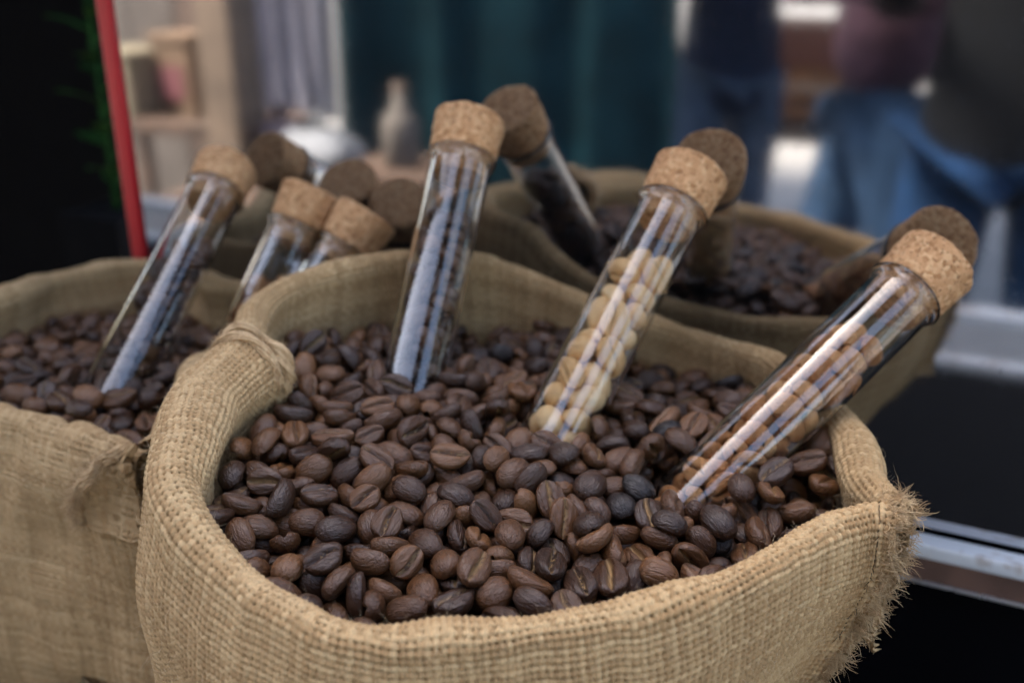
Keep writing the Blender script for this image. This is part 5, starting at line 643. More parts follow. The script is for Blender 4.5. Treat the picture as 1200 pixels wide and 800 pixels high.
48,-748,388,-33,103,-45,17,-57,64,-585,339,-71,103,12,-73,-3,51,-657,275,108,24,44,-61,100,52,-606,478,19,4,-49,-4,117,52,-669,372,132,100,-73,-14,-23,51,-804,268,60,103,-1,13,-74,
49,-822,422,114,98,-35,-63,-35,65,-693,538,64,115,-35,-39,11,52,-779,549,212,32,60,-100,37,62,-706,383,258,125,23,-7,-4,58,-583,480,215,2,-34,-102,68,63,-749,559,390,107,-12,-67,-7,
63,-658,508,344,9,-77,-78,63,63,-540,582,241,63,35,104,-14,51,-705,641,196,114,-48,20,20,53,-730,711,338,47,-20,-116,4,62,-596,554,423,63,26,-100,39,52,-612,718,298,102,-19,68,-27,
48,-748,738,449,73,-37,35,-90,56,-519,630,419,23,97,45,-64,53,-608,703,544,23,-7,119,38,58,-708,795,633,94,27,-73,35,53,-627,886,426,99,56,-18,54,60,-648,646,572,117,41,-23,12,
61,-463,708,470,25,-83,-2,93,59,-500,741,620,114,-14,35,41,59,-583,767,785,32,-61,98,42,51,-470,873,496,48,65,4,-98,48,-598,874,678,18,116,6,-48,58,-471,840,674,23,-45,-20,-115,
50,-660,869,527,112,21,-9,-54,52,-548,1008,586,49,34,49,-101,53,-696,996,659,60,76,4,82,55,-517,925,752,110,-35,-21,-48,54,-410,1042,735,83,61,-31,-67,61,-675,1014,786,87,33,20,84,
56,-577,937,894,25,-56,-99,50,61,-594,1022,993,10,-18,2,125,57,-451,970,895,34,113,2,-46,51,-558,1141,742,104,50,-14,50,49,-591,1107,880,8,5,45,119,59,-413,1017,920,106,-19,56,38,
52,-595,1210,985,17,103,51,-51,54,-535,1289,1029,22,106,53,-39,54,-429,1142,908,24,-45,-57,-101,62,-444,1064,1044,54,-23,2,-113,56,-473,1146,1123,19,3,-24,-123,48,-389,1214,983,79,-71,-22,-67,
52,-558,1308,1110,97,-19,36,71,54,-404,1381,1050,70,8,-59,88,80,184,-467,-246,104,1,-35,-64,81,277,-371,-114,40,80,89,12,81,54,-494,-120,5,62,83,-74,80,64,-318,-166,95,66,50,-17,
81,116,-473,-35,26,20,67,103,80,206,-191,-82,17,-3,56,-113,80,210,-149,100,6,-111,-45,42,83,270,-398,41,121,14,31,19,80,156,-298,-16,48,25,-53,101,81,370,-252,29,73,-61,11,-84,
80,242,-246,185,95,-21,34,-74,80,323,-70,102,4,36,20,120,80,475,-108,266,1,-28,-83,92,83,422,-231,155,107,-4,51,45,80,293,-60,280,83,-45,-8,85,80,453,26,188,26,-15,-78,95,
83,389,-47,434,69,-77,69,-25,81,436,96,298,118,-41,20,15,81,549,10,342,104,19,61,-35,80,638,26,539,63,-51,-92,-34,82,508,176,367,12,-30,-44,-115,82,663,122,449,56,-69,80,44,
83,456,110,530,35,-52,-29,106,83,521,209,550,74,-88,9,-53,83,621,309,458,72,27,-44,91,83,695,426,610,103,70,13,-23,81,682,187,714,63,-56,92,22,82,753,244,557,64,54,88,37,
80,598,352,680,96,21,-60,54,80,690,427,790,61,37,48,94,80,837,308,697,29,-92,-45,70,81,862,357,810,111,-8,48,38,82,816,519,692,46,2,-54,105,81,867,570,797,121,-19,15,-31,
80,966,442,935,72,-11,-97,-38,81,761,486,946,86,-67,25,-60,83,1036,639,903,95,-18,-54,61,83,887,742,931,56,11,61,-96,104,974,-896,-178,66,32,98,-33,105,967,-738,-278,65,-37,-93,45,
105,897,-810,-148,8,-75,-34,97,104,965,-750,-100,93,-62,58,-17,105,1080,-835,-250,75,15,83,58,104,1082,-692,-245,96,-77,14,-30,104,1259,-632,-190,118,10,-36,30,107,1243,-795,-164,7,49,-45,-108,
104,1059,-613,-87,78,26,-96,-5,105,1087,-788,-74,26,-71,49,-90,104,1132,-593,-74,48,59,47,90,104,1266,-793,9,76,-97,-30,3,104,1395,-684,-71,13,38,-42,-113,107,1257,-480,-66,77,53,-36,78,
104,1118,-694,69,39,-97,67,-28,104,1260,-612,47,0,-48,-111,37,107,1409,-495,-58,88,43,-1,-80,105,1551,-532,20,84,-39,-18,85,105,1431,-694,101,73,-100,-9,28,104,1358,-608,154,84,-69,10,65,
106,1244,-511,87,104,-12,19,69,106,1537,-573,184,36,92,77,19,107,1340,-438,105,84,-15,78,51,107,1476,-538,231,61,-32,4,107,107,1493,-425,75,63,-53,28,93,107,1510,-436,310,106,-27,4,-65,
105,1672,-468,132,71,46,-71,-62,106,1460,-366,170,58,-41,26,102,104,1627,-336,152,23,-50,55,100,104,1718,-457,243,84,-26,26,-88,104,1560,-258,284,46,-10,94,-71,105,1685,-436,373,21,1,-21,123,
106,1679,-313,406,44,-32,87,75,105,1812,-374,254,55,-79,-4,-82,104,1748,-208,290,14,113,-7,-56,105,1826,-381,424,119,0,43,-13,107,1777,-186,449,34,-57,-27,105,107,1866,-234,352,64,66,49,-72,
107,1857,-112,355,54,49,-40,95,104,1989,-308,432,75,40,-86,39,106,2009,-188,319,15,-37,-17,119,106,1902,-288,540,114,-32,-32,33,104,1879,-118,506,53,-46,0,-106,105,2042,-74,455,65,46,-51,-85,
107,2145,-97,411,45,34,0,-114,106,2116,-257,440,107,-43,-54,-4,105,2004,-225,572,90,-60,48,-46,104,2166,-158,572,57,14,-112,10,105,2126,-52,678,107,-36,28,-51,105,2009,-51,605,78,-28,30,92,
107,2158,42,543,62,98,2,-52,105,2266,-132,622,4,74,-28,99,107,2301,-10,590,33,-22,-87,-83,104,2244,138,614,34,7,65,-104,120,-3032,452,-208,77,1,63,-79,141,-3118,435,-256,57,-37,-104,-27,
137,-3110,545,-218,18,-15,-94,-82,136,-3183,520,-365,105,-30,56,-32,137,-3001,440,-386,33,-38,33,112,124,-3006,594,-375,79,96,-14,24,136,-3143,644,-297,56,-58,-70,-68,143,-2998,724,-359,111,26,-28,49,
120,-2938,605,-181,49,42,-71,83,141,-3088,677,-126,35,57,-97,47,140,-2920,671,-197,60,-69,-67,-57,136,-3124,795,-251,111,30,54,-4,136,-2991,821,-221,49,-50,-14,-105,123,-3114,823,-90,24,85,84,-34,
124,-2922,824,-130,119,-27,34,-9,132,-2986,719,1,19,-90,83,28,123,-3094,898,-23,11,68,83,-66,121,-2902,883,-41,13,22,30,121,137,-3013,975,-181,125,-3,21,-8,124,-3076,1010,8,80,50,-84,12,
134,-2937,905,76,125,7,16,8,122,-3014,1041,15,37,38,74,89,135,-2972,1031,138,124,-26,2,-8,127,-2940,1039,-125,48,21,42,108,135,-2810,1020,-22,87,30,-69,-54,123,-2892,1132,-15,70,-58,41,78,
133,-2818,1106,110,107,-1,64,22,134,-2886,1162,264,40,-120,-8,8,124,-3024,1219,-28,82,1,56,-79,120,-2817,1260,28,18,-44,-30,114,120,-2958,1167,113,100,-62,21,44,125,-2805,1247,156,29,-25,3,121,
122,-3012,1273,208,71,74,-67,33,125,-2925,1391,48,30,-2,36,-118,132,-2854,1327,309,87,68,-31,54,125,-2766,1402,116,92,45,-32,-68,123,-2957,1401,154,124,-16,-15,17,131,-2784,1429,272,77,98,15,-16,
123,-2987,1405,250,53,0,-19,-114,120,-2929,1500,359,30,94,65,-47,130,-2928,1598,440,4,32,5,-123,122,-2944,1570,180,111,25,44,-36,124,-2778,1508,226,58,-43,64,82,125,-2902,1606,322,107,-63,4,-26,
135,-2789,1470,405,8,-32,2,-123,134,-2754,1618,436,120,-24,-29,-15,125,-2825,1679,218,107,31,12,-59,128,-2699,1626,324,92,40,-70,-34,125,-2801,1847,316,90,27,24,-82,121,-2943,1754,367,2,67,-31,103,
123,-2904,1934,430,73,-17,61,-82,129,-2849,1706,551,15,-27,-69,102,123,-2671,1768,399,96,34,-65,-40,124,-2758,1764,475,115,-12,-42,-30,126,-2698,1916,460,82,89,-31,24,134,-2716,1817,588,120,-11,7,39,
126,-2899,1846,540,99,38,-54,45,120,-2849,1971,547,123,-16,1,-28,120,-2726,2032,452,119,34,-21,17,124,-2814,2129,597,81,13,-95,21,134,-2671,2004,569,6,25,1,124,125,-2755,2172,566,40,57,59,88,
132,-2613,2186,609,80,64,-36,-66,152,-2379,1542,-430,24,116,9,46,153,-2339,1624,-500,34,-10,107,58,153,-2392,1613,-282,50,91,49,-54,152,-2482,1583,-362,27,-36,-107,52,153,-2504,1660,-453,14,-95,80,23,
152,-2512,1716,-282,73,25,101,9,152,-2231,1629,-357,51,42,-71,-82,155,-2361,1738,-486,87,-87,-25,-18,152,-2396,1762,-385,81,-29,0,93,153,-2235,1811,-360,6,-45,-36,113,152,-2386,1843,-294,16,7,-33,-121,
152,-2238,1922,-236,38,-3,-68,100,152,-2274,1666,-213,5,54,102,-53,155,-2204,1765,-189,40,29,-117,-1,152,-2101,1817,-117,96,7,-77,-30,152,-2198,1704,-39,24,-74,76,66,155,-2450,1823,-146,65,-24,100,-36,
153,-2362,1690,-146,15,39,-16,-119,153,-2290,1858,-116,101,13,-37,-66,152,-2182,1872,15,6,40,-120,-6,154,-2337,1788,-20,113,20,-15,-52,154,-2287,1824,122,21,44,106,51,155,-2205,1962,-117,101,-58,22,-44,
155,-2181,1890,192,103,-4,0,-74,155,-2322,1946,12,43,42,-111,5,155,-2095,2017,-35,64,-10,-51,97,153,-2127,1856,77,60,14,-1,111,154,-2208,2012,85,11,81,19,95,152,-2004,1960,90,51,-70,-27,89,
152,-2115,2134,96,46,17,-68,96,152,-2283,1997,112,76,49,-85,-27,153,-2110,1987,208,68,27,79,68,154,-1982,2104,172,86,29,-10,-88,153,-1957,1972,278,81,-22,-89,-35,152,-2245,2089,223,21,-76,44,-89,
153,-2117,2158,261,40,27,103,57,155,-2150,1962,317,17,-29,-10,122,155,-1978,2236,286,52,-2,-61,98,155,-2173,2100,346,101,-52,-3,-57,176,-2151,1547,-311,76,81,-30,54,177,-2086,1564,-414,57,-83,78,-1,
177,-2190,1660,-299,14,5,15,-125,176,-2244,1622,-432,108,-26,58,-20,177,-2108,1707,-504,26,2,-24,122,176,-1998,1785,-343,41,18,117,-21,176,-1867,1688,-269,67,33,-55,-86,179,-1977,1680,-388,43,72,88,-38,
176,-2163,1739,-392,122,-17,-2,-31,177,-2130,1782,-275,100,-30,50,52,176,-1980,1818,-245,82,-20,-29,-90,176,-1835,1852,-198,95,60,-26,-54,176,-2066,1625,-167,59,112,-11,9,179,-1905,1668,-163,93,13,-19,-84,
176,-2101,1760,-146,87,-15,5,-91,176,-1710,1775,-14,80,10,-75,-64,179,-1798,1727,-78,47,43,-110,-7,177,-1994,1921,-123,94,80,18,23,177,-1974,1706,-28,84,93,-22,1,176,-1862,1771,56,14,111,-43,42,
178,-1834,1880,-80,82,-10,-31,-91,178,-1929,1793,91,119,-23,-38,-3,179,-1896,1938,1,75,-14,-38,-94,179,-1780,1838,98,61,-3,64,91,179,-2001,1830,-46,6,14,-44,118,179,-1761,1949,-20,103,-39,56,-28,
177,-1854,1979,147,25,66,-103,24,178,-1626,1911,47,46,56,-24,-101,176,-1690,2052,98,110,57,-24,14,176,-1788,2006,202,38,2,35,116,176,-1764,1828,219,79,-2,9,-99,177,-1622,1878,155,103,31,-9,67,
178,-1574,2043,204,123,16,1,-26]

# ------------------------------------------------------------------ materials
def new_mat(name):
    M = bpy.data.materials.new(name); M.use_nodes = True
    nt = M.node_tree; return M, nt, nt.nodes['Principled BSDF']
def N_(nt, typ, **kw):
    n = nt.nodes.new(typ)
    for k, v in kw.items():
        if k.startswith('i_'):
            key = k[2:]; key = int(key) if key.isdigit() else key.replace('_', ' ')
            n.inputs[key].default_value = v
        else: setattr(n, k, v)
    return n
def ramp(nt, fac, stops, interp='LINEAR'):
    r = nt.nodes.new('ShaderNodeValToRGB'); r.color_ramp.interpolation = interp
    e = r.color_ramp.elements
    while len(e) < len(stops): e.new(0.5)
    for k, (p_, c) in enumerate(stops):
        e[k].position = p_; e[k].color = (*c, 1) if len(c) == 3 else c
    nt.links.new(fac, r.inputs[0]); return r.outputs[0]
def mix(nt, fac, a, b, mode='MIX'):
    m = nt.nodes.new('ShaderNodeMix'); m.data_type = 'RGBA'; m.blend_type = mode
    for s_, v in ((m.inputs[0], fac), (m.inputs[6], a), (m.inputs[7], b)):
        if isinstance(v, (int, float)): s_.default_value = v
        elif isinstance(v, tuple): s_.default_value = (*v, 1)
        else: nt.links.new(v, s_)
    return m.outputs[2]
def math_(nt, op, a, b=None, c=None, clamp=False):
    m = nt.nodes.new('ShaderNodeMath'); m.operation = op; m.use_clamp = clamp
    for k, v in enumerate((a, b, c)):
        if v is None: continue
        if isinstance(v, (int, float)): m.inputs[k].default_value = v
        else: nt.links.new(v, m.inputs[k])
    return m.outputs[0]
def noise(nt, vec, scale, detail=3, rough=.55, dim='3D', w=None, dist=0):
    n = N_(nt, 'ShaderNodeTexNoise', noise_dimensions=dim); n.inputs['Scale'].default_value = scale
    n.inputs['Detail'].default_value = detail; n.inputs['Roughness'].default_value = rough; n.inputs['Distortion'].default_value = dist
    if vec is not None: nt.links.new(vec, n.inputs['Vector'])
    if w is not None: nt.links.new(w, n.inputs['W'])
    return n.outputs['Fac']
def bump(nt, h, strength, dist, bs):
    b = nt.nodes.new('ShaderNodeBump'); b.inputs['Strength'].default_value = strength; b.inputs['Distance'].default_value = dist
    nt.links.new(h, b.inputs['Height']); nt.links.new(b.outputs[0], bs.inputs['Normal'])
    return b
def simple(name, c, rough=.6, metal=0.0, var=0.12, scale=30, bmp=0.0, bdist=.002):
    M, nt, bs = new_mat(name); bs.inputs['Specular IOR Level'].default_value = .12 if rough > .74 else .5; tc = N_(nt, 'ShaderNodeTexCoord')
    f = noise(nt, tc.outputs['Object'], scale, 4)
    lo = tuple(max(0, v*(1-var*2)) for v in c); hi = tuple(min(1, v*(1+var*2)) for v in c)
    nt.links.new(ramp(nt, f, [(.25, lo), (.75, hi)]), bs.inputs['Base Color'])
    bs.inputs['Roughness'].default_value = rough; bs.inputs['Metallic'].default_value = metal
    if bmp: bump(nt, f, bmp, bdist, bs)
    return M

def jute_material(name, light=1.0):
    M, nt, bs = new_mat(name); tc = N_(nt, 'ShaderNodeTexCoord')
    at = N_(nt, 'ShaderNodeAttribute', attribute_name='tint')
    big = noise(nt, tc.outputs['Object'], 38, 3)
    fib = noise(nt, tc.outputs['Object'], 2600, 3, .7)
    t = math_(nt, 'MULTIPLY_ADD', at.outputs['Fac'], .42, math_(nt, 'MULTIPLY_ADD', fib, .50, .06))
    c = ramp(nt, t, [(.12, (.250*light, .148*light, .064*light)), (.5, (.435*light, .290*light, .142*light)), (.88, (.64*light, .465*light, .250*light))])
    c2 = mix(nt, math_(nt, 'MULTIPLY', big, .45), c, (.35*light, .215*light, .100*light))
    nt.links.new(c2, bs.inputs['Base Color'])
    bs.inputs['Roughness'].default_value = .88
    bs.inputs['Specular IOR Level'].default_value = .25
    bump(nt, fib, .55, .0003, bs)
    return M
JUTE = jute_material('jute_cloth')
JUTE_LEFT = jute_material('jute_cloth_left', .97)
def fibre_material(name, a, b):
    M, nt, bs = new_mat(name)
    at = N_(nt, 'ShaderNodeAttribute', attribute_name='tint')
    nt.links.new(ramp(nt, at.outputs['Fac'], [(0, a), (1, b)]), bs.inputs['Base Color'])
    bs.inputs['Roughness'].default_value = .7
    return M
FUZZ = fibre_material('jute_fibre', (.42, .30, .17), (.66, .52, .34))
FRINGE = fibre_material('jute_frayed_fibre', (.26, .14, .05), (.72, .53, .30))
STITCH = simple('dark_thread', (.035, .028, .022), .9)

def bean_material(name, stops, chaff, rough, chaff_amt=.8, gloss=.5, wr=1.0):
    M, nt, bs = new_mat(name); tc = N_(nt, 'ShaderNodeTexCoord')
    oi = N_(nt, 'ShaderNodeObjectInfo'); at = N_(nt, 'ShaderNodeAttribute', attribute_name='rnd')
    cr = N_(nt, 'ShaderNodeAttribute', attribute_name='crease')
    rnd = math_(nt, 'FRACT', math_(nt, 'ADD', oi.outputs['Random'], at.outputs['Fac']))
    w = math_(nt, 'MULTIPLY', rnd, 37.0)
    v = tc.outputs['Object']
    blotch = noise(nt, v, 210, 3, .6, '4D', w)
    fine = noise(nt, v, 1500, 4, .65, '4D', w)
    mp = N_(nt, 'ShaderNodeMapping'); mp.inputs['Scale'].default_value = (.35, 1.5, 1.0); nt.links.new(v, mp.inputs['Vector'])
    wrk = noise(nt, mp.outputs[0], 900, 3, .5, '4D', w, 1.2)
    col = ramp(nt, math_(nt, 'ADD', math_(nt, 'MULTIPLY', rnd, .72), math_(nt, 'MULTIPLY', blotch, .28)), stops)
    col = mix(nt, math_(nt, 'MULTIPLY', math_(nt, 'SUBTRACT', blotch, .45, clamp=True), 1.6, clamp=True), col, stops[0][1])
    m = math_(nt, 'MULTIPLY', cr.outputs['Fac'], math_(nt, 'GREATER_THAN', math_(nt, 'ADD', noise(nt, v, 700, 3, .7, '4D', w), math_(nt, 'MULTIPLY', math_(nt, 'SINE', math_(nt, 'MULTIPLY', rnd, 91)), .10)), 1-chaff_amt*.62))
    m = math_(nt, 'MULTIPLY', m, .85)
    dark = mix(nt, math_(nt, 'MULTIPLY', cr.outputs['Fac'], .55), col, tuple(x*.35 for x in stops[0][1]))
    nt.links.new(mix(nt, m, dark, chaff), bs.inputs['Base Color'])
    rr = math_(nt, 'MULTIPLY_ADD', fine, .22, rough-.11+0.0)
    nt.links.new(math_(nt, 'ADD', rr, math_(nt, 'MULTIPLY', m, .3)), bs.inputs['Roughness'])
    bs.inputs['Specular IOR Level'].default_value = gloss
    h = math_(nt, 'ADD', math_(nt, 'MULTIPLY', wrk, .75), math_(nt, 'MULTIPLY', fine, .25))
    bump(nt, h, .9*wr, .0009, bs)
    return M
DARK_STOPS = [(.0, (.018, .0072, .0032)), (.3, (.046, .0180, .0070)), (.7, (.110, .045, .0155)), (1.0, (.220, .096, .034))]
BEAN_M = bean_material('roasted_bean', DARK_STOPS, (.50, .31, .13), .34, .80, .52)
BLACK_M = bean_material('charred_bean', [(0, (.012, .0075, .0060)), (1, (.026, .016, .013))], (.10, .07, .05), .34, .3, .45)
CREAM_M = bean_material('unroasted_bean', [(0, (.70, .41, .17)), (.5, (.88, .58, .28)), (1, (.94, .71, .40))], (.36, .22, .09), .50, .5, .4, .5)
TAN_M = bean_material('light_roast_bean', [(0, (.26, .095, .030)), (.5, (.58, .27, .10)), (1, (.82, .48, .22))], (.12, .04, .015), .5, 1.0, .35, 1.6)

def cork_material():
    M, nt, bs = new_mat('cork'); tc = N_(nt, 'ShaderNodeTexCoord'); v = tc.outputs['Object']
    oi = N_(nt, 'ShaderNodeObjectInfo')
    off = N_(nt, 'ShaderNodeVectorMath', operation='ADD'); nt.links.new(v, off.inputs[0]); nt.links.new(oi.outputs['Random'], off.inputs[1])
    v = off.outputs[0]
    vo = N_(nt, 'ShaderNodeTexVoronoi'); vo.inputs['Scale'].default_value = 620; vo.inputs['Randomness'].default_value = 1; nt.links.new(v, vo.inputs['Vector'])
    ve = N_(nt, 'ShaderNodeTexVoronoi', feature='DISTANCE_TO_EDGE'); ve.inputs['Scale'].default_value = 620; nt.links.new(v, ve.inputs['Vector'])
    sep = N_(nt, 'ShaderNodeSeparateColor'); nt.links.new(vo.outputs['Color'], sep.inputs[0])
    c = ramp(nt, sep.outputs[0], [(0, (.31, .145, .055)), (.25, (.47, .25, .11)), (.65, (.58, .325, .155)), (1, (.68, .43, .22))])
    big = noise(nt, v, 160, 3)
    c = mix(nt, math_(nt, 'MULTIPLY', big, .4), c, (.48, .25, .11))
    pits = noise(nt, v, 900, 2, .5)
    pit = ramp(nt, pits, [(.60, (0, 0, 0)), (.68, (1, 1, 1))])
    c = mix(nt, math_(nt, 'MULTIPLY', pit, .75), c, (.12, .05, .02))
    nt.links.new(c, bs.inputs['Base Color']); bs.inputs['Roughness'].default_value = .85; bs.inputs['Specular IOR Level'].default_value = .3
    h = math_(nt, 'SUBTRACT', math_(nt, 'MULTIPLY', math_(nt, 'MINIMUM', ve.outputs['Distance'], .12), 4), math_(nt, 'MULTIPLY', pit, .8))
    bump(nt, h, .6, .0005, bs)
    return M
CORK = cork_material()
def glass_material():
    M, nt, bs = new_mat('clear_glass')
    bs.inputs['Base Color'].default_value = (.985, .992, .99, 1); bs.inputs['Roughness'].default_value = 0.0
    bs.inputs['Transmission Weight'].default_value = 1.0; bs.inputs['IOR'].default_value = 1.5
    return M
GLASS = glass_material()
def mirror_material():
    M, nt, bs = new_mat('polished_dark_mirror'); tc = N_(nt, 'ShaderNodeTexCoord')
    dust = noise(nt, tc.outputs['Object'], 420, 5, .7); big = noise(nt, tc.outputs['Object'], 9, 3)
    sp = ramp(nt, dust, [(.60, (0, 0, 0)), (.74, (1, 1, 1))])
    a = math_(nt, 'MULTIPLY', sp, math_(nt, 'MULTIPLY', big, .30))
    nt.links.new(mix(nt, a, (.50, .515, .535), (.34, .35, .37)), bs.inputs['Base Color'])
    bs.inputs['Metallic'].default_value = 1.0
    nt.links.new(math_(nt, 'MULTIPLY_ADD', a, .5, .045), bs.inputs['Roughness'])
    df = N_(nt, 'ShaderNodeBsdfDiffuse'); df.inputs['Color'].default_value = (.30, .33, .38, 1)
    mx = N_(nt, 'ShaderNodeMixShader'); nt.links.new(math_(nt, 'MULTIPLY_ADD', a, .35, .008), mx.inputs[0])
    out = nt.nodes['Material Output']; nt.links.new(bs.outputs[0], mx.inputs[1]); nt.links.new(df.outputs[0], mx.inputs[2]); nt.links.new(mx.outputs[0], out.inputs['Surface'])
    return M
MIRROR = mirror_material()
RED = simple('red_enamel', (.42, .008, .014), .35, 0, .05)
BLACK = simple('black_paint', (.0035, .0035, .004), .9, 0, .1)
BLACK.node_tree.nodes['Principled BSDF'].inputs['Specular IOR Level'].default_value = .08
BLACK_GLOSS = simple('black_gloss', (.003, .003, .004), .16, 0, .1)
BLACK_GLOSS.node_tree.nodes['Principled BSDF'].inputs['Specular IOR Level'].default_value = .22
def steel_material(name, c=(.55, .57, .60), rough=.28):
    M, nt, bs = new_mat(name); tc = N_(nt, 'ShaderNodeTexCoord')
    f = noise(nt, tc.outputs['Object'], 45, 4, .65); g = noise(nt, tc.outputs['Object'], 300, 3)
    nt.links.new(mix(nt, ramp(nt, f, [(.55, (0, 0, 0)), (.72, (1, 1, 1))]), c, (.26, .19, .14)), bs.inputs['Base Color'])
    bs.inputs['Metallic'].default_value = .85; nt.links.new(math_(nt, 'MULTIPLY_ADD', g, .25, rough-.1), bs.inputs['Roughness'])
    return M
STEEL = steel_material('brushed_steel')
LEDGE_STEEL = steel_material('scuffed_steel', (.62, .66, .70), .45)
LEDGE_STEEL.node_tree.nodes['Principled BSDF'].inputs['Metallic'].default_value = .25
STEEL_PAINT = simple('pale_grey_paint', (.15, .165, .18), .45, .2, .08)
FACE_REFLECTION = simple('brown_reflection', (.10, .055, .040), .5, 0, .2, 60)  # brown of the reflected sack put into the ledge face colour

# ------------------------------------------------------------------ the setting
bm = bmesh.new(); box_bm(bm, -150, 150, -150, 150, -.05, 0.0); g = bm_obj('pavement', bm, None); tag(g, kind='structure')
def paving():
    M, nt, bs = new_mat('paving'); tc = N_(nt, 'ShaderNodeTexCoord')
    br = N_(nt, 'ShaderNodeTexBrick'); br.inputs['Scale'].default_value = 2.2; br.inputs['Mortar Size'].default_value = .012
    br.inputs['Color1'].default_value = (.15, .143, .135, 1); br.inputs['Color2'].default_value = (.18, .172, .162, 1); br.inputs['Mortar'].default_value = (.09, .085, .08, 1)
    nt.links.new(tc.outputs['Object'], br.inputs['Vector'])
    f = noise(nt, tc.outputs['Object'], 5, 5)
    nt.links.new(mix(nt, .35, br.outputs['Color'], ramp(nt, f, [(.3, (.12, .115, .11)), (.7, (.20, .19, .18))])), bs.inputs['Base Color'])
    bs.inputs['Roughness'].default_value = .8; return M
g.data.materials.append(paving())

# the display case: mirror pane with red edge, steel ledge under it, black shelf in front of it
SH = CAMZ - .335           # top of the shelf
s_post = float(un(139, 150, MD-.003) @ MT)
case = empty('display_case', tuple(plane_pt(.3, MD, 0)))
tag(case, 'mirrored display case behind the burlap sacks with a red upright along its left edge', 'display case')
slab('mirror_pane', s_post+.004, 1.35, MD, MD+.006, CAMZ-.203, CAMZ+.10, MIRROR, case)
slab('edge_trim', s_post-.0048, s_post+.0038, MD-.002, MD+.012, SH, CAMZ+.10, RED, case, .0015)
slab('back_board', s_post+.02, 1.33, MD+.008, MD+.025, SH, CAMZ+.10, BLACK, case)
slab('top_rail', s_post-.006, 1.35, MD-.006, MD+.03, CAMZ+.101, CAMZ+.115, BLACK, case)
slab('lower_panel', s_post+.008, 1.35, MD, MD+.005, SH, CAMZ-.2045, BLACK_GLOSS, case)
ledge = empty('steel_ledge', tuple(plane_pt(.3, MD, CAMZ-.21)))
tag(ledge, 'narrow scuffed steel ledge under the mirror, its face painted as brown reflection of the sack', 'ledge')
slab('rail', -.45, 1.3, MD-.0105, MD-.0015, CAMZ-.2105, CAMZ-.2045, LEDGE_STEEL, ledge, .0015)
slab('ledge_face', -.45, 1.3, MD-.0095, MD-.0015, CAMZ-.2200, CAMZ-.2107, FACE_REFLECTION, ledge)
slab('bottom_lip', -.45, 1.3, MD-.0105, MD-.0015, CAMZ-.2214, CAMZ-.2202, STEEL, ledge, .0004)
LIP0, LIP1 = -.306, -.150
shelf = empty('black_shelf', tuple(plane_pt(.2, .15, SH)))
tag(shelf, 'black shelf carrying both burlap sacks in front of the mirror', 'shelf')
slab('shelf_board', -1.2, 1.35, LIP1+.002, MD-.003, SH-.03, SH, BLACK, shelf, .002)
slab('front_lip', -1.2, 1.35, LIP0, LIP1, SH-.035, SH+.002, STEEL_PAINT, shelf, .002)
slab('lip_edge', -1.2, 1.35, LIP1-.012, LIP1, SH+.0022, SH+.010, LEDGE_STEEL, shelf, .002)
slab('lip_edge', -1.2, 1.35, LIP0, LIP0+.022, SH+.0022, SH+.010, LEDGE_STEEL, shelf, .002)
for ss in (-1.1, .1, 1.25):
    slab('leg', ss, ss+.04, -.28, -.24, .0, SH-.036, BLACK, shelf, .003); slab('leg', ss, ss+.04, .28, .32, .0, SH-.031, BLACK, shelf, .003)
dark_box = empty('dark_interior', tuple(plane_pt(-1.0, .9, 0)))  # flat black box put where only a shaded interior shows
tag(dark_box, 'black cabinet standing in for the shaded interior left of the red upright', 'backdrop')
slab('side_wall', -2.2, s_post-.010, .95, 1.0, 0, 2.1, BLACK, dark_box)
slab('door', -1.6, s_post-.20, .925, .948, .1, 2.0, BLACK, dark_box, .004)
slab('base', -2.2, s_post-.010, .90, .948, 0, .098, BLACK, dark_box)
slab('return_wall', -2.2, -2.15, -.2, .89, 0, 2.1, BLACK, dark_box)
slab('roof', -2.2, s_post-.010, -.2, 1.0, 2.1, 2.14, BLACK, dark_box)

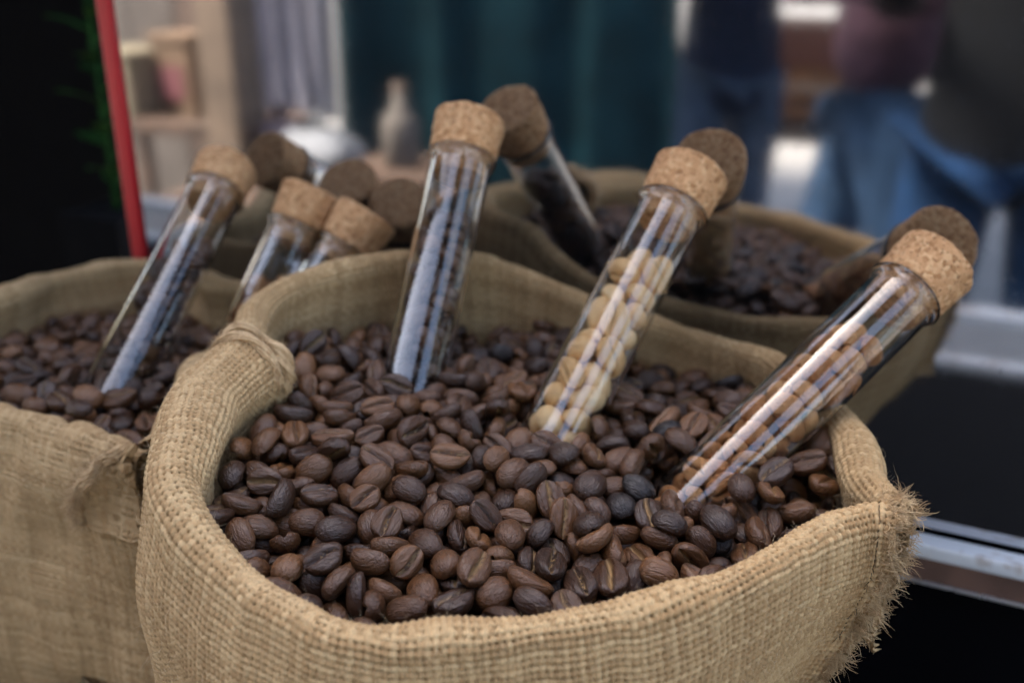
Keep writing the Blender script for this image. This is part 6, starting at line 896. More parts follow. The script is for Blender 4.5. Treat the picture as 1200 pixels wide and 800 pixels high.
# ------------------------------------------------------------------ fibres
def fibres(name, roots, dirs, lengths, radii, mat, parent, seed=0, curl=.5, seg=5, sides=3, droop=.0, tint=None):
    rs = np.random.RandomState(seed); n = len(roots)
    roots = np.asarray(roots, float); d = np.asarray(dirs, float); d /= np.linalg.norm(d, axis=1)[:, None]
    lengths = np.broadcast_to(lengths, n); radii = np.broadcast_to(radii, n)
    ax = rs.normal(size=(n, 3)); cur = roots.copy(); pts = [cur.copy()]; dd = d.copy(); dirl = [dd.copy()]
    bend = rs.normal(size=(n, 3))
    for k in range(seg):
        bend = bend*.6 + rs.normal(size=(n, 3))*.8
        dd = dd + bend*curl/seg*1.6; dd[:, 2] -= droop/seg
        dd /= np.linalg.norm(dd, axis=1)[:, None]
        cur = cur + dd*(lengths/seg)[:, None]; pts.append(cur.copy()); dirl.append(dd.copy())
    P = np.stack(pts, 1); Dr = np.stack(dirl, 1)                 # n, seg+1, 3
    u = np.cross(Dr, ax[:, None, :]); u /= np.linalg.norm(u, axis=2)[..., None]+1e-9; v = np.cross(Dr, u)
    tap = np.linspace(1, .35, seg+1)[None, :, None]
    th = np.arange(sides)*2*math.pi/sides
    ring = P[:, :, None, :] + (u[:, :, None, :]*np.cos(th)[None, None, :, None] + v[:, :, None, :]*np.sin(th)[None, None, :, None])*(radii[:, None, None]*tap)[..., None]
    V = ring.reshape(-1, 3)
    base = (np.arange(n)*(seg+1)*sides)[:, None, None]; k = (np.arange(seg)*sides)[None, :, None]; s = np.arange(sides)[None, None, :]; s2 = (s+1) % sides
    Q = np.stack([base+k+s, base+k+s2, base+k+sides+s2, base+k+sides+s], -1).reshape(-1, 4)
    tv = np.repeat(rs.rand(n) if tint is None else tint, (seg+1)*sides)
    o = mesh_np(name, V, Q, mat, parent, True, attrs={'tint': tv}); tag(o, kind='stuff'); return o
def surface_fuzz(name, sf, n, parent, seed, vlo, vhi, lmin=.0015, lmax=.0055, mat=None, rad=.00003):
    rs = np.random.RandomState(seed)
    vv = sf['Vv'][0]; js = np.where((vv > vlo) & (vv < vhi))[0]
    i = rs.randint(2, sf['nu']-2, n); j = js[rs.randint(0, len(js), n)]
    R = sf['P'][i, j]; Nn = sf['N'][i, j]
    t = rs.normal(size=(n, 3))*.9
    L = lmin+(lmax-lmin)*rs.rand(n)**2.2
    return fibres(name, R-Nn*.0002, Nn*.8+t*.7, L, rad*(.6+.7*rs.rand(n)), mat or FUZZ, parent, seed, 1.1)

# ------------------------------------------------------------------ front sack
sack = empty('burlap_sack', (0.0, .28, SH))
tag(sack, 'large open burlap sack in front, holding coffee beans and three corked glass tubes', 'sack', 'burlap sacks of coffee beans')
SF = panel_surface(FRONT, .00036, .00036, True, inner=.040, outer_hi=.085, seed=1, ripple=.0013, slide=([0, 8.5, 11, 14], [0, 0, .5, 1.0], .46, .0))
mesh_np('front_panel', SF['V'], SF['Q'], JUTE, sack, attrs={'tint': SF['tint']})
SB = panel_surface(BACK, .00048, .00048, True, inner=.050, outer_hi=.085, seed=2, ripple=.0010, slide=([0, 2, 4, 13], [1.0, .8, .2, 0], .5, .0))
mesh_np('back_panel', SB['V'], SB['Q'], JUTE, sack, attrs={'tint': SB['tint']})
surface_fuzz('loose_fibre', SF, 4200, sack, 11, -.012, .075)
surface_fuzz('loose_fibre', SB, 1500, sack, 12, -.03, .02)
surface_fuzz('stray_fibre', SF, 130, sack, 13, -.004, .07, .005, .012, rad=.00005)

def fringe_edge(name, sf, col_i, vlo, vhi, out_vec, n_yarn, n_fib, lmin, lmax, parent, seed, curl=.8, spread=.5, rad=.00006, droop=.2, mat=None, back=0.0, vec_fn=None):
    """frayed yarn ends along one side edge of a panel"""
    rs = np.random.RandomState(seed); vv = sf['Vv'][0]
    js = np.where((vv > vlo) & (vv < vhi))[0]
    R = []; Dv = []; Ls = []; Ti = []
    for y in range(n_yarn):
        j = js[int((y+rs.rand()*.6)/n_yarn*(len(js)-1))]
        i = col_i + (rs.randint(0, 4) if col_i >= 0 else -rs.randint(0, 4))
        p0 = sf['P'][i, j]; nn = sf['N'][i, j]
        yd = vec_fn(p0, nn, vv[j], rs) if vec_fn is not None else np.asarray(out_vec) + rs.normal(size=3)*spread*.5
        L0 = lmin+(lmax-lmin)*rs.rand(); t0 = rs.rand()
        for k in range(n_fib):
            R.append(p0 - nn*back + rs.normal(size=3)*.00045); Dv.append(yd/np.linalg.norm(yd) + rs.normal(size=3)*spread*.35)
            Ls.append(L0*(.45+.65*rs.rand())); Ti.append(np.clip(t0*.6+.4*rs.rand(), 0, 1))
    n = len(R)
    return fibres(name, R, Dv, np.array(Ls), rad*(.6+.8*rs.rand(n)), mat or FRINGE, parent, seed, curl, 6, 3, droop, np.array(Ti))
# right-hand seam: both panels end in a flange of frayed yarn pointing away from the mouth
def seam_vec(p, nn, v, rs):
    a = v/.06
    return np.array([.95-.35*a, -.30, .30-.85*a]) + rs.normal(size=3)*.38
fringe_edge('frayed_seam', SF, -2, -.004, .070, None, 56, 18, .0030, .0075, sack, 21, .9, .28, .00012, .3, vec_fn=seam_vec)
fringe_edge('frayed_seam', SF, -6, -.002, .070, None, 50, 12, .0020, .0045, sack, 22, 1.3, .4, .00010, .2, vec_fn=seam_vec)
fringe_edge('frayed_seam', SB, 2, -.006, .040, None, 36, 18, .003, .0070, sack, 23, 1.0, .35, .00011, .1, vec_fn=seam_vec)
fringe_edge('frayed_seam', SB, 8, -.008, .010, (.60, -.3, .75), 20, 22, .002, .0050, sack, 24, 1.5, .8)
fringe_edge('stray_fibre', SF, -3, -.004, .072, None, 34, 3, .008, .015, sack, 27, 2.0, .9, .00004, .1, vec_fn=seam_vec, mat=FUZZ)
# left-hand fold: the rolled hem ends in a thick collar of frayed yarn
def roll_vec(p, nn, v, rs):
    return np.array([-.25, .75, .10])*.8 + nn*.45 + rs.normal(size=3)*.35
def rope(name, pts, rad, mat, parent, seed=0, frizz=900, fl=.0022):
    """raw cloth edge rolled into a cord, with short frizz"""
    pts = np.asarray(pts, float); t = np.linspace(0, len(pts)-1, 150); C = catmull(pts, t); T = np.gradient(C, axis=0); T /= np.linalg.norm(T, axis=1)[:, None]
    A = np.cross(T, [0.3, 0.2, 1.0]); A /= np.linalg.norm(A, axis=1)[:, None]; B = np.cross(T, A); n = 40
    th = np.linspace(0, 2*math.pi, n, endpoint=False)[None, :]; s = np.linspace(0, 1, 150)[:, None]
    Lc = np.linalg.norm(np.diff(C, axis=0), axis=1).sum()
    r = rad*(1+.20*np.sin(th*3+s*Lc/.0042*2.2)+.30*(vnoise(s*14+seed, th*0+3.0)-.5)+.14*np.sin(th*9+s*Lc/.0011)*1.0)
    r = r*np.minimum(1, 0.35+3*np.minimum(s, 1-s)*4)
    V = C[:, None, :]+(A[:, None, :]*np.cos(th)[..., None]+B[:, None, :]*np.sin(th)[..., None])*r[..., None]
    Q = grid_faces(n, 150, True); V2 = V.transpose(1, 0, 2).reshape(-1, 3)
    rs = np.random.RandomState(seed)
    mesh_np(name, V2, Q, mat, parent, attrs={'tint': np.clip(.35+.5*(vnoise(np.tile(np.linspace(0, 60, 150), n), np.repeat(np.arange(n)*.5, 150))-.3), 0, 1)})
    k = rs.randint(3, 147, frizz); a = rs.rand(frizz)*2*math.pi
    d = A[k]*np.cos(a)[:, None]+B[k]*np.sin(a)[:, None]
    fibres(name+'_frizz', C[k]+d*rad*.8, d*.7+T[k]*rs.normal(size=(frizz, 1))*.9+rs.normal(size=(frizz, 3))*.3, fl*(.4+rs.rand(frizz)), .00007, mat, parent, seed+1, 1.3, 4)
fringe_edge('frayed_hem', SF, 3, -.036, .030, (0, 1, .2), 90, 14, .0022, .0042, sack, 25, 1.2, .4, .00010, .1, vec_fn=roll_vec)
_vv = SF['Vv'][0]; _ring = [SF['P'][2, int(np.argmin(np.abs(_vv-q_)))] + SF['N'][2, int(np.argmin(np.abs(_vv-q_)))]*.0006 + np.array([-.0003, .0015, 0]) for q_ in np.linspace(.030, -.036, 12)]
rope('rolled_edge', _ring, .0024, FRINGE, sack, 71, 1500)
_ring = [SF['P'][9, int(np.argmin(np.abs(_vv-q_)))] + SF['N'][9, int(np.argmin(np.abs(_vv-q_)))]*.0004 for q_ in np.linspace(.024, -.022, 9)]
rope('rolled_edge', _ring, .0014, FRINGE, sack, 73, 700)
# dark stitching along the right seam
rs = np.random.RandomState(5); R = []; Dv = []
vv = SF['Vv'][0]
for j in range(0, SF['nv']):
    if -.002 < vv[j] < .045 and j % 4 == 0:
        R.append(SF['P'][-14, j]+SF['N'][-14, j]*.0003); Dv.append(SF['P'][-14, j+5]-SF['P'][-14, j] + rs.normal(size=3)*.0006)
fibres('seam_stitching', R, Dv, .0022, .00013, STITCH, sack, 6, .2, 3, 4)

# ------------------------------------------------------------------ left sack
sack2 = empty('burlap_sack', (-.22, .34, SH))
tag(sack2, 'blurred open burlap sack at the left, cut off by the picture edge', 'sack', 'burlap sacks of coffee beans')
LF_ = panel_surface(LFRONT, .00060, .00060, True, inner=.035, outer_hi=.13, seed=3, ripple=.0034, bottom=.187)
mesh_np('front_panel', LF_['V'], LF_['Q'], JUTE_LEFT, sack2, attrs={'tint': LF_['tint']})
LB_ = panel_surface(LBACK, .00070, .00070, True, inner=.040, outer_hi=.06, seed=4, ripple=.0022, bottom=.187)
mesh_np('back_panel', LB_['V'], LB_['Q'], JUTE_LEFT, sack2, attrs={'tint': LB_['tint']})
surface_fuzz('loose_fibre', LF_, 1500, sack2, 31, -.006, .12)
surface_fuzz('loose_fibre', LB_, 700, sack2, 32, -.03, .01)
# loose flap of cloth folded over the outside of the seam
vL = LF_['Vv'][0]
def lf_point(px, vtarget):
    """surface point of the left front panel: column nearest to picture x, at arclength v"""
    j = int(np.argmin(np.abs(vL-vtarget))); P = LF_['P'][:, j]-OFF
    d = P[:, 1]*cP-P[:, 2]*sP; x = 600+F*P[:, 0]/d
    i = int(np.argmin(np.abs(x-px))); return LF_['P'][i, j], LF_['N'][i, j]
rows = []
for a in np.linspace(0, 1, 46):
    row = []
    xl = 158-60*math.sin(a*math.pi*.62); xr = 186
    for b in np.linspace(0, 1, 46):
        p0, n0 = lf_point(xl+(xr-xl)*b, .002+.030*a)
        row.append(p0 + n0*(.0022+.0016*math.sin(a*5+b*3)+.0015*(1-b)) )
    rows.append(row)
FP = np.array(rows); 
w_, tn = weave_height(*np.meshgrid(np.linspace(0, .032, 46), np.linspace(0, .024, 46), indexing='ij'), .00205, 9)
mesh_np('folded_flap', FP.reshape(-1, 3), grid_faces(46, 46), JUTE_LEFT, sack2, attrs={'tint': tn.ravel()})
R = []; Dv = []; rs = np.random.RandomState(41)
for k in range(1500):
    a = rs.rand(); q = FP[int(a*45), rs.randint(0, 3)]; R.append(q+rs.normal(size=3)*.0005)
    Dv.append(np.array([-.85, -.45, -.35+.3*a])+rs.normal(size=3)*.4)
fibres('frayed_hem', R, Dv, .002+.005*rs.rand(1500), .00007, FRINGE, sack2, 42, 1.0, 5, 3, .3)
rope('rolled_edge', [FP[k, 1]+np.array([-.0004, -.0008, 0]) for k in range(0, 46, 5)], .0018, FRINGE, sack2, 75, 900)
# frayed lower edge of the inner hem at the back
R = []; Dv = []; vb = LB_['Vv'][0]; jb = int(np.argmin(np.abs(vb+.0245)))
for k in range(2600):
    i = rs.randint(int(LB_['nu']*.62), LB_['nu']-4); R.append(LB_['P'][i, jb]-[0, 0, 0]+rs.normal(size=3)*.0007); Dv.append(np.array([.1, -.8, -.3])+rs.normal(size=3)*.5)
fibres('hem_edge', R, Dv, .002+.003*rs.rand(2600), .00010, FRINGE, sack2, 43, 1.0, 4)

# ------------------------------------------------------------------ tubes
INFO = {
 't1': ('tall corked glass tube of dark roasted beans at the back of the front sack', 'middle'),
 't2': ('corked glass tube of pale cream unroasted beans, middle one of the front sack', ''),
 't3': ('corked glass tube of light brown beans leaning over the right rim of the front sack', ''),
 'l1': ('corked glass tube of dark beans, leftmost of all the tubes', ''),
 'l2': ('corked glass tube of orange brown beans, between two other tubes in the left sack', ''),
 'l3': ('corked tube in the left sack, rightmost there, half hidden behind the front sack rim', ''),
}
for ti, (nm, (T, Bp, d)) in enumerate(TUBES):
    CH = .0168; Lip = T-d*CH; L = float(np.linalg.norm(Lip-Bp)); Fm = frame(d)
    r = empty('glass_tube', tuple(Bp)); tag(r, INFO[nm][0], 'glass tube', 'corked glass tubes')
    R_ = TR; W_ = TW
    outer = [(R_*math.sin(a), R_*.98-R_*.98*math.cos(a)) for a in np.linspace(0.0001, math.pi/2, 12)]
    outer = [(max(r0, 1e-5), z0) for r0, z0 in outer]
    rim = [(R_, L-.0050), (R_+.0003, L-.0032), (R_+.0013, L-.0018), (R_+.0018, L-.0009), (R_+.0015, L-.0002), (R_+.0006, L), (R_-.0003, L-.0002), (R_-W_+.0002, L-.0009)]
    ri = R_-W_
    inner = [(ri, L-.0035)] + [(ri, L*t_) for t_ in (.8, .6, .4, .25)] + [(max(ri*math.sin(a), 1e-5), W_*1.2+ri*.98-ri*.98*math.cos(a)) for a in np.linspace(math.pi/2, 0.0001, 12)]
    V, Q = lathe(outer + [(R_, L*t_) for t_ in (.25, .4, .6, .8)] + rim + inner, 72)
    mesh_np('glass', V@Fm.T+Bp, Q[:, ::-1], GLASS, r)
    rs = np.random.RandomState(ti+60)
    rc = ri-.00025
    prof = [(1e-5, -.0088), (rc-.0010, -.0088), (rc-.0004, -.0083), (rc-.0001, -.006), (rc, -.001), (R_+.0009, .0006), (R_+.0013, .004), (R_+.0018, .010), (R_+.0021, CH-.0012), (R_+.0017, CH-.0004), (R_+.0009, CH), (R_*.6, CH+.0001), (1e-5, CH)]
    zs = []
    for a, b in zip(prof[:-1], prof[1:]):
        m_ = max(1, int(math.hypot(a[0]-b[0], a[1]-b[1])/.0007))
        zs += [(a[0]+(b[0]-a[0])*k/m_, a[1]+(b[1]-a[1])*k/m_) for k in range(m_)]
    zs.append(prof[-1]); V, Q = lathe(zs, 72)
    # crumbly surface
    outm = (V[:, 2] > .0005)
    ang = np.arctan2(V[:, 1], V[:, 0]); rad = np.hypot(V[:, 0], V[:, 1])
    nz = (vnoise(ang*9+ti*7+20, V[:, 2]*1500)-.5)*.00042 + (vnoise(ang*3+ti*3+9, V[:, 2]*300)-.5)*.0006
    V[:, :2] *= (1+np.where(outm & (rad > .004), nz, 0)/np.maximum(rad, .002))[:, None]
    V[:, 2] += np.where(outm, (vnoise(V[:, 0]*900+40, V[:, 1]*900+ti*5)-.5)*.00045, 0)
    o = mesh_np('cork', V, Q[:, ::-1], CORK, r)
    o.matrix_parent_inverse = Matrix.Identity(4)
    o.location = Vector(Lip-Bp); o.rotation_mode = 'QUATERNION'; o.rotation_quaternion = Matrix(Fm.tolist()).to_quaternion()

# ------------------------------------------------------------------ beans
VARS = {'dark': [(.0112,.0084,.0058),(.0120,.0083,.0056),(.0104,.0083,.0058),(.0115,.0080,.0052),(.0124,.0088,.0060),(.0100,.0078,.0056),(.0108,.0088,.0054),(.0117,.0077,.0058)],
 'cream':[(.0126,.0094,.0070),(.0136,.0096,.0070),(.0114,.0088,.0066),(.0128,.0090,.0066)],
 'tan':[(.0102,.0084,.0066),(.0112,.0088,.0066),(.0088,.0078,.0064),(.0106,.0076,.0064)]}
MESH = {}
for kd, mt, wr, cr, fu in (('dark', BEAN_M, 1.15, 1.0, .0), ('cream', CREAM_M, .7, .55, .7), ('tan', TAN_M, 1.7, .9, .3)):
    for k, (l_, w_, t_) in enumerate(VARS[kd]):
        MESH[kd, k] = bean_mesh('%s_bean' % {'dark': 'roasted', 'cream': 'cream', 'tan': 'light_brown'}[kd], l_, w_, t_, 100+k, [mt], 46, 28, cr, fu, wr, .3*(k % 3))
        MESH[kd, k, 'low'] = bean_mesh('low', l_, w_, t_, 100+k, [mt], 14, 10, cr, fu, wr, .3*(k % 3))
charred = {k: bean_mesh('charred_bean', *VARS['dark'][k], 200+k, [BLACK_M], 46, 28, 1.0, 0, 2.2, .5) for k in (2, 5)}
low = []; cnt = 0
WHERE = ['main', 'left', 't1', 't2', 't3', 'l1', 'l2', 'l3']
for q in range(0, len(BEANS), 8):
    code, x, y, z, q0, q1, q2, q3 = BEANS[q:q+8]
    w = WHERE[code//24]; fl = (code % 24)//8; k = code % 8
    pos = (x/2e4, y/2e4+.3, z/2e4+CAMZ-.15); qt = Quaternion((q0/127, q1/127, q2/127, q3/127)).normalized()
    kd = {'t2': 'cream', 't3': 'tan', 'l2': 'tan', 'l3': 'tan'}.get(w, 'dark')
    if fl == 1:
        up = (qt @ Vector((0, 0, 1))).z
        if w in ('main', 'left') and up > .3 and (x*7+y*3) % 10 < 3:      # turn some over so that the creased face shows
            qt = qt @ Quaternion((1, 0, 0), math.pi); up = -up
        nm = {'dark': 'coffee_bean', 'cream': 'unroasted_coffee_bean', 'tan': 'light_roast_coffee_bean'}[kd]
        cnt += 1
        isch = w == 'main' and kd == 'dark' and cnt % 41 == 7
        o = bpy.data.objects.new(nm, charred[2 if k % 2 else 5] if isch else MESH[kd, k]); COL.objects.link(o)
        o.rotation_mode = 'QUATERNION'; o.location = pos; o.rotation_quaternion = qt
        sz = .93+.17*((x*13+y*7+z*5) % 97)/97; o.scale = (sz*(.95+.12*((x*3+z) % 31)/31), sz, sz)
        X, Y = pos[0], pos[1]
        zone = ('against the front rim' if Y < .208 else 'along the left rim' if X < -.062 else 'beside the right rim' if X > .066
                else 'near the back rim' if Y > .325 else 'just behind the middle' if Y > .272 else 'in the open middle')
        if w in INFO:
            T_, B_, d_ = dict(TUBES)[w]; hh = float((np.array(pos)-B_) @ d_)
            part = 'near the bottom' if hh < .035 else 'halfway up' if hh < .068 else 'near the top'
        if isch: lab = 'almost black charred coffee bean %s of the front sack' % zone
        elif w == 'main':
            pose = 'creased face up' if up < -.35 else 'rounded back up' if up > .35 else 'tipped on its side'
            lab = 'brown coffee bean lying %s, %s of the front sack' % (pose, zone)
        elif w == 'left': lab = 'blurred brown coffee bean in the left sack, %s' % ('left of the leftmost tube' if X < -.165 else 'close to the leftmost tube')
        elif w == 't1': lab = 'dark bean %s inside the tall tube at the back of the front sack' % part
        elif w == 'l1': lab = 'dark bean %s inside the leftmost glass tube' % part
        elif w == 't2': lab = 'smooth cream unroasted bean %s inside the middle tube' % part
        elif w == 't3': lab = 'wrinkled light brown bean %s inside the right-hand tube' % part
        elif w == 'l2': lab = 'orange brown bean %s inside the middle tube of the left sack' % part
        else: lab = 'light brown bean %s inside the half hidden left sack tube' % part
        gr = lab.replace('bean', 'beans', 1)
        tag(o, lab, 'coffee bean', gr)
    else: low.append((kd, k, pos, qt))
vs = []; fs = []; cr_ = []; rn = []; off = 0; rs = np.random.RandomState(8); tris = []
cache = {}
for kd, k, pos, qt in low:
    me = MESH[kd, k, 'low']
    if (kd, k) not in cache:
        a = np.empty(len(me.vertices)*3, np.float32); me.vertices.foreach_get('co', a)
        c = np.empty(len(me.vertices), np.float32); me.attributes['crease'].data.foreach_get('value', c)
        me.calc_loop_triangles(); t = np.empty(len(me.loop_triangles)*3, np.int32); me.loop_triangles.foreach_get('vertices', t)
        cache[kd, k] = a.reshape(-1, 3), c, t.reshape(-1, 3)
    a, c, t = cache[kd, k]
    M3 = np.array(qt.to_matrix()); vs.append(a@M3.T+np.array(pos)); cr_.append(c); rn.append(np.full(len(a), rs.rand())); fs.append(t+off); off += len(a)
o = mesh_np('smaller_and_deeper_coffee_beans', np.concatenate(vs), np.concatenate(fs), BEAN_M, None, attrs={'crease': np.concatenate(cr_), 'rnd': np.concatenate(rn)})
o.name = 'coffee_beans'; tag(o, 'the mass of dark roasted coffee beans filling both burlap sacks between the larger-looking ones', 'coffee beans', kind='stuff')

# ------------------------------------------------------------------ the market street seen in the mirror
def spot(px, dist, py=150):
    """ground point whose reflection stands at picture x = px, dist metres along the reflected line"""
    r = ray(px, py); h = np.array([r[0], r[1], 0]); h /= np.linalg.norm(h)
    P = mir(OFF+h*dist); P[2] = 0; return P
def zrefl(py, dist): return CAMZ - dist*math.tan(PITCH+math.atan((py-400)/F))
def facing(P):   # rotation so that local -Y looks back at the mirror
    return math.atan2(MN[1], MN[0]) + math.pi/2
ROT = facing(None)
def local_M(P, rot=0): return Matrix.Translation(Vector(P)) @ Matrix.Rotation(ROT+rot, 4, 'Z')
def drape(name, px0, px1, dist, z0, z1, mat, label, cat, folds=9, amp=.03, thick=True):
    A = spot(px0, dist); B = spot(px1, dist); A[2] = B[2] = 0
    nu, nv = 160, 40; u = np.linspace(0, 1, nu)[:, None]; v = np.linspace(0, 1, nv)[None, :]
    dr = (B-A); Lh = np.linalg.norm(dr); dn = np.array([-dr[1], dr[0], 0])/Lh
    ph = folds*2*math.pi*u + .8*np.sin(3*u*6.28) ; w = amp*np.sin(ph+.5*np.sin(v*5))*(1-.6*v) + amp*.8*(vnoise(u*9+folds, v*7+3)-.5)
    P = A[None, None, :] + dr[None, None, :]*u[..., None] + dn*w[..., None]; P[..., 2] = z0+(z1-z0)*v + .01*np.sin(ph)*(1-v)
    o = mesh_np(name, P.reshape(-1, 3), grid_faces(nu, nv), mat)
    m = o.modifiers.new('cloth thickness', 'SOLIDIFY'); m.thickness = .003
    tag(o, label, cat); return o
TEAL = simple('teal_cloth', (.004, .022, .030), .8, 0, .25, 9)
WHITE = simple('white_sheet', (.62, .60, .66), .5, 0, .06, 8)
WOOD = simple('pale_wood', (.13, .095, .072), .7, 0, .2, 14)
ORANGE = simple('orange_wood', (.26, .115, .05), .6, 0, .25, 12)
BROWNW = simple('brown_wood', (.060, .036, .026), .6, 0, .3, 12)
GREYW = simple('grey_brown_board', (.085, .075, .070), .75, 0, .35, 3)
PINK = simple('pink_cloth', (.17, .07, .085), .8, 0, .15)
drape('teal_tarpaulin', 402, 790, 2.0, .30, 2.15, TEAL, 'dark teal tarpaulin hanging across the stall, reflected behind the centre tubes', 'tarpaulin', 4, .012)
drape('white_sheet', 300, 398, 2.5, zrefl(138, 2.5), 2.1, WHITE, 'white plastic sheet hanging beside the teal tarpaulin, seen blurred in the mirror', 'sheet', 4, .03)
def boxes(name, P, rot, specs, parent=None):
    """specs: (part, x0,x1,y0,y1,z0,z1, mat)"""
    r = empty(name, tuple(P)); r.rotation_euler = (0, 0, ROT+rot)
    for (pn, a, b, c, d_, e, f_, m) in specs:
        bm = bmesh.new(); box_bm(bm, a, b, c, d_, e, f_); o = bm_obj(pn, bm, m, None, .004); o.parent = r
    return r
p = boxes('wooden_post', spot(278, 2.1), 0, [('post', -.040, .040, -.045, .045, .02, 2.25, WOOD), ('foot', -.09, .09, -.09, .09, 0, .019, STEEL), ('bracket', -.06, .06, -.02, .02, 2.251, 2.33, STEEL)])
tag(p, 'pale wooden stall post left of the white sheet, blurred in the mirror', 'post')
p = boxes('stall_screen', spot(196, 2.7), 0, [('board', -.22+.155*k, -.22+.155*k+.148, 0, .022, .25, 1.9, GREYW if k % 3 else BROWNW) for k in range(7)] +
          [('batten', -.22, .86, .023, .05, z_, z_+.07, BROWNW) for z_ in (.4, 1.6)] + [('leg', -.2, -.14, .023, .06, 0, .249, BROWNW), ('leg', .78, .84, .023, .06, 0, .249, BROWNW)])
tag(p, 'weathered grey brown plank screen at the far left of the mirror', 'screen')
for (px, py, dist, w_, h_, m, lb) in ((165, 118, 2.35, .13, .11, simple('beige_card', (.16, .14, .105), .8), 'beige box on the planks at the left of the mirror'),
                                 (235, 125, 2.30, .12, .15, simple('tan_card', (.13, .09, .065), .8), 'tan brown box beside the wooden post in the mirror')):
    Q0 = spot(px, dist); zz = zrefl(py, dist)
    p = boxes('stall_box', (Q0[0], Q0[1], zz), .15, [('body', -w_/2, w_/2, -.06, .06, 0, h_, m), ('lid', -w_/2-.004, w_/2+.004, -.064, .064, h_+.001, h_+.02, m), ('label', -w_*.3, w_*.3, -.063, -.0605, h_*.25, h_*.7, PINK)])
    tag(p, lb, 'box')
Q0 = spot(205, 2.33); zt = zrefl(120, 2.33)
p = boxes('side_table', (Q0[0], Q0[1], 0), 0, [('table_top', -.30, .22, -.12, .12, zt-.03, zt-.003, BROWNW)] + [('leg', x_, x_+.03, y_, y_+.03, 0, zt-.031, BROWNW) for x_ in (-.28, .17) for y_ in (-.10, .07)])
tag(p, 'narrow dark table under the two small boxes, reflected at the left', 'table')
# white carrier bags on a low table below the white sheet
def bag(px, py, dist, w, h, m, lb, seed):
    P = spot(px, dist); zz = zrefl(py, dist); nu, nv = 36, 18; V = []
    for i in range(nu):
        a = 2*math.pi*i/nu
        for j in range(nv):
            t = j/(nv-1); rr = (1-.55*t**3)*(.9+.25*math.sin(t*2.6)); ca, sa = math.cos(a), math.sin(a)
            sq = (abs(ca)**4+abs(sa)**4)**-.25
            nz = 1+.12*(float(vnoise(np.array(a*2.1+seed), np.array(t*4.0+seed)))-.5)*2
            V.append((w/2*ca*sq*rr*nz, w*.35*sa*sq*rr*nz, h*t))
    V = np.array(V); c_, s_ = math.cos(ROT), math.sin(ROT)
    V[:, :2] = V[:, :2]@np.array([[c_, s_], [-s_, c_]])
    r = empty('carrier_bag', (P[0], P[1], zz)); tag(r, lb, 'bag')
    mesh_np('bag_body', V+np.array([P[0], P[1], zz]), grid_faces(nu, nv, True), m, r)
    for sx in (-1, 1):
        pts = [Vector((sx*w*.16, sx*.02*0, h*.95)), Vector((sx*w*.13, 0, h*1.22)), Vector((0, 0, h*1.3))]
        th = [(-.012, 0), (.012, 0)]
        bm = bmesh.new(); box_bm(bm, sx*w*.17-.012, sx*w*.17+.012, -.002, .002, h*.93, h*1.25)
        o = bm_obj('handle', bm, m, None, .001); o.parent = r; o.rotation_euler = (0, -sx*.25, ROT)
bag(372, 218, 1.95, .17, .12, simple('dull_white_bag', (.15, .16, .185), .75), 'white carrier bag on the low table under the white sheet', 2.2)
bag(330, 190, 2.10, .14, .10, simple('pale_pink_bag', (.17, .13, .145), .75), 'pale pink carrier bag behind the white one', 5.1)
Q0 = spot(352, 2.02); zt = min(zrefl(218, 1.95), zrefl(190, 2.10))
p = boxes('low_table', (Q0[0], Q0[1], 0), 0, [('table_top', -.20, .20, -.2, .2, zt-.03, zt-.002, BROWNW)] + [('leg', x_, x_+.03, y_, y_+.03, 0, zt-.031, BROWNW) for x_ in (-.19, .16) for y_ in (-.18, .15)])
tag(p, 'low brown table carrying carrier bags, reflected left of the tall tube', 'table')
# pale bottle in front of the tarpaulin
P = spot(470, 1.75); zz = zrefl(192, 1.75)
V, Q = lathe([(1e-4, 0), (.030, 0), (.033, .004), (.033, .07), (.028, .085), (.014, .10), (.012, .125), (1e-4, .1251)], 28)
r = empty('jar', (P[0], P[1], zz)); tag(r, 'small pale bottle standing in front of the teal tarpaulin in the mirror', 'bottle')
mesh_np('body', V+np.array([P[0], P[1], zz]), Q[:, ::-1], simple('pale_ceramic', (.10, .09, .085), .8), r); r.name = 'bottle'
V, Q = lathe([(1e-4, .126), (.0125, .126), (.0130, .128), (.0125, .139), (1e-4, .1392)], 24)
mesh_np('cap', V+np.array([P[0], P[1], zz]), Q[:, ::-1], BROWNW, r)
p = boxes('bottle_stand', (P[0], P[1], 0), 0, [('table_top', -.10, .10, -.1, .1, zz-.025, zz-.001, BROWNW)] + [('leg', x_, x_+.02, y_, y_+.02, 0, zz-.026, BROWNW) for x_ in (-.09, .07) for y_ in (-.09, .07)])
tag(p, 'small stool under the pale bottle', 'stool')
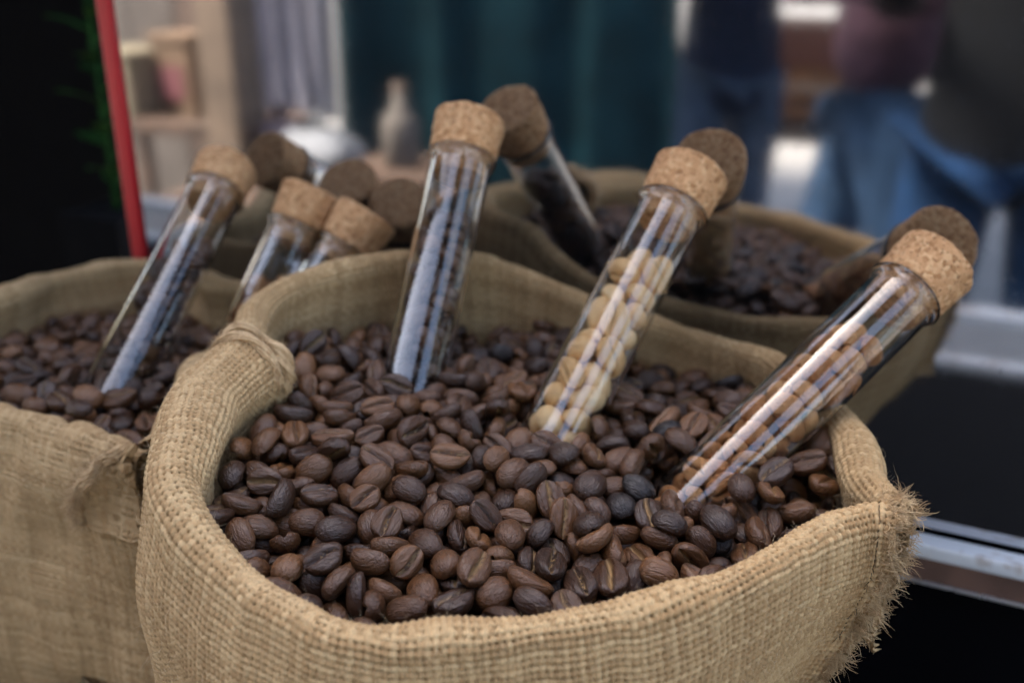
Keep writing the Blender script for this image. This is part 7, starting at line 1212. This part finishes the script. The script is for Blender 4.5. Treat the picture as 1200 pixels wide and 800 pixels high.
# table with stacked orange crates
dC = 3.4; Q0 = spot(948, dC); zt = zrefl(125, dC)
p = boxes('market_table', (Q0[0], Q0[1], 0), 0, [('table_top', -.34, .34, -.3, .3, zt-.05, zt-.002, BROWNW)] + [('leg', x_, x_+.05, y_, y_+.05, 0, zt-.051, BROWNW) for x_ in (-.32, .27) for y_ in (-.28, .23)] + [('stretcher', -.265, .265, -.27, -.24, .2, .25, BROWNW)])
tag(p, 'brown market table holding wooden crates, reflected right of centre', 'table')
def crate(x, z, m, lb, w=.26, h=.15):
    sp = []
    for k in range(3): sp += [('slat', -w/2, w/2, -.17, -.158, h*(.04+.33*k), h*(.04+.33*k)+h*.24, m), ('slat', -w/2, w/2, .158, .17, h*(.04+.33*k), h*(.04+.33*k)+h*.24, m)]
    sp += [('end_board', -w/2, -w/2+.015, -.156, .156, 0, h, m), ('end_board', w/2-.015, w/2, -.156, .156, 0, h, m), ('bottom', -w/2+.016, w/2-.016, -.156, .156, 0, .01, m)]
    c_, s_ = math.cos(ROT), math.sin(ROT)
    r = boxes('wooden_crate', (Q0[0]+x*c_, Q0[1]+x*s_, z), 0, sp); tag(r, lb, 'crate', 'wooden crates on the market table')
crate(.0, zt, ORANGE, 'orange wooden crate lying on the market table, below the other crate', .5, .16)
crate(.03, zt+.162, simple('reddish_wood', (.20, .075, .05), .6), 'reddish wooden crate on top of the orange crate', .46, .13)
cl = spot(955, 3.3); 
drape('pink_cloth', 905, 985, 3.75, 1.02, 1.5, PINK, 'pinkish red cloth hanging behind the crates', 'cloth', 6, .02)

# people whose legs and coats show in the mirror
def person(P, rot, h, cloth_top, cloth_leg, top_len, label, stride=.0, arm=.15, hair=(.03, .02, .015)):
    k = h/1.75
    r = empty('person', (P[0], P[1], 0)); r.rotation_euler = (0, 0, ROT+rot); tag(r, label, 'person')
    SK = simple('skin', (.52, .32, .23), .5, 0, .04)
    def skin(name, J, E, mat, sub=2):
        me = bpy.data.meshes.new(name); me.from_pydata([tuple(Vector(j[:3])*k) for j in J], E, []); o = bpy.data.objects.new(name, me); COL.objects.link(o)
        m = o.modifiers.new('skin', 'SKIN'); m.use_smooth_shade = True
        for i, j in enumerate(J): me.skin_vertices[0].data[i].radius = (j[3]*k, (j[4] if len(j) > 4 else j[3])*k)
        me.skin_vertices[0].data[0].use_root = True
        s_ = o.modifiers.new('sub', 'SUBSURF'); s_.levels = sub; s_.render_levels = sub
        me.materials.append(mat); o.parent = r; return o
    J = [(0, 0, .95, .06, .05), (0, 0, 1.12, .09, .065), (0, 0, 1.33, .14, .09), (0, 0, 1.46, .08, .06), (0, -.01, 1.53, .045), (0, -.02, 1.62, .068, .082), (0, -.015, 1.70, .06, .075)]
    E = [(0, 1), (1, 2), (2, 3), (3, 4), (4, 5), (5, 6)]
    for sx in (-1, 1):
        b = len(J); st = stride*sx
        J += [(sx*.09, 0, .88, .050), (sx*.10, -st*.5, .50, .045), (sx*.10, -st*.2+.02, .10, .036), (sx*.105, -st*.2-.10, .035, .03)]
        E += [(0, b), (b, b+1), (b+1, b+2), (b+2, b+3)]
        b = len(J)
        J += [(sx*.185, 0, 1.40, .045), (sx*(.22+arm*.2), .02, 1.12, .034), (sx*.16, -.18, 1.19, .024), (sx*.13, -.215, 1.21, .022, .014), (sx*.11, -.26, 1.23, .030, .013)]
        E += [(3, b), (b, b+1), (b+1, b+2), (b+2, b+3), (b+3, b+4)]
        hp = b+4; hx = sx*.11
        for f_, (dy, ln) in enumerate(((-.027, .066), (-.009, .074), (.009, .070), (.025, .055))):
            b2 = len(J); J += [(hx-sx*.012, -.285, 1.235+dy, .0078), (hx-sx*.035, -.285-ln*.25, 1.235+dy, .0072), (hx-sx*.062, -.285-ln*.2, 1.232+dy, .0062)]; E += [(hp, b2), (b2, b2+1), (b2+1, b2+2)]
        b2 = len(J); J += [(hx+sx*.004, -.250, 1.262, .0095), (hx-sx*.012, -.270, 1.284, .0085), (hx-sx*.032, -.280, 1.290, .0075)]; E += [(b+3, b2), (b2, b2+1), (b2+1, b2+2)]
    skin('body', J, E, SK)
    skin('trousers', [(0, 0, 1.0, .150, .115), (.09, 0, .86, .095), (.10, -stride*.5, .50, .073), (.10, -stride*.2+.02, .09, .062), (-.09, 0, .86, .095), (-.10, stride*.5, .50, .073), (-.10, stride*.2+.02, .09, .062)], [(0, 1), (1, 2), (2, 3), (0, 4), (4, 5), (5, 6)], cloth_leg)
    z0 = 1.0-top_len
    T_ = [(0, 0, z0, .185, .145), (0, 0, 1.12, .145, .11), (0, 0, 1.34, .165, .11), (0, 0, 1.46, .09, .075)]; TE = [(0, 1), (1, 2), (2, 3)]
    for sx in (-1, 1):
        b = len(T_); T_ += [(sx*.19, 0, 1.405, .062), (sx*(.22+arm*.2), .02, 1.12, .052), (sx*.17, -.16, 1.18, .042)]; TE += [(2, b), (b, b+1), (b+1, b+2)]
    skin('jacket', T_, TE, cloth_top)
    skin('hair', [(0, .01, 1.70, .082, .092), (0, .035, 1.63, .072, .05)], [(0, 1)], simple('hair', hair, .5))
    for sx in (-1, 1):
        st = stride*sx
        skin('shoe', [(sx*.10, -st*.2+.04, .045, .042), (sx*.105, -st*.2-.06, .04, .044, .036), (sx*.108, -st*.2-.15, .032, .036, .026)], [(0, 1), (1, 2)], simple('shoe', (.05, .045, .04), .5), 2)
        e = empty('eye', (0, 0, 0)) if False else None
        me_, Q_ = lathe([(1e-4, -.008), (.006, -.006), (.009, 0), (.006, .006), (1e-4, .008)], 12)
        o = mesh_np('eye', me_*k + np.array([sx*.028, -.090, 1.63])*k, Q_, simple('eye', (.3, .27, .25), .2)); o.parent = r
    o = skin('nose', [(0, -.088, 1.625, .010), (0, -.108, 1.600, .013), (0, -.095, 1.592, .012)], [(0, 1), (1, 2)], SK, 1)
    o = skin('mouth', [(-.022, -.094, 1.568, .006), (0, -.101, 1.568, .008), (.022, -.094, 1.568, .006)], [(0, 1), (1, 2)], simple('lips', (.45, .16, .14), .5), 1)
    for sx in (-1, 1): skin('ear', [(sx*.078, .0, 1.635, .014, .008), (sx*.080, .002, 1.61, .010, .006)], [(0, 1)], SK, 1)
    return r
NAVY = simple('navy_cloth', (.006, .011, .028), .8, 0, .2, 20)
JEAN = simple('blue_denim', (.004, .017, .050), .85, 0, .25, 16)
JEAN2 = simple('light_denim', (.028, .058, .115), .85, 0, .2, 16)
DKJ = simple('dark_jacket', (.0012, .0017, .003), .9, 0, .2, 20)
GREYT = simple('slate_trousers', (.03, .05, .09), .8, 0, .2, 20)
person(spot(1027, 2.35), 1.2, 1.72, simple('mauve_top', (.055, .03, .045), .85), JEAN2, .10, 'person in light blue jeans and a reddish top, reflected between crates and dark jacket', .16, .1)
person(spot(1190, 1.85), .25, 1.74, DKJ, JEAN, .22, 'person in a dark jacket and blue jeans at the right edge of the mirror', .10, .05)
person(spot(848, 3.0), -.5, 1.70, NAVY, GREYT, .25, 'person in a navy coat and slate trousers, reflected beside the teal tarpaulin', .12, .0)

# leaves glimpsed in the dark left of the red upright
LEAF = simple('green_leaf', (.010, .040, .006), .8, 0, .3, 40)
P0 = un(110, 170, .62)
r = empty('leafy_plant', (P0[0], P0[1], CAMZ-.22)); tag(r, 'leafy green plant barely visible in the dark behind the red upright', 'plant')
rs = np.random.RandomState(2)
pot = slab('pot', float(P0@MT)-.035, float(P0@MT)+.035, .60, .67, CAMZ-.28, CAMZ-.215, BLACK, r, .004)
for k in range(16):
    a = rs.uniform(-.6, .6); zz = CAMZ-.21+.012*k; L_ = rs.uniform(.035, .05)
    base = plane_pt(float(P0@MT)+.004*math.sin(k), .635, zz); out = MT*math.cos(k*2.4)*.7+MN*math.sin(k*2.4)*.7+np.array([0, 0, .5]); out /= np.linalg.norm(out)
    side_ = np.cross(out, [0, 0, 1.0]); side_ /= np.linalg.norm(side_); upv = np.cross(side_, out)
    V = []; 
    for t in np.linspace(0, 1, 7):
        wd = .011*math.sin(math.pi*min(1, t*.93+.04))
        c_ = base+out*L_*t+np.array([0, 0, -.012*t*t]); V += [c_-side_*wd+upv*.002, c_, c_+side_*wd+upv*.002]
    mesh_np('leaf', V, grid_faces(7, 3), LEAF, r)
V, Q = lathe([(.003, 0), (.0022, .19), (1e-4, .192)], 8); mesh_np('stem', V+plane_pt(float(P0@MT), .635, CAMZ-.215), Q, LEAF, r)

# unseen dark awnings added overhead to block sky light and band the tube reflections
BLOCKER_M = simple('dark_blocker_cloth', (.030, .028, .032), .8, 0, .15, 3)
def blocker(s0, s1, d0, d1, z, label, sag=.05):
    nu, nv = 40, 60; u = np.linspace(0, 1, nu)[:, None]; v = np.linspace(0, 1, nv)[None, :]
    P = (MT[None, None, :]*(s0+(s1-s0)*u)[..., None] + MN[None, None, :]*(d0+(d1-d0)*v)[..., None])
    P = P + np.zeros((nu, nv, 3)); P[..., 2] = z - sag*np.abs(np.sin(v*math.pi*3)) - .10*(2*u-1)**2
    r = empty('blocker', tuple(plane_pt((s0+s1)/2, (d0+d1)/2, 0))); tag(r, label, 'blocker')
    o = mesh_np('cloth', P.reshape(-1, 3), grid_faces(nu, nv), BLOCKER_M, r)
    m_ = o.modifiers.new('cloth thickness', 'SOLIDIFY'); m_.thickness = .004
    for k, vv_ in enumerate(np.linspace(d0, d1, 4)):
        slab('crossbar', s0, s1, vv_-.015, vv_+.015, z-.145, z-.115, STEEL_PAINT, r)
    for s_ in (s0+.02, s1-.05):
        for d_ in (d0+.02, d1-.05): slab('leg', s_, s_+.03, d_, d_+.03, 0, z-.146, STEEL_PAINT, r)
blocker(.24, .90, -.75, .30, 2.62, 'narrow dark awning added unseen above the display case to band the tube reflections')
blocker(2.6, 4.6, -3.2, 2.6, 2.9, 'dark awning added unseen on the right to close off low sky')
blocker(-4.0, 2.45, -4.4, -1.05, 2.60, 'wide dark awning added unseen behind the camera to keep sky light off the front')
